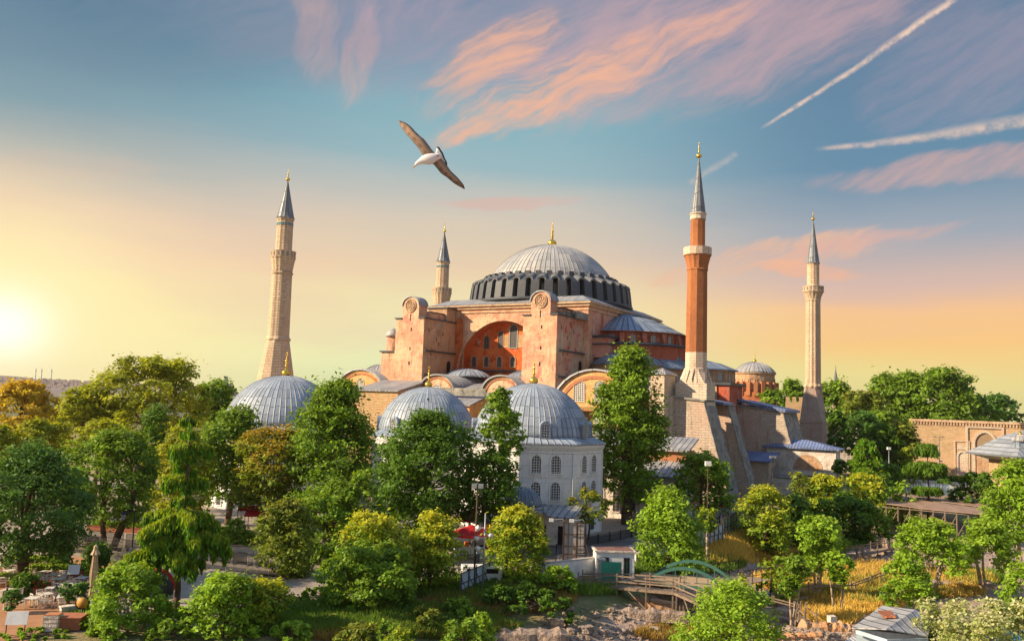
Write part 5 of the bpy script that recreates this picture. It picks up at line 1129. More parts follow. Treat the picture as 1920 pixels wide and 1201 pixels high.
tree('feathery sapling clump standing in the dry grass', 1535, 968, 42, 1062, 96, LB, 'umbrella', 'sapling', 'tree', clumps=26, stems=5, bark=BARKP, trunkr=0.25, dens=0.8)
tree('smaller sapling beside the timber rail in the dry grass', 1572, 1038, 30, 1092, 90, LB, 'umbrella', 'sapling', 'tree', clumps=14, stems=3, bark=BARKP, trunkr=0.16, dens=0.8)
tree('low dark sapling right of the green bridge', 1484, 1042, 36, 1112, 84, LG, 'umbrella', 'sapling', 'tree', clumps=16, stems=3, bark=BARKP, trunkr=0.16)
tree('wide feathery bush in front of the bridge, bottom centre right', 1372, 1092, 92, 1200, 68, LB, 'dome', 'bush', 'bush', clumps=46, tipk=0.1)
tree('yellow-flowered sprig bush at the right end of the bridge', 1392, 1076, 26, 1105, 76, LT, 'dome', 'bush', 'bush', tipk=0.8, dens=0.7)
tree('small bright bush in the dry grass left of the timber walkway', 1048, 1062, 38, 1120, 82, LB, 'dome', 'bush', 'bush')
tree('dark green low bush in front of the rubble', 1010, 1110, 70, 1170, 76, LD, 'dome', 'bush', 'bush')
tree('bright weed bush on the rubble at the bottom edge', 1275, 1184, 30, 1225, 64, LB, 'dome', 'bush', 'bush', dens=0.7)
for (lb, x, y, hw, bt, Y, mt_) in [('feathery low bush at the bottom below the big foreground bush', 672, 1172, 44, 1225, 61, LM), ('small yellow-green bush at the bottom left of centre', 748, 1178, 36, 1225, 60, LT), ('leafy bush hanging at the bottom below the blue hoarding', 870, 1160, 40, 1205, 66, LG), ('low leafy bush at the bottom between terrace and pale-stemmed tree', 196, 1165, 30, 1215, 61, LB), ('low leafy bush at the bottom between the two bright foreground trees', 320, 1162, 44, 1225, 61, LG),
        ('low bush at the bottom edge right of the yellow-topped tree', 548, 1166, 38, 1220, 62, LB), ('dark bush between the kerb wall and the yellow-topped tree', 560, 1120, 30, 1170, 72, LG), ('leafy dark bush at the left of the undergrowth row', 575, 1140, 36, 1200, 69, LG), ('olive bush in the undergrowth left of the big foreground bush', 628, 1150, 40, 1200, 67, LM),
        ('low green bush under the big foreground bush', 720, 1168, 46, 1215, 64, LG), ('low olive bush right of the big foreground bush', 800, 1142, 40, 1200, 69, LM),
        ('green bush in the undergrowth below the oval left tree', 858, 1122, 36, 1180, 72, LG), ('small bright weed bush at the undergrowth edge', 905, 1150, 26, 1190, 68, LB),
        ('dark bush at the foot of the blue hoarding', 935, 1098, 34, 1150, 76, LD), ('weed bush in front of the oval right tree', 985, 1092, 30, 1140, 78, LG),
        
        ('low yellow-green bush in the dry grass by the landing', 1445, 1052, 26, 1085, 92, LT),
        ('low green bush beyond the dry grass under the yellow-topped bushes', 1545, 985, 50, 1020, 122, LG), ('dull green bush in the shade left of the shelter', 1628, 945, 44, 1000, 140, LG)]:
    tree(lb, x, y, hw, bt, Y, mt_, 'dome', 'bush', 'bush', clumps=24, tipk=0.4)
GRT = 'feathery trees in the dig at the right'
tree('feathery green tree left of the group at the right', 1742, 976, 66, 1065, 98, LB, 'dome', group=GRT, clumps=40, bark=BARKP, stems=3, trunkr=0.25, tipk=0.25)
tree('feathery green tree in the middle of the group at the right', 1848, 976, 58, 1062, 102, LB, 'dome', group=GRT, clumps=40, bark=BARKP, stems=3, trunkr=0.25, tipk=0.25)
tree('tallest feathery green tree at the right edge', 1908, 864, 56, 1010, 112, LB, 'dome', group=GRT, clumps=40, bark=BARKP, tipk=0.2)
tree('small low feathery tree above the tin-roofed shed', 1702, 1042, 44, 1132, 84, LB, 'dome', group=GRT, clumps=22, bark=BARKP, stems=2, trunkr=0.15)
tree('feathery bush cut by the right edge above the white blossom', 1908, 1056, 34, 1136, 78, LB, 'dome', 'bush', 'bush', group=GRT)
tree('dark low tree behind the feathery trees by the white hoarding', 1832, 888, 48, 945, 150, LD, 'dome', clumps=24)
GFR = 'park trees behind the palace gate'
for a in [('dark tree directly right of the slender minaret below the grey spire', 1566, 714, 38, 815, 300, LG, 'dome'),
          ('rounded mid-height tree left of the highest mass behind the gate', 1662, 704, 46, 800, 310, LG, 'dome'),
          ('tree with domed top between two higher crowns behind the gate', 1700, 702, 44, 800, 305, LG, 'dome'),
          ('highest and broadest tree of the mass behind the gate', 1762, 694, 66, 800, 300, LG, 'dome'),
          ('dark tree right of the highest tree behind the gate', 1822, 742, 44, 800, 310, LD, 'dome'),
          ('blue-green tree at the right end of the mass behind the gate', 1872, 740, 36, 800, 320, LS, 'dome'),
          ('lowest right tree stepping down towards the chimney', 1850, 765, 40, 800, 300, LG, 'dome'),
          ('flat-topped olive pine in front of the high trees', 1618, 736, 46, 800, 285, LM, 'umbrella'),
          ('green tree left of the slender minaret base', 1490, 714, 28, 775, 300, LG, 'dome'),
          ('small round tree beside the brick church', 1450, 732, 30, 772, 290, LG, 'dome'),
          ('dark narrow conifer behind the pavilion', 1568, 770, 20, 845, 240, LD, 'egg'),
          ('blue-grey leaved tree behind the pavilion roof', 1612, 772, 34, 850, 245, LS, 'round'),
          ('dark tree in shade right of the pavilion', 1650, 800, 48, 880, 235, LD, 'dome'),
          ('green tree low behind the left end of the gate wall', 1650, 770, 40, 830, 270, LG, 'dome'),
          ('pale-leaved tree against the left end of the gate wall', 1690, 792, 34, 868, 235, LM, 'dome')]:
    tree(*a, group=GFR, clumps=30)
tree('yellow-green shrub at the corner of the gate wall', 1705, 838, 22, 878, 225, LT, 'dome', 'bush', 'bush', tipk=0.5)
tree('clipped low green hedge bush between the lamps before the gate', 1770, 898, 18, 912, 190, LD, 'dome', 'bush', 'bush')
tree('dark shrub on the square beside the white hoarding', 1652, 892, 30, 920, 160, LD, 'dome', 'bush', 'bush')
tree('bright shrub growing in front of the white hoarding', 1690, 905, 26, 930, 150, LB, 'dome', 'bush', 'bush')
tree('dark shrub left of the spreading cedar', 1668, 868, 26, 905, 170, LD, 'dome', 'bush', 'bush')
tree('climbing plant on the pavilion wall', 1575, 862, 14, 886, 172, LD, 'round', 'climbing_plant', 'climber')
P0 = at(1740, 882, 240); b = MB(); 
nq = 5000; q = np.random.default_rng(3); Pq = np.stack([q.uniform(-9, 13, nq), q.normal(0, 0.5, nq), q.uniform(0, 1.5, nq)], 1); Nn = unit(q.normal(size=(nq, 3))); Tn = unit(np.cross(Nn, q.normal(size=(nq, 3)))); Bn = np.cross(Nn, Tn)
o = quads('hedge', Pq, Tn*0.35, Bn*0.2, q.random(nq), q.random(nq)*0, LT); o.location = (P0.x-2, 243, 0); o.rotation_euler = (0, 0, radians(-25)); tag(o, 'low clipped hedge along the foot of the gate wall', 'hedge')
# white blossoming shrubs, bottom right
GW = 'cream-blossomed shrubs at the bottom right'
for (lb, x, y, hw, bt, Y) in [('cream-blossomed shrub touching the shed roof', 1742, 1122, 40, 1165, 70), ('cream-blossomed shrub in the middle of the row beside the shed', 1800, 1124, 44, 1180, 68),
                          ('cream-blossomed shrub second from the right edge', 1862, 1122, 46, 1185, 68), ('cream-blossomed shrub cut by the right edge', 1915, 1128, 40, 1190, 67),
                          ('nearest cream-blossomed shrub above the blue tarpaulin', 1858, 1150, 50, 1192, 64), ('green undergrowth shrub between shed and blossom', 1782, 1150, 34, 1192, 66)]:
    tree(lb, x, y, hw, bt, Y, LW, 'dome', 'blossoming_shrub', 'shrub', group=GW, clumps=30, tipk=1.3, flat=0.5)
# cedars with layered boughs
def cedar(label, px_, top, hw, pbase, Y, layers, droop, mat=LC, dens=1.0, bare=0.0, seed=1, kind='cedar_tree', tipk=0.9):
    q = random.Random(seed); g_ = np.random.default_rng(seed); pt = at(px_, top, Y); zg = hgt(pt.x, Y); H = pt.z-zg; R = hw*Y/1600
    o = empty(kind, (pt.x, Y, zg), 0, label, 'tree'); b = MB(); tr = 0.016*H+0.04
    limb(b, (0, 0, -0.1), (0.15, 0, H), tr, 0.04, q, 0.015, 8); Ps = []; As = []; Bs = []; tn = []; tp = []; s_ = Y*0.0030
    for (hf, rf, nb) in layers:
        for j in range(nb):
            a = 2*pi*(j+q.random()*0.6)/nb; Lb = R*rf*q.uniform(0.6, 1.05); z0 = hf*H*(1+q.uniform(-0.018, 0.018))
            pts = [Vector((cos(a)*Lb*t_, sin(a)*Lb*t_, z0+Lb*(0.16*t_-0.36*droop*t_*t_))) for t_ in (0, 0.25, 0.5, 0.75, 1.0)]
            for i in range(4): b.tube(pts[i], pts[i+1], 0.10*(1-i*0.2)*H/14, 0.10*(0.8-i*0.2)*H/14+0.01, 5)
            if q.random() < bare: continue
            n = int(420*dens*rf*Lb/R*max(1, hw/40)); u = g_.random(n)**0.8; seg = np.array([tuple(p) for p in pts]); ix = np.clip((u*4).astype(int), 0, 3); fr = u*4-ix
            P = seg[ix]*(1-fr[:, None])+seg[ix+1]*fr[:, None]; side = g_.normal(size=n)*Lb*(0.075 if droop > 0.5 else 0.14)*(0.45+0.8*np.sin(pi*np.clip(u, 0.1, 0.95)))
            P[:, 0] += -sin(a)*side; P[:, 1] += cos(a)*side; hang = g_.random(n)**1.8*min(Lb, R*0.7)*0.40*droop*(0.6+0.5*np.sin(u*31+j*2))+0.02*H*g_.random(n); P[:, 2] -= hang+np.abs(side)*0.35*droop-0.05
            A = np.stack([g_.normal(size=n)*0.35+cos(a)*0.5*(1-droop), g_.normal(size=n)*0.35+sin(a)*0.5*(1-droop), -np.ones(n)*(0.35+droop)], 1); A = unit(A)*s_*1.4*g_.uniform(0.6, 1.4, (n, 1)); Bv = unit(np.cross(A, g_.normal(size=(n, 3))))*s_*0.42
            Ps.append(P); As.append(A); Bs.append(Bv); tn.append(g_.random(n)*0.8+0.1); tp.append(np.clip(1.0-hang/(Lb*0.10+0.05), 0, 1)*tipk*g_.uniform(0.3, 1, n))
    quads('crown', np.concatenate(Ps), np.concatenate(As), np.concatenate(Bs), np.concatenate(tn), np.concatenate(tp), mat, o)
    b.build('trunk', BARK, o); return o
cedar('tall drooping conifer with open tiers of hanging boughs, left foreground', 356, 776, 100, 1135, 68,
      [(0.985, 0.10, 4), (0.95, 0.18, 4), (0.91, 0.22, 3), (0.83, 0.62, 3), (0.79, 0.26, 4), (0.73, 0.26, 3), (0.67, 0.66, 3), (0.62, 0.24, 3), (0.56, 0.26, 3), (0.50, 0.72, 5), (0.465, 1.02, 5), (0.40, 0.95, 5), (0.335, 0.92, 4), (0.27, 0.62, 4)], 0.85, seed=12, dens=1.8)
cedar('left of two layered cedars beside the pavilion', 1617, 826, 26, 895, 168, [(0.97, 0.4, 5), (0.86, 0.6, 6), (0.75, 0.8, 6), (0.64, 0.9, 7), (0.54, 1.0, 7), (0.42, 1.0, 7), (0.3, 0.9, 6)], 0.15, LC, 1.2, seed=4, tipk=0.4)
cedar('half-bare layered cedar standing right of its green twin', 1636, 828, 24, 895, 166, [(0.97, 0.35, 4), (0.86, 0.6, 5), (0.76, 0.8, 6), (0.66, 0.8, 6), (0.5, 1.1, 6), (0.36, 1.1, 7)], 0.1, LC, 0.9, bare=0.45, seed=8, tipk=0.4)
cedar('flat-tiered cedar standing alone before the palace gate', 1738, 833, 38, 915, 150, [(0.96, 0.5, 7), (0.92, 0.6, 7), (0.74, 0.9, 8), (0.70, 1.0, 8), (0.46, 0.8, 5), (0.3, 0.4, 4)], 0.4, LD, 1.6, seed=9)
# small clipped olive and ball trees on the terrace
tree('small gnarled olive tree with several rounded heads on the terrace', 142, 1092, 32, 1118, 66, LS, 'umbrella', 'olive_tree', 'tree', clumps=9, cr=0.5, stems=3, trunkr=0.14, leaf=0.8)
tree('ball-shaped clipped tree at the left end of the terrace', 24, 1106, 17, 1140, 66, LS, 'round', 'clipped_tree', 'tree', clumps=14, trunkr=0.08)
tree('leafy potted shrub beside the terrace wall', 178, 1130, 13, 1155, 66, LG, 'round', 'shrub', 'shrub', clumps=10)
# ivy sleeves round trunks
for (lb, x, y, hw, bt, Y) in [('ivy-wrapped trunk column with white flowers under the blue-green tree', 48, 1075, 18, 1135, 72), ('ivy-wrapped trunk right of the blue-green tree', 122, 1023, 13, 1070, 80), ('ivy-wrapped trunk behind the nearest closed parasol', 184, 1022, 19, 1082, 82)]:
    tree(lb, x, y, hw, bt, Y, LD, 'column', 'ivy_column', 'ivy', clumps=18, cr=0.7, dens=1.4)
# ---------------- grass and undergrowth
def tufts(name, label, spots, n, hgt_, mat, seed, wd=0.05):
    q = np.random.default_rng(seed); P = []; w = np.array([s_[2]*s_[3] for s_ in spots]); w = w/w.sum(); k = q.choice(len(spots), n, p=w)
    sp_ = np.array(spots, float)[k]; a = q.random(n)*2*pi; r = np.sqrt(q.random(n)); P = onh_np(sp_[:, 0]+sp_[:, 2]*r*np.cos(a), sp_[:, 1]+sp_[:, 3]*r*np.sin(a)); A = unit(q.normal(size=(n, 3))*np.array([0.45, 0.45, 0.1])+np.array([0, 0, 1]))*(hgt_*q.uniform(0.4, 1.2, n))[:, None]/2
    B = unit(np.cross(A, q.normal(size=(n, 3))))*wd; P = P+A
    cl = np.sin(P[:, 0]*1.3)*np.cos(P[:, 1]*1.1)*0.3+0.5
    o = quads(name, P, A, B, cl*0.6+q.random(n)*0.4, q.random(n)*0.5, mat); tag(o, label, 'grass', kind='stuff'); return o
def _c(px_, py_): return tuple(onh_np([px_], [py_])[0])
GYG = leafmat('dry_gold_grass', (0.48, 0.30, 0.05), (0.74, 0.52, 0.12), (0.78, 0.60, 0.18), 0.35)
GYB = leafmat('brown_grass', (0.24, 0.12, 0.05), (0.46, 0.28, 0.09), (0.3, 0.32, 0.05), 0.35)
GGR = leafmat('green_grass', (0.06, 0.13, 0.018), (0.20, 0.32, 0.035), None, 0.35)
tufts('dry_grass', 'tall dry golden grass on the slope beyond the bridge and around the dig', [(1420, 1030, 100, 28), (1350, 1040, 60, 20), (1475, 1035, 50, 25), (1500, 1085, 70, 25), (1620, 1082, 110, 28), (1460, 1090, 50, 18), (1400, 1010, 80, 22), (1560, 1110, 60, 20), (1090, 1070, 60, 10), (1800, 1090, 70, 18), (1640, 1130, 60, 22), (1790, 1112, 60, 10), (1560, 1150, 60, 25), (1040, 1085, 30, 12)], 60000, 0.9, GYG, 1, 0.035)
tufts('brown_grass', 'brownish seeding grass along the foreground slope', [(880, 1140, 90, 26), (840, 1180, 130, 18), (640, 1190, 80, 12), (1000, 1120, 80, 30), (1700, 1095, 150, 30), (1250, 1190, 60, 12), (1330, 1185, 60, 12), (1540, 1120, 80, 25)], 60000, 0.75, GYB, 2, 0.03)
tufts('green_weeds', 'green weeds and low undergrowth covering the banks', [(900, 1110, 120, 28), (700, 1165, 240, 30), (820, 1180, 160, 18), (560, 1170, 120, 25), (1300, 1060, 100, 18), (1550, 1010, 90, 28), (1660, 1110, 120, 26), (1830, 1085, 60, 16), (1220, 1070, 60, 10), (1110, 1110, 60, 8), (160, 1170, 60, 12)], 80000, 0.85, GGR, 3, 0.04)
#SECTION3
# ==================================================================== THINGS ON THE GROUND
def face_cam(p): return atan2(-p.x, p.y)*-1
def lamp_post(label, px_, base, top, Y, kind='flood', mat=IRON, z=None, group=None):
    b0 = at(px_, base, Y); t0 = at(px_, top, Y); zg = hgt(b0.x, Y) if z is None else z; H = t0.z-zg
    m = empty('lamp_post', (b0.x, Y, zg), 0, label, 'lamp post', group)
    b = MB(); b.tube((0, 0, 0), (0, 0, H*0.98), 0.10, 0.065, 8); b.tube((0, 0, 0), (0, 0, 0.5), 0.15, 0.13, 8); b.build('pole', mat, m)
    if kind == 'flood':
        b = MB(); b.bar((-0.45, 0, H*0.97), (0.45, 0, H*0.97), 0.08); b.build('crossbar', mat, m)
        for x in (-0.30, 0.30):
            b = MB(); b.box(x-0.24, x+0.24, -0.22, 0.14, H*0.965, H*0.965+0.42); b.box(x-0.20, x+0.20, -0.25, -0.22, H*0.965+0.04, H*0.965+0.36); b.build('floodlight', GALV, m)
    elif kind == 'arm':
        b = MB(); b.bar((-0.9, 0, H*0.985), (0.9, 0, H*0.985), 0.07); b.box(-1.1, -0.7, -0.15, 0.1, H*0.985, H*0.985+0.15); b.box(0.7, 1.1, -0.15, 0.1, H*0.985, H*0.985+0.15); b.build('arm', mat, m)
        b = MB(); b.box(0.0, 0.55, -0.2, 0.1, H*0.62, H*0.62+0.3); b.box(-0.1, 0.4, -0.2, 0.1, H*0.5, H*0.5+0.3); b.build('camera_housing', GALV, m)
    elif kind == 'box':
        b = MB(); b.box(-0.35, 0.35, -0.3, 0.3, H*0.95, H*0.95+0.55); b.build('lamp_head', WHITE, m)
    elif kind == 'speakers':
        for k, (x, z) in enumerate(((-0.42, 0.80), (-0.5, 0.68), (-0.38, 0.56), (0.35, 0.72))):
            b = MB(); b.tube((x, -0.1, H*z), (x-0.30 if x < 0 else x+0.25, -0.45, H*z-0.05), 0.10, 0.26, 8); b.tube((0, 0, H*z), (x, -0.1, H*z), 0.04, n=5); b.build('horn_speaker', WHITE, m)
    return m
lamp_post('tall brown floodlight pole with twin white lamps beside the red parasols', 889, 1084, 908, 80, 'flood', IRON)
lamp_post('thick grey galvanised pole hung with white horn speakers by the red parasols', 906, 1080, 958, 79, 'speakers', GALV)
lamp_post('rusty lamp pole with white box head before the sloping buttress', 1326, 1000, 864, 108, 'box', IRON)
lamp_post('thin dark floodlight pole between the two bush groups before the pale retaining wall', 1449, 925, 855, 145, 'flood', BLACKM)
lamp_post('white camera and lamp pole standing before the palace gate wall', 1762, 905, 817, 175, 'arm', GALV, 0)
lamp_post('short grey lamp pole with blue sign on the square left of the gate', 1667, 890, 838, 190, 'box', GALV, 0)
# crowd barriers across the plaza
def barrier():
    m = empty('crowd_barrier', (0, 0, 0), 0, 'black tubular barrier in the long fence line across the plaza', 'barrier', 'crowd barriers across the plaza')
    b = MB(); Lw, Hb = 2.3, 1.9
    for z in (0.12, Hb*0.52, Hb): b.tube((-Lw/2, 0, z), (Lw/2, 0, z), 0.03, n=5)
    for x in (-Lw/2, Lw/2): b.tube((x, 0, 0.0), (x, 0, Hb), 0.032, n=5)
    b.build('frame', BLACKM, m)
    b = MB(); [b.tube((-Lw/2+Lw*k/17, 0, 0.12), (-Lw/2+Lw*k/17, 0, Hb), 0.024, n=4) for k in range(1, 17)]; b.build('bars', BLACKM, m)
    for x in (-Lw*0.35, Lw*0.35):
        b = MB(); b.bar((x, -0.4, 0.03), (x, 0.4, 0.03), 0.06, 0.04); b.build('foot', BLACKM, m)
    return m
pr = barrier()
def line(p0, p1, n, pr_, first, z=0.02, grow=True):
    for k in range(n):
        o = pr_ if first and k == 0 else copy_tree(pr_)
        q = p0.lerp(p1, (k+0.5)/n); o.location = (q.x, q.y, z); o.rotation_euler = (0, 0, atan2(p1.y-p0.y, p1.x-p0.x))
line(gz(96, 1030), gz(545, 1085), 12, pr, True); line(gz(120, 1022), gz(520, 1066), 10, pr, False)
line(gz(862, 1078), gz(925, 1072), 2, pr, False)
# iron railing sections along the street
def railing_panel():
    m = empty('street_railing', (0, 0, 0), 0, 'dark iron railing panel along the street by the marble mausoleum', 'railing', 'iron railings along the street')
    b = MB(); 
    for z in (0.15, 1.15): b.bar((-1.25, 0, z), (1.25, 0, z), 0.05)
    b.bar((1.25, 0, 0), (1.25, 0, 1.3), 0.10); b.build('rail', BLACKM, m)
    b = MB(); [b.bar((-1.25+2.5*k/13, 0, 0.15), (-1.25+2.5*k/13, 0, 1.15), 0.03) for k in range(13)]; b.build('bars', BLACKM, m); return m
pr2 = railing_panel()
line(gz(1016, 1046), gz(1100, 1030), 3, pr2, True); line(gz(1100, 1024), gz(1222, 1000), 6, pr2, False)
line(gz(1010, 1072), gz(1110, 1052), 3, pr2, False)
line(gz(1335, 985), gz(1385, 972), 3, pr2, False)
# corrugated hoardings
def hoard(label, pts, h, mat, z=0.0, frame_=True, group=None, n=None):
    for i, (a, c) in enumerate(zip(pts, pts[1:])):
        p0, p1 = a, c; L = (p1-p0).length; ang = atan2(p1.y-p0.y, p1.x-p0.x)
        m = empty('hoarding_panel', (p0.x, p0.y, z), ang, label[i], 'hoarding', group)
        b = MB(); k = max(4, int(L/0.25)); vs = [(L*j/k, 0.05*(j % 2), zz) for zz in (0.1, h) for j in range(k+1)]+[(L*j/k, 0.05*(j % 2)+0.03, zz) for zz in (0.1, h) for j in range(k+1)]
        K = k+1; b.add(vs, [(j, j+1, K+j+1, K+j) for j in range(k)]+[(2*K+j+1, 2*K+j, 3*K+j, 3*K+j+1) for j in range(k)]+[(K+j, K+j+1, 3*K+j+1, 3*K+j) for j in range(k)]); b.build('sheet', mat, m)
        if frame_:
            b = MB()
            for j in range(int(L/1.6)+1): x = min(L-0.05, 0.05+j*1.6); b.bar((x, -0.07, 0), (x, -0.07, h+0.25), 0.08); b.bar((x, -0.07, h*0.8), (x, -0.9, 0.0), 0.05)
            for zz in (0.5, h*0.55, h): b.bar((0, -0.06, zz), (L, -0.06, zz), 0.06)
            b.build('support_frame', IRON, m)
hoard(['pale blue corrugated hoarding at the foot of the lamp poles', 'pale blue corrugated hoarding panel right of the lamp poles'], [gz(862, 1118), gz(915, 1094), gz(960, 1084)], 2.0, BLUEW, 0.0, True, 'blue hoardings')
hoard(['bright pale blue hoarding panel behind the feathery tree beyond the bridge'], [gz(1304, 1030), gz(1358, 1012)], 2.6, BLUEW, -0.4, True, 'blue hoardings')
hoard(['grey-green hoarding panel on rusty frame left of the yellow-green bush'], [gz(1352, 1010), gz(1396, 990)], 2.8, plain('grey_green_paint', (0.22, 0.30, 0.26), 0.6), -0.2, True, 'blue hoardings')
hoard(['white hoarding panel before the square, left of its bend', 'white hoarding panel before the square, right of its bend', 'short pale hoarding panel by the dark shrub on the square'], [at(1692, 926, 178), at(1726, 926, 186), at(1779, 926, 186), at(1792, 926, 178)], 3.2, BLUEW, 0.0, True, 'white hoardings by the square')
# low walls
def wallseg(name, label, p0, p1, h, th, mat, z=0.0, cap=None):
    L = (p1-p0).length; m = empty(name, (p0.x, p0.y, z), atan2(p1.y-p0.y, p1.x-p0.x), label, 'wall')
    b = MB(); b.box(0, L, -th/2, th/2, -1.5, h); b.build('wall_body', mat, m); b = MB(); b.box(-0.05, L+0.05, -th/2-0.06, th/2+0.06, h, h+0.1); b.build('coping', cap or KERB, m); return m
wallseg('boundary_wall', 'white boundary wall between the oval yellow-green tree and the guard hut', gz(1000, 1092), gz(1122, 1076), 1.7, 0.3, WHITE)
wallseg('parapet_wall', 'low white pierced parapet wall right of the guard hut', gz(1190, 1058), gz(1262, 1032), 1.1, 0.3, WHITE)
wallseg('kerb_wall', 'low stone edging wall between plaza and foreground bushes', gz(300, 1150), gz(566, 1146), 0.4, 0.4, KERB)
# guard hut with green corrugated gate
P = at(1154, 1078, 88); m = empty('guard_hut', (P.x, P.y, 0), 0.05, 'small white guard hut with flat rusty roof at the start of the green bridge', 'hut')
b = MB(); b.box(-2.0, 1.9, 0, 2.6, -0.5, 2.5); b.build('wall', WHITE, m); b = MB(); b.box(-2.15, 2.05, -0.15, 2.75, 2.5, 2.66); b.build('roof', WHITEP, m); b = MB(); b.box(-1.9, 1.8, 0.05, 2.55, 2.66, 2.69); b.build('roof_sheet', plain('dull_brown_sheet', (0.20, 0.10, 0.08), 0.8), m)
plate(m, 'doorway', (1.1, -0.01, 0), (0, -1), [(-0.3, 0), (0.3, 0), (0.3, 2.0), (-0.3, 2.0)], 0.03, DARK)
plate(m, 'window', (-1.2, -0.01, 1.2), (0, -1), [(-0.5, 0), (0.5, 0), (0.5, 0.8), (-0.5, 0.8)], 0.03, DARK)
P = at(1146, 1084, 86); m = empty('green_gate', (P.x, P.y, -0.2), 0.05, 'bright green corrugated metal gate leaning before the white guard hut', 'gate')
b = MB(); K = 16; b.add([(-1.0+2.0*j/K, 0.05*(j % 2), z) for z in (0.1, 2.1) for j in range(K+1)], [(j, j+1, K+2+j, K+1+j) for j in range(K)]); b.build('sheet', GREENF, m)
b = MB(); [b.bar((-1.0+k*0.28, -0.12, 0), (-1.0+k*0.28, -0.12, 2.2), 0.03) for k in range(11)]; b.bar((-1.0, -0.12, 0.7), (2.0, -0.12, 0.7), 0.04); b.build('bars', GREENF, m)
P = at(1127, 1085, 87); m = empty('gate_pillar', (P.x, P.y, 0), 0.05, 'square pale stone gate pillar left of the green gate', 'pillar')
b = MB(); b.box(-0.35, 0.35, -0.35, 0.35, -0.8, 1.9); b.build('shaft', WHITEP, m); b = MB(); b.box(-0.42, 0.42, -0.42, 0.42, 1.9, 2.0); b.build('cap', KERB, m)
# billboard frame
P = at(1077, 1066, 90); m = empty('billboard_frame', (P.x, P.y, 0), 0.0, 'tall rusty billboard frame seen from behind, with two arm lamps, beside the marble mausoleum', 'billboard')
b = MB()
for x, y in ((-1.2, 0), (0.15, -0.25), (1.05, 0.1)): b.bar((x, y, 0), (x, y, 5.1), 0.16)
for z in (0.4, 1.8, 2.6, 3.8, 5.0): b.bar((-1.2, 0, z), (1.1, 0, z+0.1), 0.07)
for x in (-0.7, 0.55): b.bar((x, 0.02, 0.3), (x, 0.02, 5.0), 0.06)
b.bar((1.1, -0.1, 3.0), (1.9, -1.0, 0), 0.05); b.bar((-0.2, -0.1, 3.0), (0.4, -1.0, 0), 0.05); b.build('frame', IRON, m)
b = MB(); b.box(-1.12, 0.12, 0.08, 0.14, 0.3, 4.9); b.box(0.3, 1.0, 0.12, 0.18, 2.0, 4.9); b.build('panel', plain('grey_board', (0.36, 0.35, 0.35), 0.8), m)
b = MB(); [b.bar((0.2, -0.2, 0.5+k*0.28), (1.0, -0.1, 0.5+k*0.28), 0.07) for k in range(8)]; b.build('ladder', GALV, m)
for x in (-1.2, 0.9):
    b = MB(); b.bar((x, 0, 5.1), (x-0.2, -0.6, 5.45), 0.05); b.bar((x-0.2, -0.6, 5.45), (x-1.2, -1.0, 5.4), 0.05); b.box(x-1.6, x-1.15, -1.15, -0.85, 5.2, 5.5); b.build('arm_lamp', WHITE, m)
# red parasol kiosk
def parasol(label, p, R, H, z, mat, group, rot=0.4):
    m = empty('open_parasol', (p.x, p.y, z), rot, label, 'parasol', group)
    b = MB(); b.lathe([(R, H-0.45), (R, H-0.22), (R*0.5, H+0.25), (0.05, H+0.7)], 8, smooth=False); b.lathe([(R*0.97, H-0.42), (0.05, H+0.6)], 8, smooth=False, cap=False); b.build('canopy', mat, m)
    b = MB(); b.tube((0, 0, 0), (0, 0, H+0.6), 0.04, n=6); b.build('pole', GALV, m); b = MB(); b.lathe([(0.35, 0), (0.35, 0.1), (0.1, 0.16)], 10); b.build('foot', BLACKM, m)
GP = 'red parasols over the snack stalls'
parasol('front dark red parasol over the snack stall left of the lamp poles', gz(882, 1048), 2.4, 3.0, 0.02, REDC, GP)
parasol('dark red parasol behind the grey speaker pole', gz(922, 1040), 2.4, 2.9, 0.02, REDC, GP, 0.1)
parasol('rear red parasol nearest the middle mausoleum', gz(880, 1018), 2.3, 3.2, 0.02, REDC, GP, 0.2)
parasol('white parasol between the red ones behind the lamp poles', gz(915, 1025), 2.0, 3.2, 0.02, WHITE, GP, 0.2)
parasol('orange parasol at the right end of the snack stalls', gz(944, 1022), 2.0, 3.1, 0.02, ORANGE, GP)
for lb, (x, y), w in (('white snack counter under the front red parasol', (880, 1042), 3.4), ('pale blue panelled snack counter behind the speaker pole', (915, 1046), 2.6)):
    p = gz(x, y); m = empty('snack_counter', (p.x, p.y, 0.02), 0.2, lb, 'stall')
    b = MB(); b.box(-w/2, w/2, -0.5, 0.5, 0, 1.0); b.build('body', WHITE if w > 3 else BLUEW, m); b = MB(); b.box(-w/2-0.1, w/2+0.1, -0.6, 0.6, 1.0, 1.08); b.build('counter_top', GALV, m)
    for k in range(3): b = MB(); b.box(-w/2+0.3+k*0.8, -w/2+0.8+k*0.8, -0.3, 0.3, 1.08, 1.4+0.15*k); b.build('glass_case', (BLACKM, ORANGE, GALV)[k], m)
    for sx in (-1, 1): b = MB(); b.bar((sx*w/2, 0.4, 1), (sx*w/2, 0.4, 2.4), 0.08); b.build('post', WOODG, m)
# parked white van roof glimpsed behind the blue hoarding
p = gz(902, 1092); m = empty('parked_van', (p.x, p.y, 0.02), 0.15, 'small white parked van half hidden behind the blue hoarding', 'van')
b = MB(); b.extx([(-0.85, 0.35), (0.85, 0.35), (0.85, 1.0), (0.7, 1.62), (-0.7, 1.62), (-0.85, 1.0)], -1.9, 1.9); b.build('body', WHITE, m)
b = MB(); b.box(-1.5, 1.5, -0.86, -0.80, 1.02, 1.45); b.build('side_window', DARK, m)
for x in (-1.2, 1.2):
    for y in (-0.8, 0.8): b = MB(); b.tube((x, y-0.09, 0.33), (x, y+0.09, 0.33), 0.33, n=12); b.build('wheel', BLACKM, m)
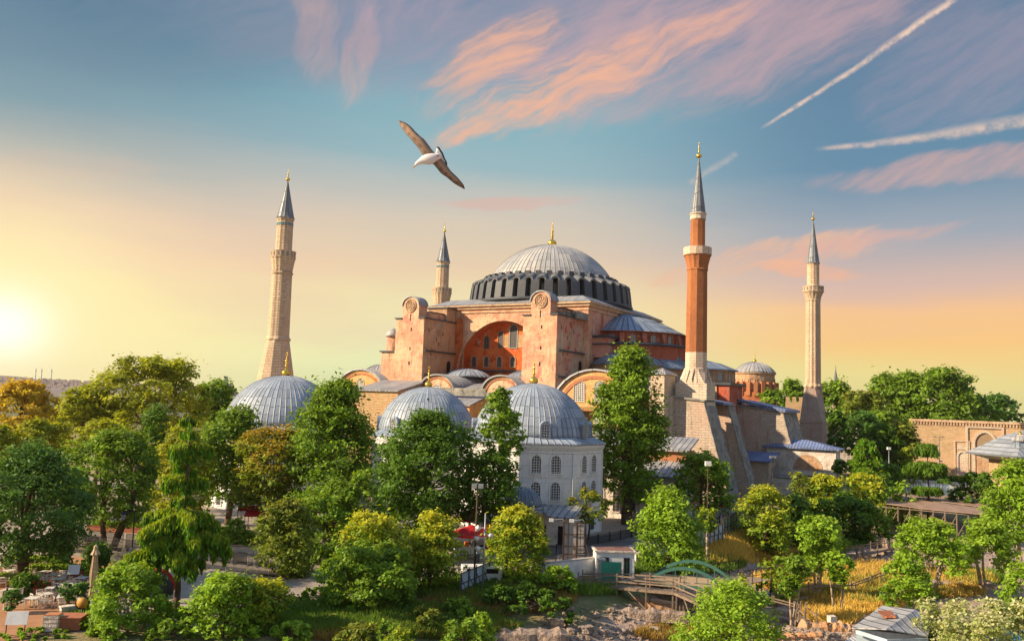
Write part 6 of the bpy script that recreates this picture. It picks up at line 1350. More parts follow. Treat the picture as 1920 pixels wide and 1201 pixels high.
# green arched footbridge
PA, PB = at(1196, 1086, 87.5), at(1380, 1094, 84.0); ang = atan2(PB.y-PA.y, PB.x-PA.x); L = Vector((PB.x-PA.x, PB.y-PA.y)).length
m = empty('footbridge', (PA.x, PA.y, 0), ang, 'green steel footbridge with two bow arches over the dig', 'bridge'); BW = 4.6
b = MB(); b.box(-0.5, L+0.3, 0.1, BW-0.1, -0.12, 0.0); b.build('deck', plain('planked_deck', (0.40, 0.29, 0.18), 0.85, var=0.5, sc=4), m)
for y in (0, BW):
    b = MB(); n = 18; prev = None
    for k in range(n+1):
        t_ = k/n; q_ = Vector((L*t_-0.0, y, -0.9+4*2.45*t_*(1-t_)))
        if prev is not None: b.bar(prev, q_, 0.12, 0.30)
        prev = q_
    b.build('arch', GREENM, m)
    for k in range(3, 16, 2): t_ = k/18; b = MB(); b.bar((L*t_, y, -0.15), (L*t_, y, -0.9+9.8*t_*(1-t_)), 0.07); b.build('hanger', GREENM, m)
    b = MB(); b.box(-0.4, L+0.3, y-0.08, y+0.08, -0.34, -0.02); b.build('edge_beam', GREENM, m)
b = MB(); b.box(-1.4, 0.1, -0.2, BW+0.2, -4, -0.3); b.build('abutment', ROCKB, m)
b = MB(); b.box(L-0.1, L+1.2, -0.2, BW+0.2, -4, -0.3); b.build('abutment', ROCKB, m)
# plank landing and iron rail past the bridge
p0, p1 = at(1384, 1078, 88), at(1462, 1074, 92); m = empty('plank_landing', (p0.x, p0.y, -0.1), atan2(p1.y-p0.y, p1.x-p0.x), 'grey plank landing with iron handrails at the far end of the green bridge', 'walkway')
b = MB(); [b.box(k*0.3, k*0.3+0.27, -0.6, 3.6, -0.08, 0.0) for k in range(15)]; b.build('planks', WOODG, m)
b = MB(); 
for y in (-0.6, 3.6):
    for k in range(4): b.bar((k*1.5, y, -1), (k*1.5, y, 1.3), 0.07)
    b.bar((0, y, 1.3), (4.6, y, 1.3), 0.06); b.bar((0, y, 0.7), (4.6, y, 0.7), 0.05)
b.build('handrail', IRON, m)
# timber trestle walkway
def trestle(label, pts, w, rail, step=2.0, group='timber walkways in the dig', mat=WOODG):
    m = empty('timber_walkway', tuple(pts[0]), 0, label, 'walkway', group); o0 = Vector(pts[0]); q = random.Random(len(label))
    d = MB(); p_ = MB(); r = MB()
    for a, c in zip(pts, pts[1:]):
        a, c = Vector(a)-o0, Vector(c)-o0; L = (c-a).length; u = (c-a).normalized(); s_ = Vector((-u.y, u.x, 0)).normalized()
        for k in range(int(L/0.32)):
            q0 = a+u*(k*0.32); d.bar(q0-s_*w/2, q0+s_*w/2+Vector((0, 0, q.uniform(-0.02, 0.02))), 0.27, 0.05)
        for sd_ in (-1, 1):
            e = s_*sd_*w/2; r.bar(a+e+Vector((0, 0, -0.12)), c+e+Vector((0, 0, -0.12)), 0.10, 0.18)
            if rail:
                for zz in ((0.55, 1.05) if rail > 1 else (1.0,)): r.bar(a+e+Vector((0, 0, zz)), c+e+Vector((0, 0, zz+q.uniform(-0.08, 0.08))), 0.06, 0.12)
            n = max(1, int(L/step))
            for k in range(n+1):
                q0 = a+u*(L*k/n)+e; wp = q0+o0; zg = hgt(wp.x, wp.y)-o0.z-0.2
                p_ = MB(); p_.bar((q0.x, q0.y, zg), (q0.x, q0.y, q0.z+(1.15+q.uniform(0, 0.35) if rail else 0.0)), 0.12)
                if k and k % 2 and q0.z-zg > 1.2: p_.bar((q0.x, q0.y, zg+0.3), tuple(q0-u*step*0.9-Vector((0, 0, 0.2))), 0.09)
                p_.build('post', mat, m)
    d.build('planks', mat, m); r.build('rails', mat, m); return m
trestle('timber trestle walkway with double rails below the green bridge', [at(1088, 1098, 86), at(1160, 1098, 84.5), at(1272, 1108, 82), at(1318, 1128, 79)], 1.3, 2)
UPZ = Vector((0, 0, 0.55))
trestle('timber stair walkway right of the wide feathery bush', [onh(1450, 1160)+UPZ*1.6, onh(1500, 1166)+UPZ, onh(1520, 1180)+UPZ*0.5], 1.1, 1)
trestle('broken timber rail walkway beside the saplings', [onh(1455, 1136)+UPZ*0.3, onh(1520, 1122)+UPZ*0.6, onh(1600, 1116)+UPZ*0.4, onh(1655, 1098)+UPZ*0.8], 0.5, 1, 3.4)
trestle('old timber duckboard among the rubble before the shelter', [onh(1560, 1048)+UPZ, onh(1612, 1046)+UPZ, onh(1665, 1034)+UPZ], 1.0, 1, 3.5)
trestle('low timber duckboard behind the feathery trees', [onh(1740, 1062)+UPZ, onh(1830, 1068)+UPZ], 1.0, 0, 3.0)
# archaeological shelter: two corrugated roofs on posts
m = empty('excavation_shelter', (0, 0, 0), 0, 'wide low excavation shelter with brown corrugated roof on timber trusses', 'shelter')
c = [at(1663, 941, 150), at(1704, 921, 172), at(1868, 938, 152), at(1842, 962, 138), at(1740, 951, 143)]
def sheetroof(b, pts, th=0.12):
    n = len(pts); b.add([tuple(p) for p in pts]+[(p.x, p.y, p.z-th) for p in pts], [tuple(range(n)), tuple(range(n, 2*n))[::-1]]+[(i, n+i, n+(i+1) % n, (i+1) % n) for i in range(n)])
SHR = plain('weathered_corrugated_roof', (0.30, 0.20, 0.15), 0.8, var=0.6, sc=0.5)
b = MB(); sheetroof(b, [at(1668, 923, 158), at(1697, 919, 168), at(1868, 938, 150), at(1846, 950, 143), at(1735, 935, 150)]); b.build('upper_roof', SHR, m)
b = MB(); sheetroof(b, [at(1660, 943, 146), at(1668, 931, 155), at(1738, 938, 149), at(1846, 953, 142), at(1842, 963, 136), at(1734, 953, 141)]); b.build('lower_roof', SHR, m)
b = MB(); q = random.Random(2)
prev = None
for k in range(10):
    p = at(1640+k*22, 945+k*2.0, 144-k*0.8); zg = hgt(p.x, p.y); b.bar((p.x, p.y, zg), (p.x, p.y, p.z-0.1), 0.16)
    if prev is not None: b.bar(prev, (p.x, p.y, p.z-0.3), 0.12); b.bar((prev[0], prev[1], zg+1.4), (p.x, p.y, p.z-0.5), 0.10)
    prev = (p.x, p.y, p.z-0.3)
b.build('truss', WOODG, m)
# tin roofed shed, bottom right
m = empty('tin_roofed_shed', (0, 0, 0), 0, 'grey tin-roofed shed with a rusty patch on the roof at the bottom edge', 'shed')
zr, ze = 1.0, 0.3
A_, B_, Ct, D_, Et, F_ = gz(1597, 1176, ze), gz(1654, 1134, ze), gz(1716, 1142, zr), gz(1752, 1161, ze), gz(1739, 1192, ze), gz(1662, 1178, zr)
b = MB(); sheetroof(b, [A_, F_, Ct, B_], 0.08); b.build('roof_slope', SHEET, m); b = MB(); sheetroof(b, [F_, Et, D_, Ct], 0.08); b.build('roof_slope', SHEET, m)
ctr = (A_+D_)/2; ins = lambda p: (ctr.x+(p.x-ctr.x)*0.9, ctr.y+(p.y-ctr.y)*0.9)
b = MB(); b.prism([ins(A_), ins(Et), ins(D_), ins(B_)], -4.0, ze-0.1); b.build('wall', BLUEW, m)
r1 = [gz(1646, 1146, 0.78), gz(1670, 1146, 0.95), gz(1681, 1158, 0.97), gz(1657, 1158, 0.80)]
b = MB(); sheetroof(b, [Vector((p.x, p.y, p.z+0.12)) for p in r1], 0.1); b.build('rusty_patch', RUST, m)
b = MB(); b.bar(A_+Vector((0.3, -0.1, -0.25)), F_+Vector((0, -0.1, -0.9)), 0.06, 0.3); b.bar(F_+Vector((0, -0.1, -0.9)), Et+Vector((0, -0.1, -0.25)), 0.06, 0.3); b.build('fascia', BLUEW, m)
m = empty('striped_canopy', (0, 0, 0), 0, 'blue and white striped corrugated lean-to roof in front of the tin-roofed shed', 'canopy')
c_ = [gz(1578, 1204, -0.9), gz(1612, 1183, -0.7), gz(1680, 1194, -0.7), gz(1650, 1222, -0.9)]; b = MB(); sheetroof(b, c_, 0.06); b.build('sheet', CORR, m)
for p in c_: b = MB(); b.bar((p.x, p.y, -4), (p.x, p.y, p.z-0.06), 0.1); b.build('post', GALV, m)
m = empty('dark_awning', (0, 0, 0), 0, 'dark netting awning between the tin shed and the blue tarpaulin', 'awning')
c_ = [gz(1706, 1222, -0.9), gz(1732, 1178, 0.0), gz(1840, 1192, -0.4), gz(1850, 1222, -0.9)]; b = MB(); sheetroof(b, c_, 0.05); b.build('netting', NET, m)
for p in c_: b = MB(); b.bar((p.x, p.y, -4), (p.x, p.y, p.z-0.06), 0.1); b.build('post', WOODG, m)
m = empty('blue_tarpaulin', (0, 0, 0), 0, 'rumpled bright blue tarpaulin over rough poles at the bottom right edge', 'tarpaulin')
b = MB(); nx, ny = 14, 6; vs = []
for j in range(ny):
    for i in range(nx):
        p = gz(1846+i*7.5, 1182+j*8-0.25*i, -0.6+0.12*sin(i*1.3+j)*cos(j*1.7)); vs.append(tuple(p))
b.add(vs, [(j*nx+i, j*nx+i+1, (j+1)*nx+i+1, (j+1)*nx+i) for j in range(ny-1) for i in range(nx-1)], True); b.build('sheet', TARP, m)
b = MB()
for k in range(5): p = gz(1850+k*24, 1200, -0.75); b.bar((p.x, p.y, -4), (p.x, p.y, -0.8), 0.09); b.bar((p.x, p.y, -0.8), (p.x+1.2, p.y+1.2, -0.75), 0.07)
b.build('poles', WOODG, m)
# ruins: individual blocks, brick masses and rubble
def rock(b, c, s_, q, n=9):
    vs = []; k = 0
    for j in range(5):
        for i in range(n):
            a = 2*pi*i/n; e_ = -pi/2+pi*j/4; r = s_*(0.75+0.4*q.random()); rr = max(cos(e_), 0.25)
            vs.append((c[0]+r*rr*cos(a), c[1]+r*rr*sin(a), c[2]+s_*0.62*sin(e_)*(0.8+0.3*q.random())))
    b.add(vs, [(j*n+i, j*n+(i+1) % n, (j+1)*n+(i+1) % n, (j+1)*n+i) for j in range(4) for i in range(n)]+[tuple(range(4*n, 5*n))])
for i, (lb, x, y, w, d, h, ro, mt_) in enumerate([('squared limestone block at the left end of the rubble', 1043, 1176, 1.1, 0.8, 0.7, 0.1, ROCK), ('pale squared stone right of the limestone block', 1098, 1182, 1.1, 0.7, 0.4, 0.4, ROCK),
        ('white stone lying on the orange brick ruin', 1560, 1160, 0.6, 0.5, 0.4, 0.3, WHITEP), ('pale bluish slab lying on the rubble below the trestle', 1216, 1180, 1.6, 0.9, 0.25, -0.2, STONEW),
        ('tan squared block near the foot of the trestle', 1258, 1160, 0.9, 0.7, 0.45, 0.5, ROCK), ('dark rounded stone above the tin-roofed shed', 1657, 1126, 0.9, 0.7, 0.8, 0.2, ROCK)]):
    p = onh(x, y, -3); b = MB(); q = random.Random(i)
    vs = [(sx*w/2*q.uniform(0.85, 1.1), sy*d/2*q.uniform(0.85, 1.1), z) for z in (-0.15, h) for sx, sy in ((-1, -1), (1, -1), (1, 1), (-1, 1))]
    b.add([(x_, y_, z_+(q.uniform(-0.06, 0.06))) for x_, y_, z_ in vs], [(0,3,2,1), (4,5,6,7), (0,1,5,4), (1,2,6,5), (2,3,7,6), (3,0,4,7)])
    if i == 2: p = at(1560, 1162, 73)
    o = b.build('stone_block', mt_); o.location = (p.x, p.y, p.z if i == 2 else hgt(p.x, p.y)); o.rotation_euler = (0, 0, ro); tag(o, lb, 'stone block')
def ruin(label, x, y, L, W_, h, ang, mt_, seed):
    p = onh(x, y, -3); q = random.Random(seed); n = 14; m_ = MB(); prof = [h*q.uniform(0.45, 1.0) for _ in range(n+1)]
    for side in (0,):
        vs = []
        for k in range(n+1):
            xx = -L/2+L*k/n; w1 = W_/2*q.uniform(0.8, 1.15)
            vs += [(xx, -w1, -0.4), (xx, -w1*0.8, prof[k]*0.6), (xx, -w1*0.35, prof[k]), (xx, w1*0.4, prof[k]*q.uniform(0.8, 1)), (xx, w1, -0.4)]
        m_.add(vs, [(5*k+j, 5*k+5+j, 5*k+6+j, 5*k+1+j) for k in range(n) for j in range(4)]+[(0, 1, 2, 3, 4), tuple(5*n+j for j in (4, 3, 2, 1, 0))])
    o = m_.build('ruined_wall', mt_); o.location = (p.x, p.y, hgt(p.x, p.y)); o.rotation_euler = (0, 0, ang); tag(o, label, 'ruin'); return o
ruin('orange-red layered brick ruin between the wide bush and the tin shed', 1545, 1182, 4.6, 2.0, 1.1, 0.05, ROCKB, 1)
ruin('crumbling brick footing under the small feathery tree', 1690, 1032, 6.0, 3.0, 2.0, 0.1, ROCK, 2)
ruin('long low rubble footing across the bottom centre', 1180, 1150, 10.0, 1.6, 0.7, -0.12, ROCK, 3)
ruin('reddish brick footing behind the low rubble at bottom centre', 1200, 1128, 7.0, 1.2, 0.6, -0.2, ROCKB, 4)
ruin('rubble mound below the timber trestle', 1310, 1140, 5.0, 2.2, 0.9, 0.3, ROCK, 5)
ruin('grey stone footing in shade before the shelter', 1625, 992, 7.0, 2.5, 1.4, 0.1, ROCK, 6)
ruin('pale stone footing right of the low feathery tree', 1800, 1098, 8.0, 2.0, 0.9, 0.05, ROCK, 7)
ruin('sandy rubble edge at the bottom left of the dig', 960, 1190, 9.0, 2.4, 0.7, 0.1, ROCK, 8)
ruin('low brick edge right of the wide feathery bush', 1490, 1195, 5.0, 1.4, 0.6, 0.2, ROCKB, 9)
q = random.Random(9); b = MB(); RB = []
for _ in range(2600):
    x, y, rx, ry = q.choice([(1180, 1165, 170, 32), (1080, 1190, 200, 14), (1300, 1160, 60, 30), (1640, 1010, 90, 30), (1690, 1035, 80, 22), (1480, 1185, 90, 18), (1820, 1095, 90, 16), (1560, 1185, 60, 16), (950, 1190, 110, 10), (1400, 1080, 60, 12)])
    a, r = q.random()*2*pi, sqrt(q.random()); RB.append((x+rx*r*cos(a), y+ry*r*sin(a)))
for p in onh_np([v[0] for v in RB], [v[1] for v in RB]):
    rock(b, (p[0], p[1], p[2]+0.03), q.uniform(0.06, 0.26)*(1 if q.random() < 0.9 else 2.0), q, 6)
tag(b.build('rubble', ROCK), 'loose stones and broken brick strewn over the excavation floor', 'rubble', kind='stuff')
# ---------------- cafe terrace
def closed_parasol(label, x, yb, yt, Y, mat, gap=0.35):
    p = at(x, yb, Y); t0 = at(x, yt, Y); H = t0.z-0.1; m = empty('closed_parasol', (p.x, Y, 0.1), 0.3, label, 'parasol', 'closed parasols on the terrace')
    b = MB(); n = 16; R = 0.42; b.lathe([(R*1.0, gap+0.25), (R*0.72, gap+0.8), (R*0.80, H*0.5), (R*0.55, H*0.75), (R*0.42, H*0.86)], n, rmod=lambda k: 1.0 if k % 2 else 0.72, smooth=False); o = b.build('canopy', mat, m)
    b = MB(); b.lathe([(R*0.95, H*0.84), (R*0.45, H*0.92), (R*0.42, H*0.98), (0.04, H+0.05)], n, rmod=lambda k: 1.0 if k % 2 else 0.85, smooth=False); b.build('top_cap', mat, o)
    b = MB(); b.tube((0, 0, 0), (0, 0, H), 0.05, n=6); b.build('pole', WOODG, m); b = MB(); b.box(-0.4, 0.4, -0.4, 0.4, -0.02, 0.08); b.build('foot', GALV, m)
GREYCAN = plain('grey_canvas', (0.30, 0.26, 0.24), 0.9, var=0.3, sc=4)
closed_parasol('nearest closed beige parasol, standing alone left of the grouped four', 174, 1098, 1021, 70, BEIGE)
closed_parasol('leftmost of the four grouped closed parasols, beige and shortest', 213, 1085, 1037, 73, BEIGE)
closed_parasol('second closed parasol of the group of four, beige-grey', 228, 1085, 1026, 74, BEIGE)
closed_parasol('third closed parasol of the group of four, grey', 241, 1086, 1026, 75, GREYCAN)
closed_parasol('rightmost closed grey parasol of the group of four', 255, 1086, 1028, 73, GREYCAN)
def chair(mat):
    m = empty('cafe_chair', (0, 0, 0), 0, 'light cafe chair with armrests on the tiled terrace', 'chair', 'cafe chairs on the terrace')
    b = MB(); b.box(-0.24, 0.24, -0.24, 0.24, 0.43, 0.48); b.build('seat', mat, m)
    b = MB(); b.box(-0.24, 0.24, 0.21, 0.25, 0.50, 0.56); b.box(-0.24, 0.24, 0.21, 0.25, 0.66, 0.72); b.box(-0.24, 0.24, 0.21, 0.25, 0.82, 0.90); b.bar((-0.24, 0.23, 0.48), (-0.24, 0.23, 0.9), 0.04); b.bar((0.24, 0.23, 0.48), (0.24, 0.23, 0.9), 0.04); b.build('backrest', mat, m)
    for sx in (-1, 1):
        b = MB(); b.bar((sx*0.25, -0.22, 0.66), (sx*0.25, 0.24, 0.66), 0.04); b.bar((sx*0.25, -0.21, 0.46), (sx*0.25, -0.21, 0.66), 0.03); b.build('armrest', mat, m)
        for sy in (-1, 1): b = MB(); b.bar((sx*0.22, sy*0.22, 0), (sx*0.22, sy*0.22, 0.44), 0.045); b.build('leg', mat, m)
    return m
def table(mat):
    m = empty('cafe_table', (0, 0, 0), 0, 'square cafe table with pale top on the tiled terrace', 'table', 'cafe tables on the terrace')
    b = MB(); b.box(-0.45, 0.45, -0.45, 0.45, 0.71, 0.75); b.build('tabletop', mat, m)
    for sx in (-1, 1):
        for sy in (-1, 1): b = MB(); b.bar((sx*0.38, sy*0.38, 0), (sx*0.38, sy*0.38, 0.71), 0.05); b.build('leg', mat, m)
    return m
CW = plain('cream_furniture', (0.62, 0.56, 0.48), 0.5, var=0.25)
ch0, tb0 = chair(CW), table(CW); used = False
spots = [(8, 1072), (40, 1070), (85, 1086), (120, 1084), (108, 1100), (140, 1112), (168, 1108), (190, 1112), (5, 1098), (60, 1138), (150, 1128), (96, 1118), (20, 1084), (182, 1124), (30, 1058), (62, 1060), (6, 1052), (22, 1064), (50, 1082), (100, 1072), (70, 1098), (152, 1098), (176, 1094), (124, 1110), (84, 1130), (45, 1110), (15, 1122), (112, 1136), (186, 1138), (160, 1118), (135, 1124), (100, 1092), (30, 1092)]
for i, (x, y) in enumerate(spots):
    p = gz(x, y, 0.1); a0 = (i*0.7) % 1.2-0.3; t_ = tb0 if not used else copy_tree(tb0); t_.location = (p.x, p.y, 0.1); t_.rotation_euler = (0, 0, a0)
    for k in range(4):
        if (i*3+k) % 5 == 4: continue
        c_ = ch0 if not used else copy_tree(ch0); used = True
        a = a0+k*pi/2; c_.location = (p.x+0.82*sin(-a), p.y+0.82*cos(a), 0.1); c_.rotation_euler = (0, 0, a)
def planter(label, x, y, w, d, h, mat, plant, ang=0.1, Z=0.1, pl=True):
    p = gz(x, y, Z); m = empty('planter', (p.x, p.y, Z), ang, label, 'planter')
    b = MB(); b.box(-w/2, w/2, -d/2, d/2, 0, h); b.build('box', mat, m); b = MB(); b.box(-w/2-0.06, w/2+0.06, -d/2-0.06, d/2+0.06, h, h+0.08); b.build('rim', mat, m)
    if pl:
        n = int(500*w*d)+250; g_ = np.random.default_rng(int(x)); P = g_.uniform(-1, 1, (n, 3))*np.array([w*0.5, d*0.5, 0.28])+np.array([0, 0, h+0.28]); N_ = unit(g_.normal(size=(n, 3))); T_ = unit(np.cross(N_, g_.normal(size=(n, 3)))); B2 = np.cross(N_, T_)
        quads('plants', P, T_*0.12, B2*0.07, g_.random(n), (g_.random(n) < 0.35)*1.0, plant, m)
RFL = leafmat('red_flowers', (0.03, 0.09, 0.015), (0.08, 0.18, 0.02), (0.62, 0.06, 0.03)); PFL = leafmat('pink_flowers', (0.04, 0.10, 0.02), (0.08, 0.18, 0.03), (0.62, 0.28, 0.28))
planter('brown planter with red flowers in the middle of the terrace', 76, 1114, 1.3, 0.8, 0.5, TERRA, RFL)
planter('brown planter with pink flowers at the left of the terrace', 25, 1098, 1.1, 0.7, 0.45, TERRA, PFL)
planter('brown planter with green plants at the left edge', 6, 1096, 1.0, 0.7, 0.45, TERRA, LG)
planter('long brown planter behind the tables holding an ivy-wrapped trunk', 118, 1082, 5.5, 1.2, 0.6, TERRA, LG)
planter('brown planter under the blue-green tree', 62, 1066, 4.2, 1.4, 0.6, TERRA, LG)
planter('brown planter below the trunks behind the nearest closed parasol', 190, 1092, 2.6, 1.3, 0.6, TERRA, LG)
planter('dark brown planter box with the gnarled olive tree', 130, 1176, 1.9, 1.4, 0.8, TERRA, LG, pl=False)
planter('long orange-brown planter at the far side of the plaza', 300, 1000, 18, 1.2, 0.6, TERRA, LG, -0.1, 0.02)
planter('orange-brown planter by the red awnings beyond the railing', 437, 1016, 4.5, 1.6, 0.6, TERRA, LG, 0, 0.02)
planter('small square planter with clipped green shrub beyond the railing', 476, 1020, 0.9, 0.9, 0.6, TERRA, LB, 0, 0.02)
tree('shrub growing in the planter by the red awnings', 446, 972, 22, 1010, 99, LG, 'dome', 'shrub', 'shrub')
for lb, x, y in (('red awning on posts left of the olive-brown tree', 484, 1004), ('second red awning under the rusty-leaved tree', 470, 992)):
    p = gz(x, y); m = empty('red_awning', (p.x, p.y, 0.02), 0.1, lb, 'awning', 'red awnings beyond the railing')
    b = MB(); b.extx([(-1.2, 2.5), (0, 3.0), (1.2, 2.5), (1.2, 2.4), (0, 2.9), (-1.2, 2.4)], -1.6, 1.6); b.build('canvas', REDC, m)
    for sx in (-1, 1):
        for sy in (-1, 1): b = MB(); b.bar((sx*1.5, sy*1.1, 0), (sx*1.5, sy*1.1, 2.45), 0.07); b.build('post', TERRA, m)
# terrace walls, lantern, menu boards, signs
wallseg('terrace_wall', 'low banded marble and brick terrace wall right of its end pier', gz(112, 1158, 0.1), gz(205, 1146, 0.1), 0.75, 0.5, ashlar('banded_marble', (0.62, 0.60, 0.58), (0.50, 0.50, 0.52), (0.42, 0.18, 0.10), 0.7, 0.3, 0.2, msz=0.04), 0.1, WHITEP)
p = gz(98, 1180, 0.1); m = empty('terrace_pier', (p.x, p.y, 0.1), 0.1, 'square banded marble pier ending the terrace wall', 'pier'); b = MB()
for k in range(4): b.box(-0.5, 0.5, -0.45, 0.45, k*0.28, k*0.28+0.22)
b.build('marble_course', WHITEP, m); b = MB(); [b.box(-0.48, 0.48, -0.43, 0.43, k*0.28+0.22, k*0.28+0.28) for k in range(4)]; b.build('brick_course', TRIMB, m)
def lantern(m, z, off=(0, 0)):
    b = MB(); b.lathe([(0.10, z-0.5), (0.24, z-0.08), (0.24, z)], 6, off, smooth=False); o = b.build('glass', plain('lantern_glass', (0.30, 0.30, 0.32), 0.15), m); b = MB(); b.lathe([(0.34, z), (0.30, z+0.08), (0.12, z+0.24), (0.03, z+0.4)], 6, off, smooth=False); b.build('cap', BLACKM, o)
P = at(246, 1050, 80); m = empty('street_lantern', (P.x, P.y, 0), 0, 'black street lantern hanging from a bracket post by the spreading tree', 'street lamp')
b = MB(); b.tube((0, 0, 0), (0, 0, 6.6), 0.08, 0.05, 8); b.tube((0, 0, 6.0), (-1.05, 0, 6.3), 0.035, n=5); b.tube((0, 0, 5.2), (-0.7, 0, 6.1), 0.03, n=5); b.build('post', BLACKM, m); lantern(m, 5.7, (-1.0, 0))
p = gz(102, 1146, 0.1); m = empty('terrace_lantern', (p.x, p.y, 0.85), 0, 'small lantern standing on the terrace wall', 'lantern'); b = MB(); b.tube((0, 0, 0), (0, 0, 0.35), 0.05, n=6); b.build('stem', BLACKM, m); lantern(m, 0.85)
def board(label, x, y, w, h, mat, tilt, Z=0.1, cat='menu board'):
    p = gz(x, y, Z); m = empty('menu_board', (p.x, p.y, Z), 0.2, label, cat); b = MB(); b.add([(-w/2, 0, 0.9), (w/2, 0, 0.9), (w/2, tilt, 0.9+h), (-w/2, tilt, 0.9+h), (-w/2, 0.05, 0.9), (w/2, 0.05, 0.9), (w/2, tilt+0.05, 0.9+h), (-w/2, tilt+0.05, 0.9+h)], [(0,1,2,3), (7,6,5,4), (0,4,5,1), (1,5,6,2), (2,6,7,3), (3,7,4,0)]); b.build('panel', mat, m)
    for sx in (-1, 1): b = MB(); b.bar((sx*(w/2-0.1), 0.05, 0), (sx*(w/2-0.1), 0.05, 0.95), 0.05); b.build('leg', BLACKM, m)
    return m
board('white menu board with small red mark tilted on the terrace', 135, 1096, 0.95, 0.75, WHITE, 0.35)
board('large blank white board at the bottom left corner', 27, 1196, 1.35, 0.8, WHITE, 0.3)
P = at(150, 1188, 64); m = empty('round_sign', (P.x, P.y, 0), 0.2, 'round yellow sign disc on a dark stand beside the terrace wall', 'sign'); b = MB(); b.tube((0, 0, 0), (0, 0, 1.2), 0.06, n=6); b.lathe([(0.4, 0), (0.35, 0.1), (0.1, 0.16)], 10); b.build('stand', BLACKM, m)
b = MB(); b.tube((0, 0.04, 1.55), (0, -0.04, 1.55), 0.5, n=24); b.build('disc_rim', BLACKM, m); b = MB(); b.tube((0, -0.03, 1.55), (0, -0.06, 1.55), 0.40, n=24); b.build('disc_face', plain('ochre_face', (0.50, 0.27, 0.05), 0.6), m)
# big round ornament / slide-like red oval by the conifer
P = at(282, 1080, 74); m = empty('round_booth', (P.x, P.y, 0), 0.3, 'dark round booth with a red curved rim left of the drooping conifer trunk', 'booth'); b = MB(); b.lathe([(1.9, 0), (1.9, 1.1), (1.4, 1.9), (0.1, 2.3)], 20); b.build('shell', NET, m)
b = MB()
for k in range(12):
    a, d = pi*k/12, pi*(k+1)/12; b.tube((0.4+1.7*cos(a), -1.3, 0.6+1.7*sin(a)), (0.4+1.7*cos(d), -1.3, 0.6+1.7*sin(d)), 0.14, n=6)
b.build('curved_rim', REDC, m)
# vending coolers by the sloping buttress
for i, (x, lb, mt_) in enumerate([(1342, 'black drinks cooler left of the red one by the buttress', BLACKM), (1352, 'dark red drinks cooler between two others by the buttress', REDC), (1361, 'bright red and orange cooler nearest the sloping buttress', ORANGE)]):
    p = gz(x, 951); m = empty('drinks_cooler', (p.x, p.y, 0), -0.3, lb, 'cooler'); b = MB(); b.box(-0.42, 0.42, -0.35, 0.35, 0, 1.9); b.build('cabinet', mt_, m); b = MB(); b.box(-0.36, 0.36, -0.38, -0.35, 0.3, 1.6); b.build('glass_door', DARK, m)
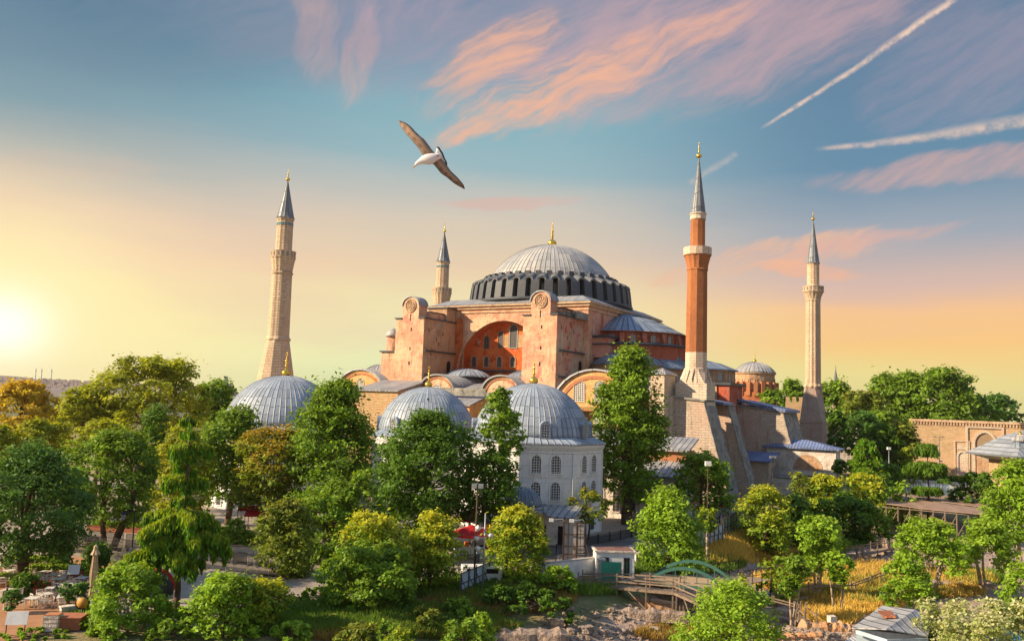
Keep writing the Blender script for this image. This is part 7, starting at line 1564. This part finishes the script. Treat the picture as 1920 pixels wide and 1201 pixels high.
# ---------------- people (small in the picture)
def person(label, p, ang, coat, legs, pose='stand', sc=1.0):
    bm = bmesh.new(); sk = {}
    if pose == 'stand':
        J = dict(pel=(0, 0, 0.95), ch=(0, 0.0, 1.30), nk=(0, 0, 1.50), hd=(0, -0.02, 1.62), ht=(0, -0.01, 1.76), ls=(-.19, 0, 1.42), le=(-.25, .03, 1.14), lh=(-.24, -.08, .90), lf=(-.24, -.11, .80), rs=(.19, 0, 1.42), re=(.26, .03, 1.14), rh=(.22, -.12, .92), rf=(.21, -.17, .84), lk=(-.11, -.02, .50), la=(-.12, .03, .08), lt=(-.13, -.16, .03), rk=(.11, -.05, .50), ra=(.12, .06, .08), rt=(.13, -.12, .03), lhp=(-.1, 0, .88), rhp=(.1, 0, .88))
    else:
        J = dict(pel=(0, 0, 0.52), ch=(0, 0.0, 0.88), nk=(0, -.03, 1.06), hd=(0, -0.06, 1.18), ht=(0, -0.06, 1.32), ls=(-.19, 0, .98), le=(-.25, -.05, .72), lh=(-.18, -.28, .60), lf=(-.15, -.36, .60), rs=(.19, 0, .98), re=(.26, -.05, .72), rh=(.18, -.28, .60), rf=(.15, -.36, .60), lk=(-.13, -.42, .52), la=(-.13, -.40, .08), lt=(-.14, -.56, .03), rk=(.13, -.42, .52), ra=(.14, -.36, .08), rt=(.15, -.52, .03), lhp=(-.1, 0, .50), rhp=(.1, 0, .50))
    R_ = dict(pel=.15, ch=.16, nk=.065, hd=.10, ht=.085, ls=.075, le=.05, lh=.036, lf=.03, rs=.075, re=.05, rh=.036, rf=.03, lk=.065, la=.045, lt=.04, rk=.065, ra=.045, rt=.04, lhp=.10, rhp=.10)
    names = list(J); E_ = [('pel', 'ch'), ('ch', 'nk'), ('nk', 'hd'), ('hd', 'ht'), ('ch', 'ls'), ('ls', 'le'), ('le', 'lh'), ('lh', 'lf'), ('ch', 'rs'), ('rs', 're'), ('re', 'rh'), ('rh', 'rf'), ('pel', 'lhp'), ('lhp', 'lk'), ('lk', 'la'), ('la', 'lt'), ('pel', 'rhp'), ('rhp', 'rk'), ('rk', 'ra'), ('ra', 'rt')]
    me = bpy.data.meshes.new('person'); me.from_pydata([J[k] for k in names], [(names.index(a), names.index(c)) for a, c in E_], []); o = bpy.data.objects.new('person', me); C.objects.link(o)
    mo = o.modifiers.new('skin', 'SKIN'); o.modifiers.new('sub', 'SUBSURF').levels = 1
    sv = me.skin_vertices[0].data if me.skin_vertices else None
    if sv is None:
        bm.from_mesh(me); lay = bm.verts.layers.skin.verify(); bm.to_mesh(me); sv = me.skin_vertices[0].data
    for i, k in enumerate(names): sv[i].radius = (R_[k], R_[k]*0.85); sv[i].use_root = (k == 'pel')
    bm.free(); bpy.context.view_layer.update(); dg = bpy.context.evaluated_depsgraph_get(); ne = bpy.data.meshes.new_from_object(o.evaluated_get(dg)); o.modifiers.clear(); o.data = ne
    ne.materials.clear(); [ne.materials.append(x) for x in (coat, legs, SKIN)]; hz = J['nk'][2]; pz = J['pel'][2]-0.02
    for f in ne.polygons:
        c_ = f.center; f.use_smooth = True
        f.material_index = 2 if (c_.z > hz+0.03 or (c_-Vector(J['lf'])).length < 0.13 or (c_-Vector(J['rf'])).length < 0.13) else (1 if c_.z < pz or (pose != 'stand' and c_.y < -0.12 and c_.z < 0.6) else 0)
    hb = MB(); hb.ball((0, J['ht'][1]+0.015, J['ht'][2]-0.02), 0.105, 10, 6, (0.95, 1.0, 0.85)); hb.build('hair', BLACKM, o)
    o.location = p; o.rotation_euler = (0, 0, ang); o.scale = (sc, sc, sc); tag(o, label, 'person'); return o
import bmesh
BLU = cloth('blue_cloth', (0.03, 0.10, 0.30)); DRK = cloth('dark_cloth', (0.03, 0.03, 0.04)); GRC = cloth('grey_cloth', (0.22, 0.22, 0.24)); PNC = cloth('pink_cloth', (0.5, 0.2, 0.2)); WHC = cloth('white_cloth', (0.6, 0.6, 0.62))
p = gz(326, 1006); person('person in blue sitting on the planter edge across the plaza', (p.x, p.y-0.3, 0.12), 0.3, BLU, DRK, 'sit')
p = gz(334, 1006); person('person in dark clothes sitting on the planter edge beside the one in blue', (p.x, p.y-0.3, 0.12), 0.0, DRK, BLU, 'sit')
p = gz(1831, 892); person('person in dark clothes standing before the gate portal', (p.x, p.y, 0.02), 0.5, DRK, DRK)
p = gz(1838, 893); person('person in grey standing before the gate portal', (p.x, p.y, 0.02), -0.5, GRC, DRK)
p = gz(1649, 905); person('person in dark clothes walking on the street left of the gate wall', (p.x, p.y, 0.02), 1.5, DRK, GRC)
p = gz(1305, 962); person('person in white beside the coolers under the rounded tree', (p.x, p.y, 0.02), 0.4, WHC, DRK)
p = gz(10, 1142, 0.1); person('person in dark clothes and white apron at the left edge of the terrace', (p.x, p.y, 0.1), 0.6, DRK, WHC)

# ---------------- seagull, gliding close above the viewer
def gull():
    GY = 12.0; c0 = at(808, 290, GY)
    def W_(x, y): return ((x-810)*0.001, -(y-680)*0.001)      # tracing units -> metres
    m, nt, b_, g_ = newmat('gull_plumage'); a_ = NN(nt, 'ShaderNodeAttribute', attribute_name='plumage'); nt.links.new(a_.outputs['Color'], b_.inputs['Base Color']); b_.inputs['Roughness'].default_value = 0.75
    tr_ = nt.nodes.new('ShaderNodeBsdfTranslucent'); nt.links.new(a_.outputs['Color'], tr_.inputs[0]); mx = nt.nodes.new('ShaderNodeMixShader'); mx.inputs[0].default_value = 0.25; nt.links.new(b_.outputs[0], mx.inputs[1]); nt.links.new(tr_.outputs[0], mx.inputs[2]); nt.links.new(mx.outputs[0], nt.nodes['Material Output'].inputs[0])
    V = []; F = []; COL = []
    BR, BL, DKT, WH, GRYB = (0.30, 0.18, 0.11), (0.50, 0.33, 0.20), (0.055, 0.045, 0.045), (0.78, 0.76, 0.76), (0.22, 0.16, 0.14)
    def loft(rings, cols, cl=True):
        b0 = len(V); n = len(rings[0])
        for r_, c_ in zip(rings, cols):
            for k, v in enumerate(r_): V.append(v); COL.append(c_[k] if hasattr(c_[0], '__len__') else c_)
        for j in range(len(rings)-1):
            for k in range(n): F.append((b0+j*n+k, b0+j*n+(k+1) % n, b0+(j+1)*n+(k+1) % n, b0+(j+1)*n+k))
        F.append(tuple(b0+k for k in range(n))[::-1]); F.append(tuple(b0+(len(rings)-1)*n+k for k in range(n)))
    def wing(lead_, trail_, depth0, depth1):
        """loft from body outwards; lead/trail = matching outline points; feather scallops on the trailing edge"""
        N = 60; L_ = [Vector((*W_(*p),)) for p in lead_]; T_ = [Vector((*W_(*p),)) for p in trail_]
        def samp(P, t_):
            q = t_*(len(P)-1); i = min(int(q), len(P)-2); return P[i].lerp(P[i+1], q-i)
        rings = []; cols = []
        for j in range(N+1):
            t_ = j/N; a = samp(L_, t_); c_ = samp(T_, t_); d = depth0+(depth1-depth0)*t_+(-0.06*sin(pi*t_)); th = 0.030*(1-t_)**1.2+0.004
            f = (t_*26) % 1.0; sc_ = 1.0-(0.05+0.07*t_)*abs(f-0.5)*2; c2 = a.lerp(c_, sc_); ring_ = []; cc = []
            for (u, o) in ((0, 0.4), (0.06, 1), (0.30, 1.1), (0.55, 0.7), (0.75, 0.4), (1.0, 0.12), (1.0, -0.12), (0.75, -0.4), (0.55, -0.7), (0.30, -1.1), (0.06, -1)):
                p = a.lerp(c2, u); ring_.append((c0.x+p.x, GY+d-o*th-0.02*u*(1-u)*4, c0.z+p.y))
                stripe = 0.5+0.5*cos(2*pi*t_*26)
                if u < 0.1: col = GRYB
                elif u < 0.4: col = tuple(x*(0.9+0.35*sin(t_*40)) for x in BR)
                elif u < 0.6: col = BL if 0.10 < t_ < 0.75 else BR
                else: col = tuple(p_*stripe+q_*(1-stripe) for p_, q_ in zip(BL if t_ < 0.8 else BR, GRYB))
                if u > 0.9: col = GRYB if t_ < 0.5 else DKT
                if t_ > 0.9 and u > 0.5: col = DKT
                if t_ < 0.08: col = GRYB
                cc.append(col)
            rings.append(ring_); cols.append(cc)
        loft(rings, cols)
    wing([(745, 720), (690, 688), (640, 610), (590, 550), (530, 485), (480, 420), (440, 385), (400, 330), (350, 260), (315, 195), (292, 135)],
         [(850, 690), (862, 640), (815, 590), (765, 520), (700, 440), (630, 385), (560, 315), (500, 245), (430, 185), (370, 150), (296, 122)], 0.02, 0.20)
    wing([(800, 800), (850, 815), (905, 875), (955, 935), (1000, 965), (1040, 985), (1090, 1020), (1150, 1060), (1210, 1088), (1262, 1104), (1300, 1116)],
         [(890, 720), (980, 740), (1020, 780), (1052, 825), (1085, 865), (1120, 905), (1160, 935), (1205, 970), (1250, 1015), (1285, 1050), (1308, 1106)], 0.02, 0.22)
    # tail fan
    rings = []; cols = []; B0, B1 = (872, 668), (935, 765); O_ = [(890, 545), (925, 560), (950, 600), (980, 640), (1000, 690), (1020, 735), (1042, 770), (1052, 825)]
    for j, o in enumerate(O_):
        t_ = j/7; a = Vector(W_(B0[0]+(B1[0]-B0[0])*t_, B0[1]+(B1[1]-B0[1])*t_)); e_ = Vector(W_(*o)); ring_ = []; cc = []
        for (u, s_) in ((0, 1), (0.4, 1), (0.74, 1), (0.78, 1), (1.0, 1), (1.0, -1), (0.78, -1), (0.74, -1), (0.4, -1), (0, -1)):
            p = a.lerp(e_, u); ring_.append((c0.x+p.x, GY+0.03-s_*(0.018*(1-u)+0.004), c0.z+p.y)); cc.append(DKT if u > 0.76 else WH)
        rings.append(ring_); cols.append(cc)
    loft(rings, cols)
    # body with neck, head and bill
    AX = [(548, 893, 3, 3), (572, 872, 7, 7), (588, 856, 10, 10), (600, 842, 20, 20), (618, 822, 30, 30), (640, 804, 35, 35), (668, 786, 44, 42), (705, 768, 62, 56), (750, 756, 76, 66), (800, 748, 80, 68), (850, 733, 72, 60), (895, 715, 56, 46), (935, 700, 40, 26), (965, 690, 22, 10)]
    rings = []; cols = []
    for j, (x, y, r, rd) in enumerate(AX):
        x2, y2 = AX[min(j+1, len(AX)-1)][:2]; x1, y1 = AX[max(j-1, 0)][:2]; d = Vector((x2-x1, -(y2-y1))).normalized(); nn = Vector((-d.y, d.x)); c_ = Vector(W_(x, y)); ring_ = []
        for k in range(16):
            a = 2*pi*k/16; p = c_+nn*cos(a)*r*0.001; ring_.append((c0.x+p.x, GY-sin(a)*rd*0.001-0.01, c0.z+p.y))
        rings.append(ring_); cols.append((0.55, 0.30, 0.10) if j < 3 else WH)
    loft(rings, cols)
    me = bpy.data.meshes.new('seagull'); me.from_pydata(V, [], F); me.update(); ca = me.color_attributes.new('plumage', 'FLOAT_COLOR', 'POINT')
    ca.data.foreach_set('color', np.array([(c_[0], c_[1], c_[2], 1) for c_ in COL], np.float32).ravel()); me.polygons.foreach_set('use_smooth', [True]*len(me.polygons)); me.materials.append(m)
    o = bpy.data.objects.new('seagull', me); C.objects.link(o); tag(o, 'seagull gliding with wings spread wide, white belly and brown barred wings, in the sky', 'seagull')
    e_ = MB(); p = W_(600, 822); e_.ball((c0.x+p[0], GY-0.022, c0.z+p[1]), 0.007, 8, 6); e_.build('eye', DARK, o)
    for (xa, ya, xb, yb) in ((890, 712, 935, 700), (925, 768, 975, 752)):
        f_ = MB(); pa, pb = W_(xa, ya), W_(xb, yb); f_.tube((c0.x+pa[0], GY-0.06, c0.z+pa[1]), (c0.x+pb[0], GY-0.05, c0.z+pb[1]), 0.008, 0.004, 6); f_.build('foot', TERRA, o)
gull()

# ---------------- haze
vm = bpy.data.materials.new('haze'); vm.use_nodes = True; vn = vm.node_tree; vn.nodes.remove(vn.nodes['Principled BSDF'])
pv = vn.nodes.new('ShaderNodeVolumePrincipled'); pv.inputs['Density'].default_value = 0.00007; pv.inputs['Color'].default_value = (1.0, 0.90, 0.72, 1); pv.inputs['Anisotropy'].default_value = 0.55
vn.links.new(pv.outputs[0], vn.nodes['Material Output'].inputs['Volume'])
b = MB(); b.box(-4000, 4000, -310, 4100, -7.5, 110); hz_ = tag(b.build('haze', vm), 'thin warm haze lying over the whole place', 'haze', kind='stuff')
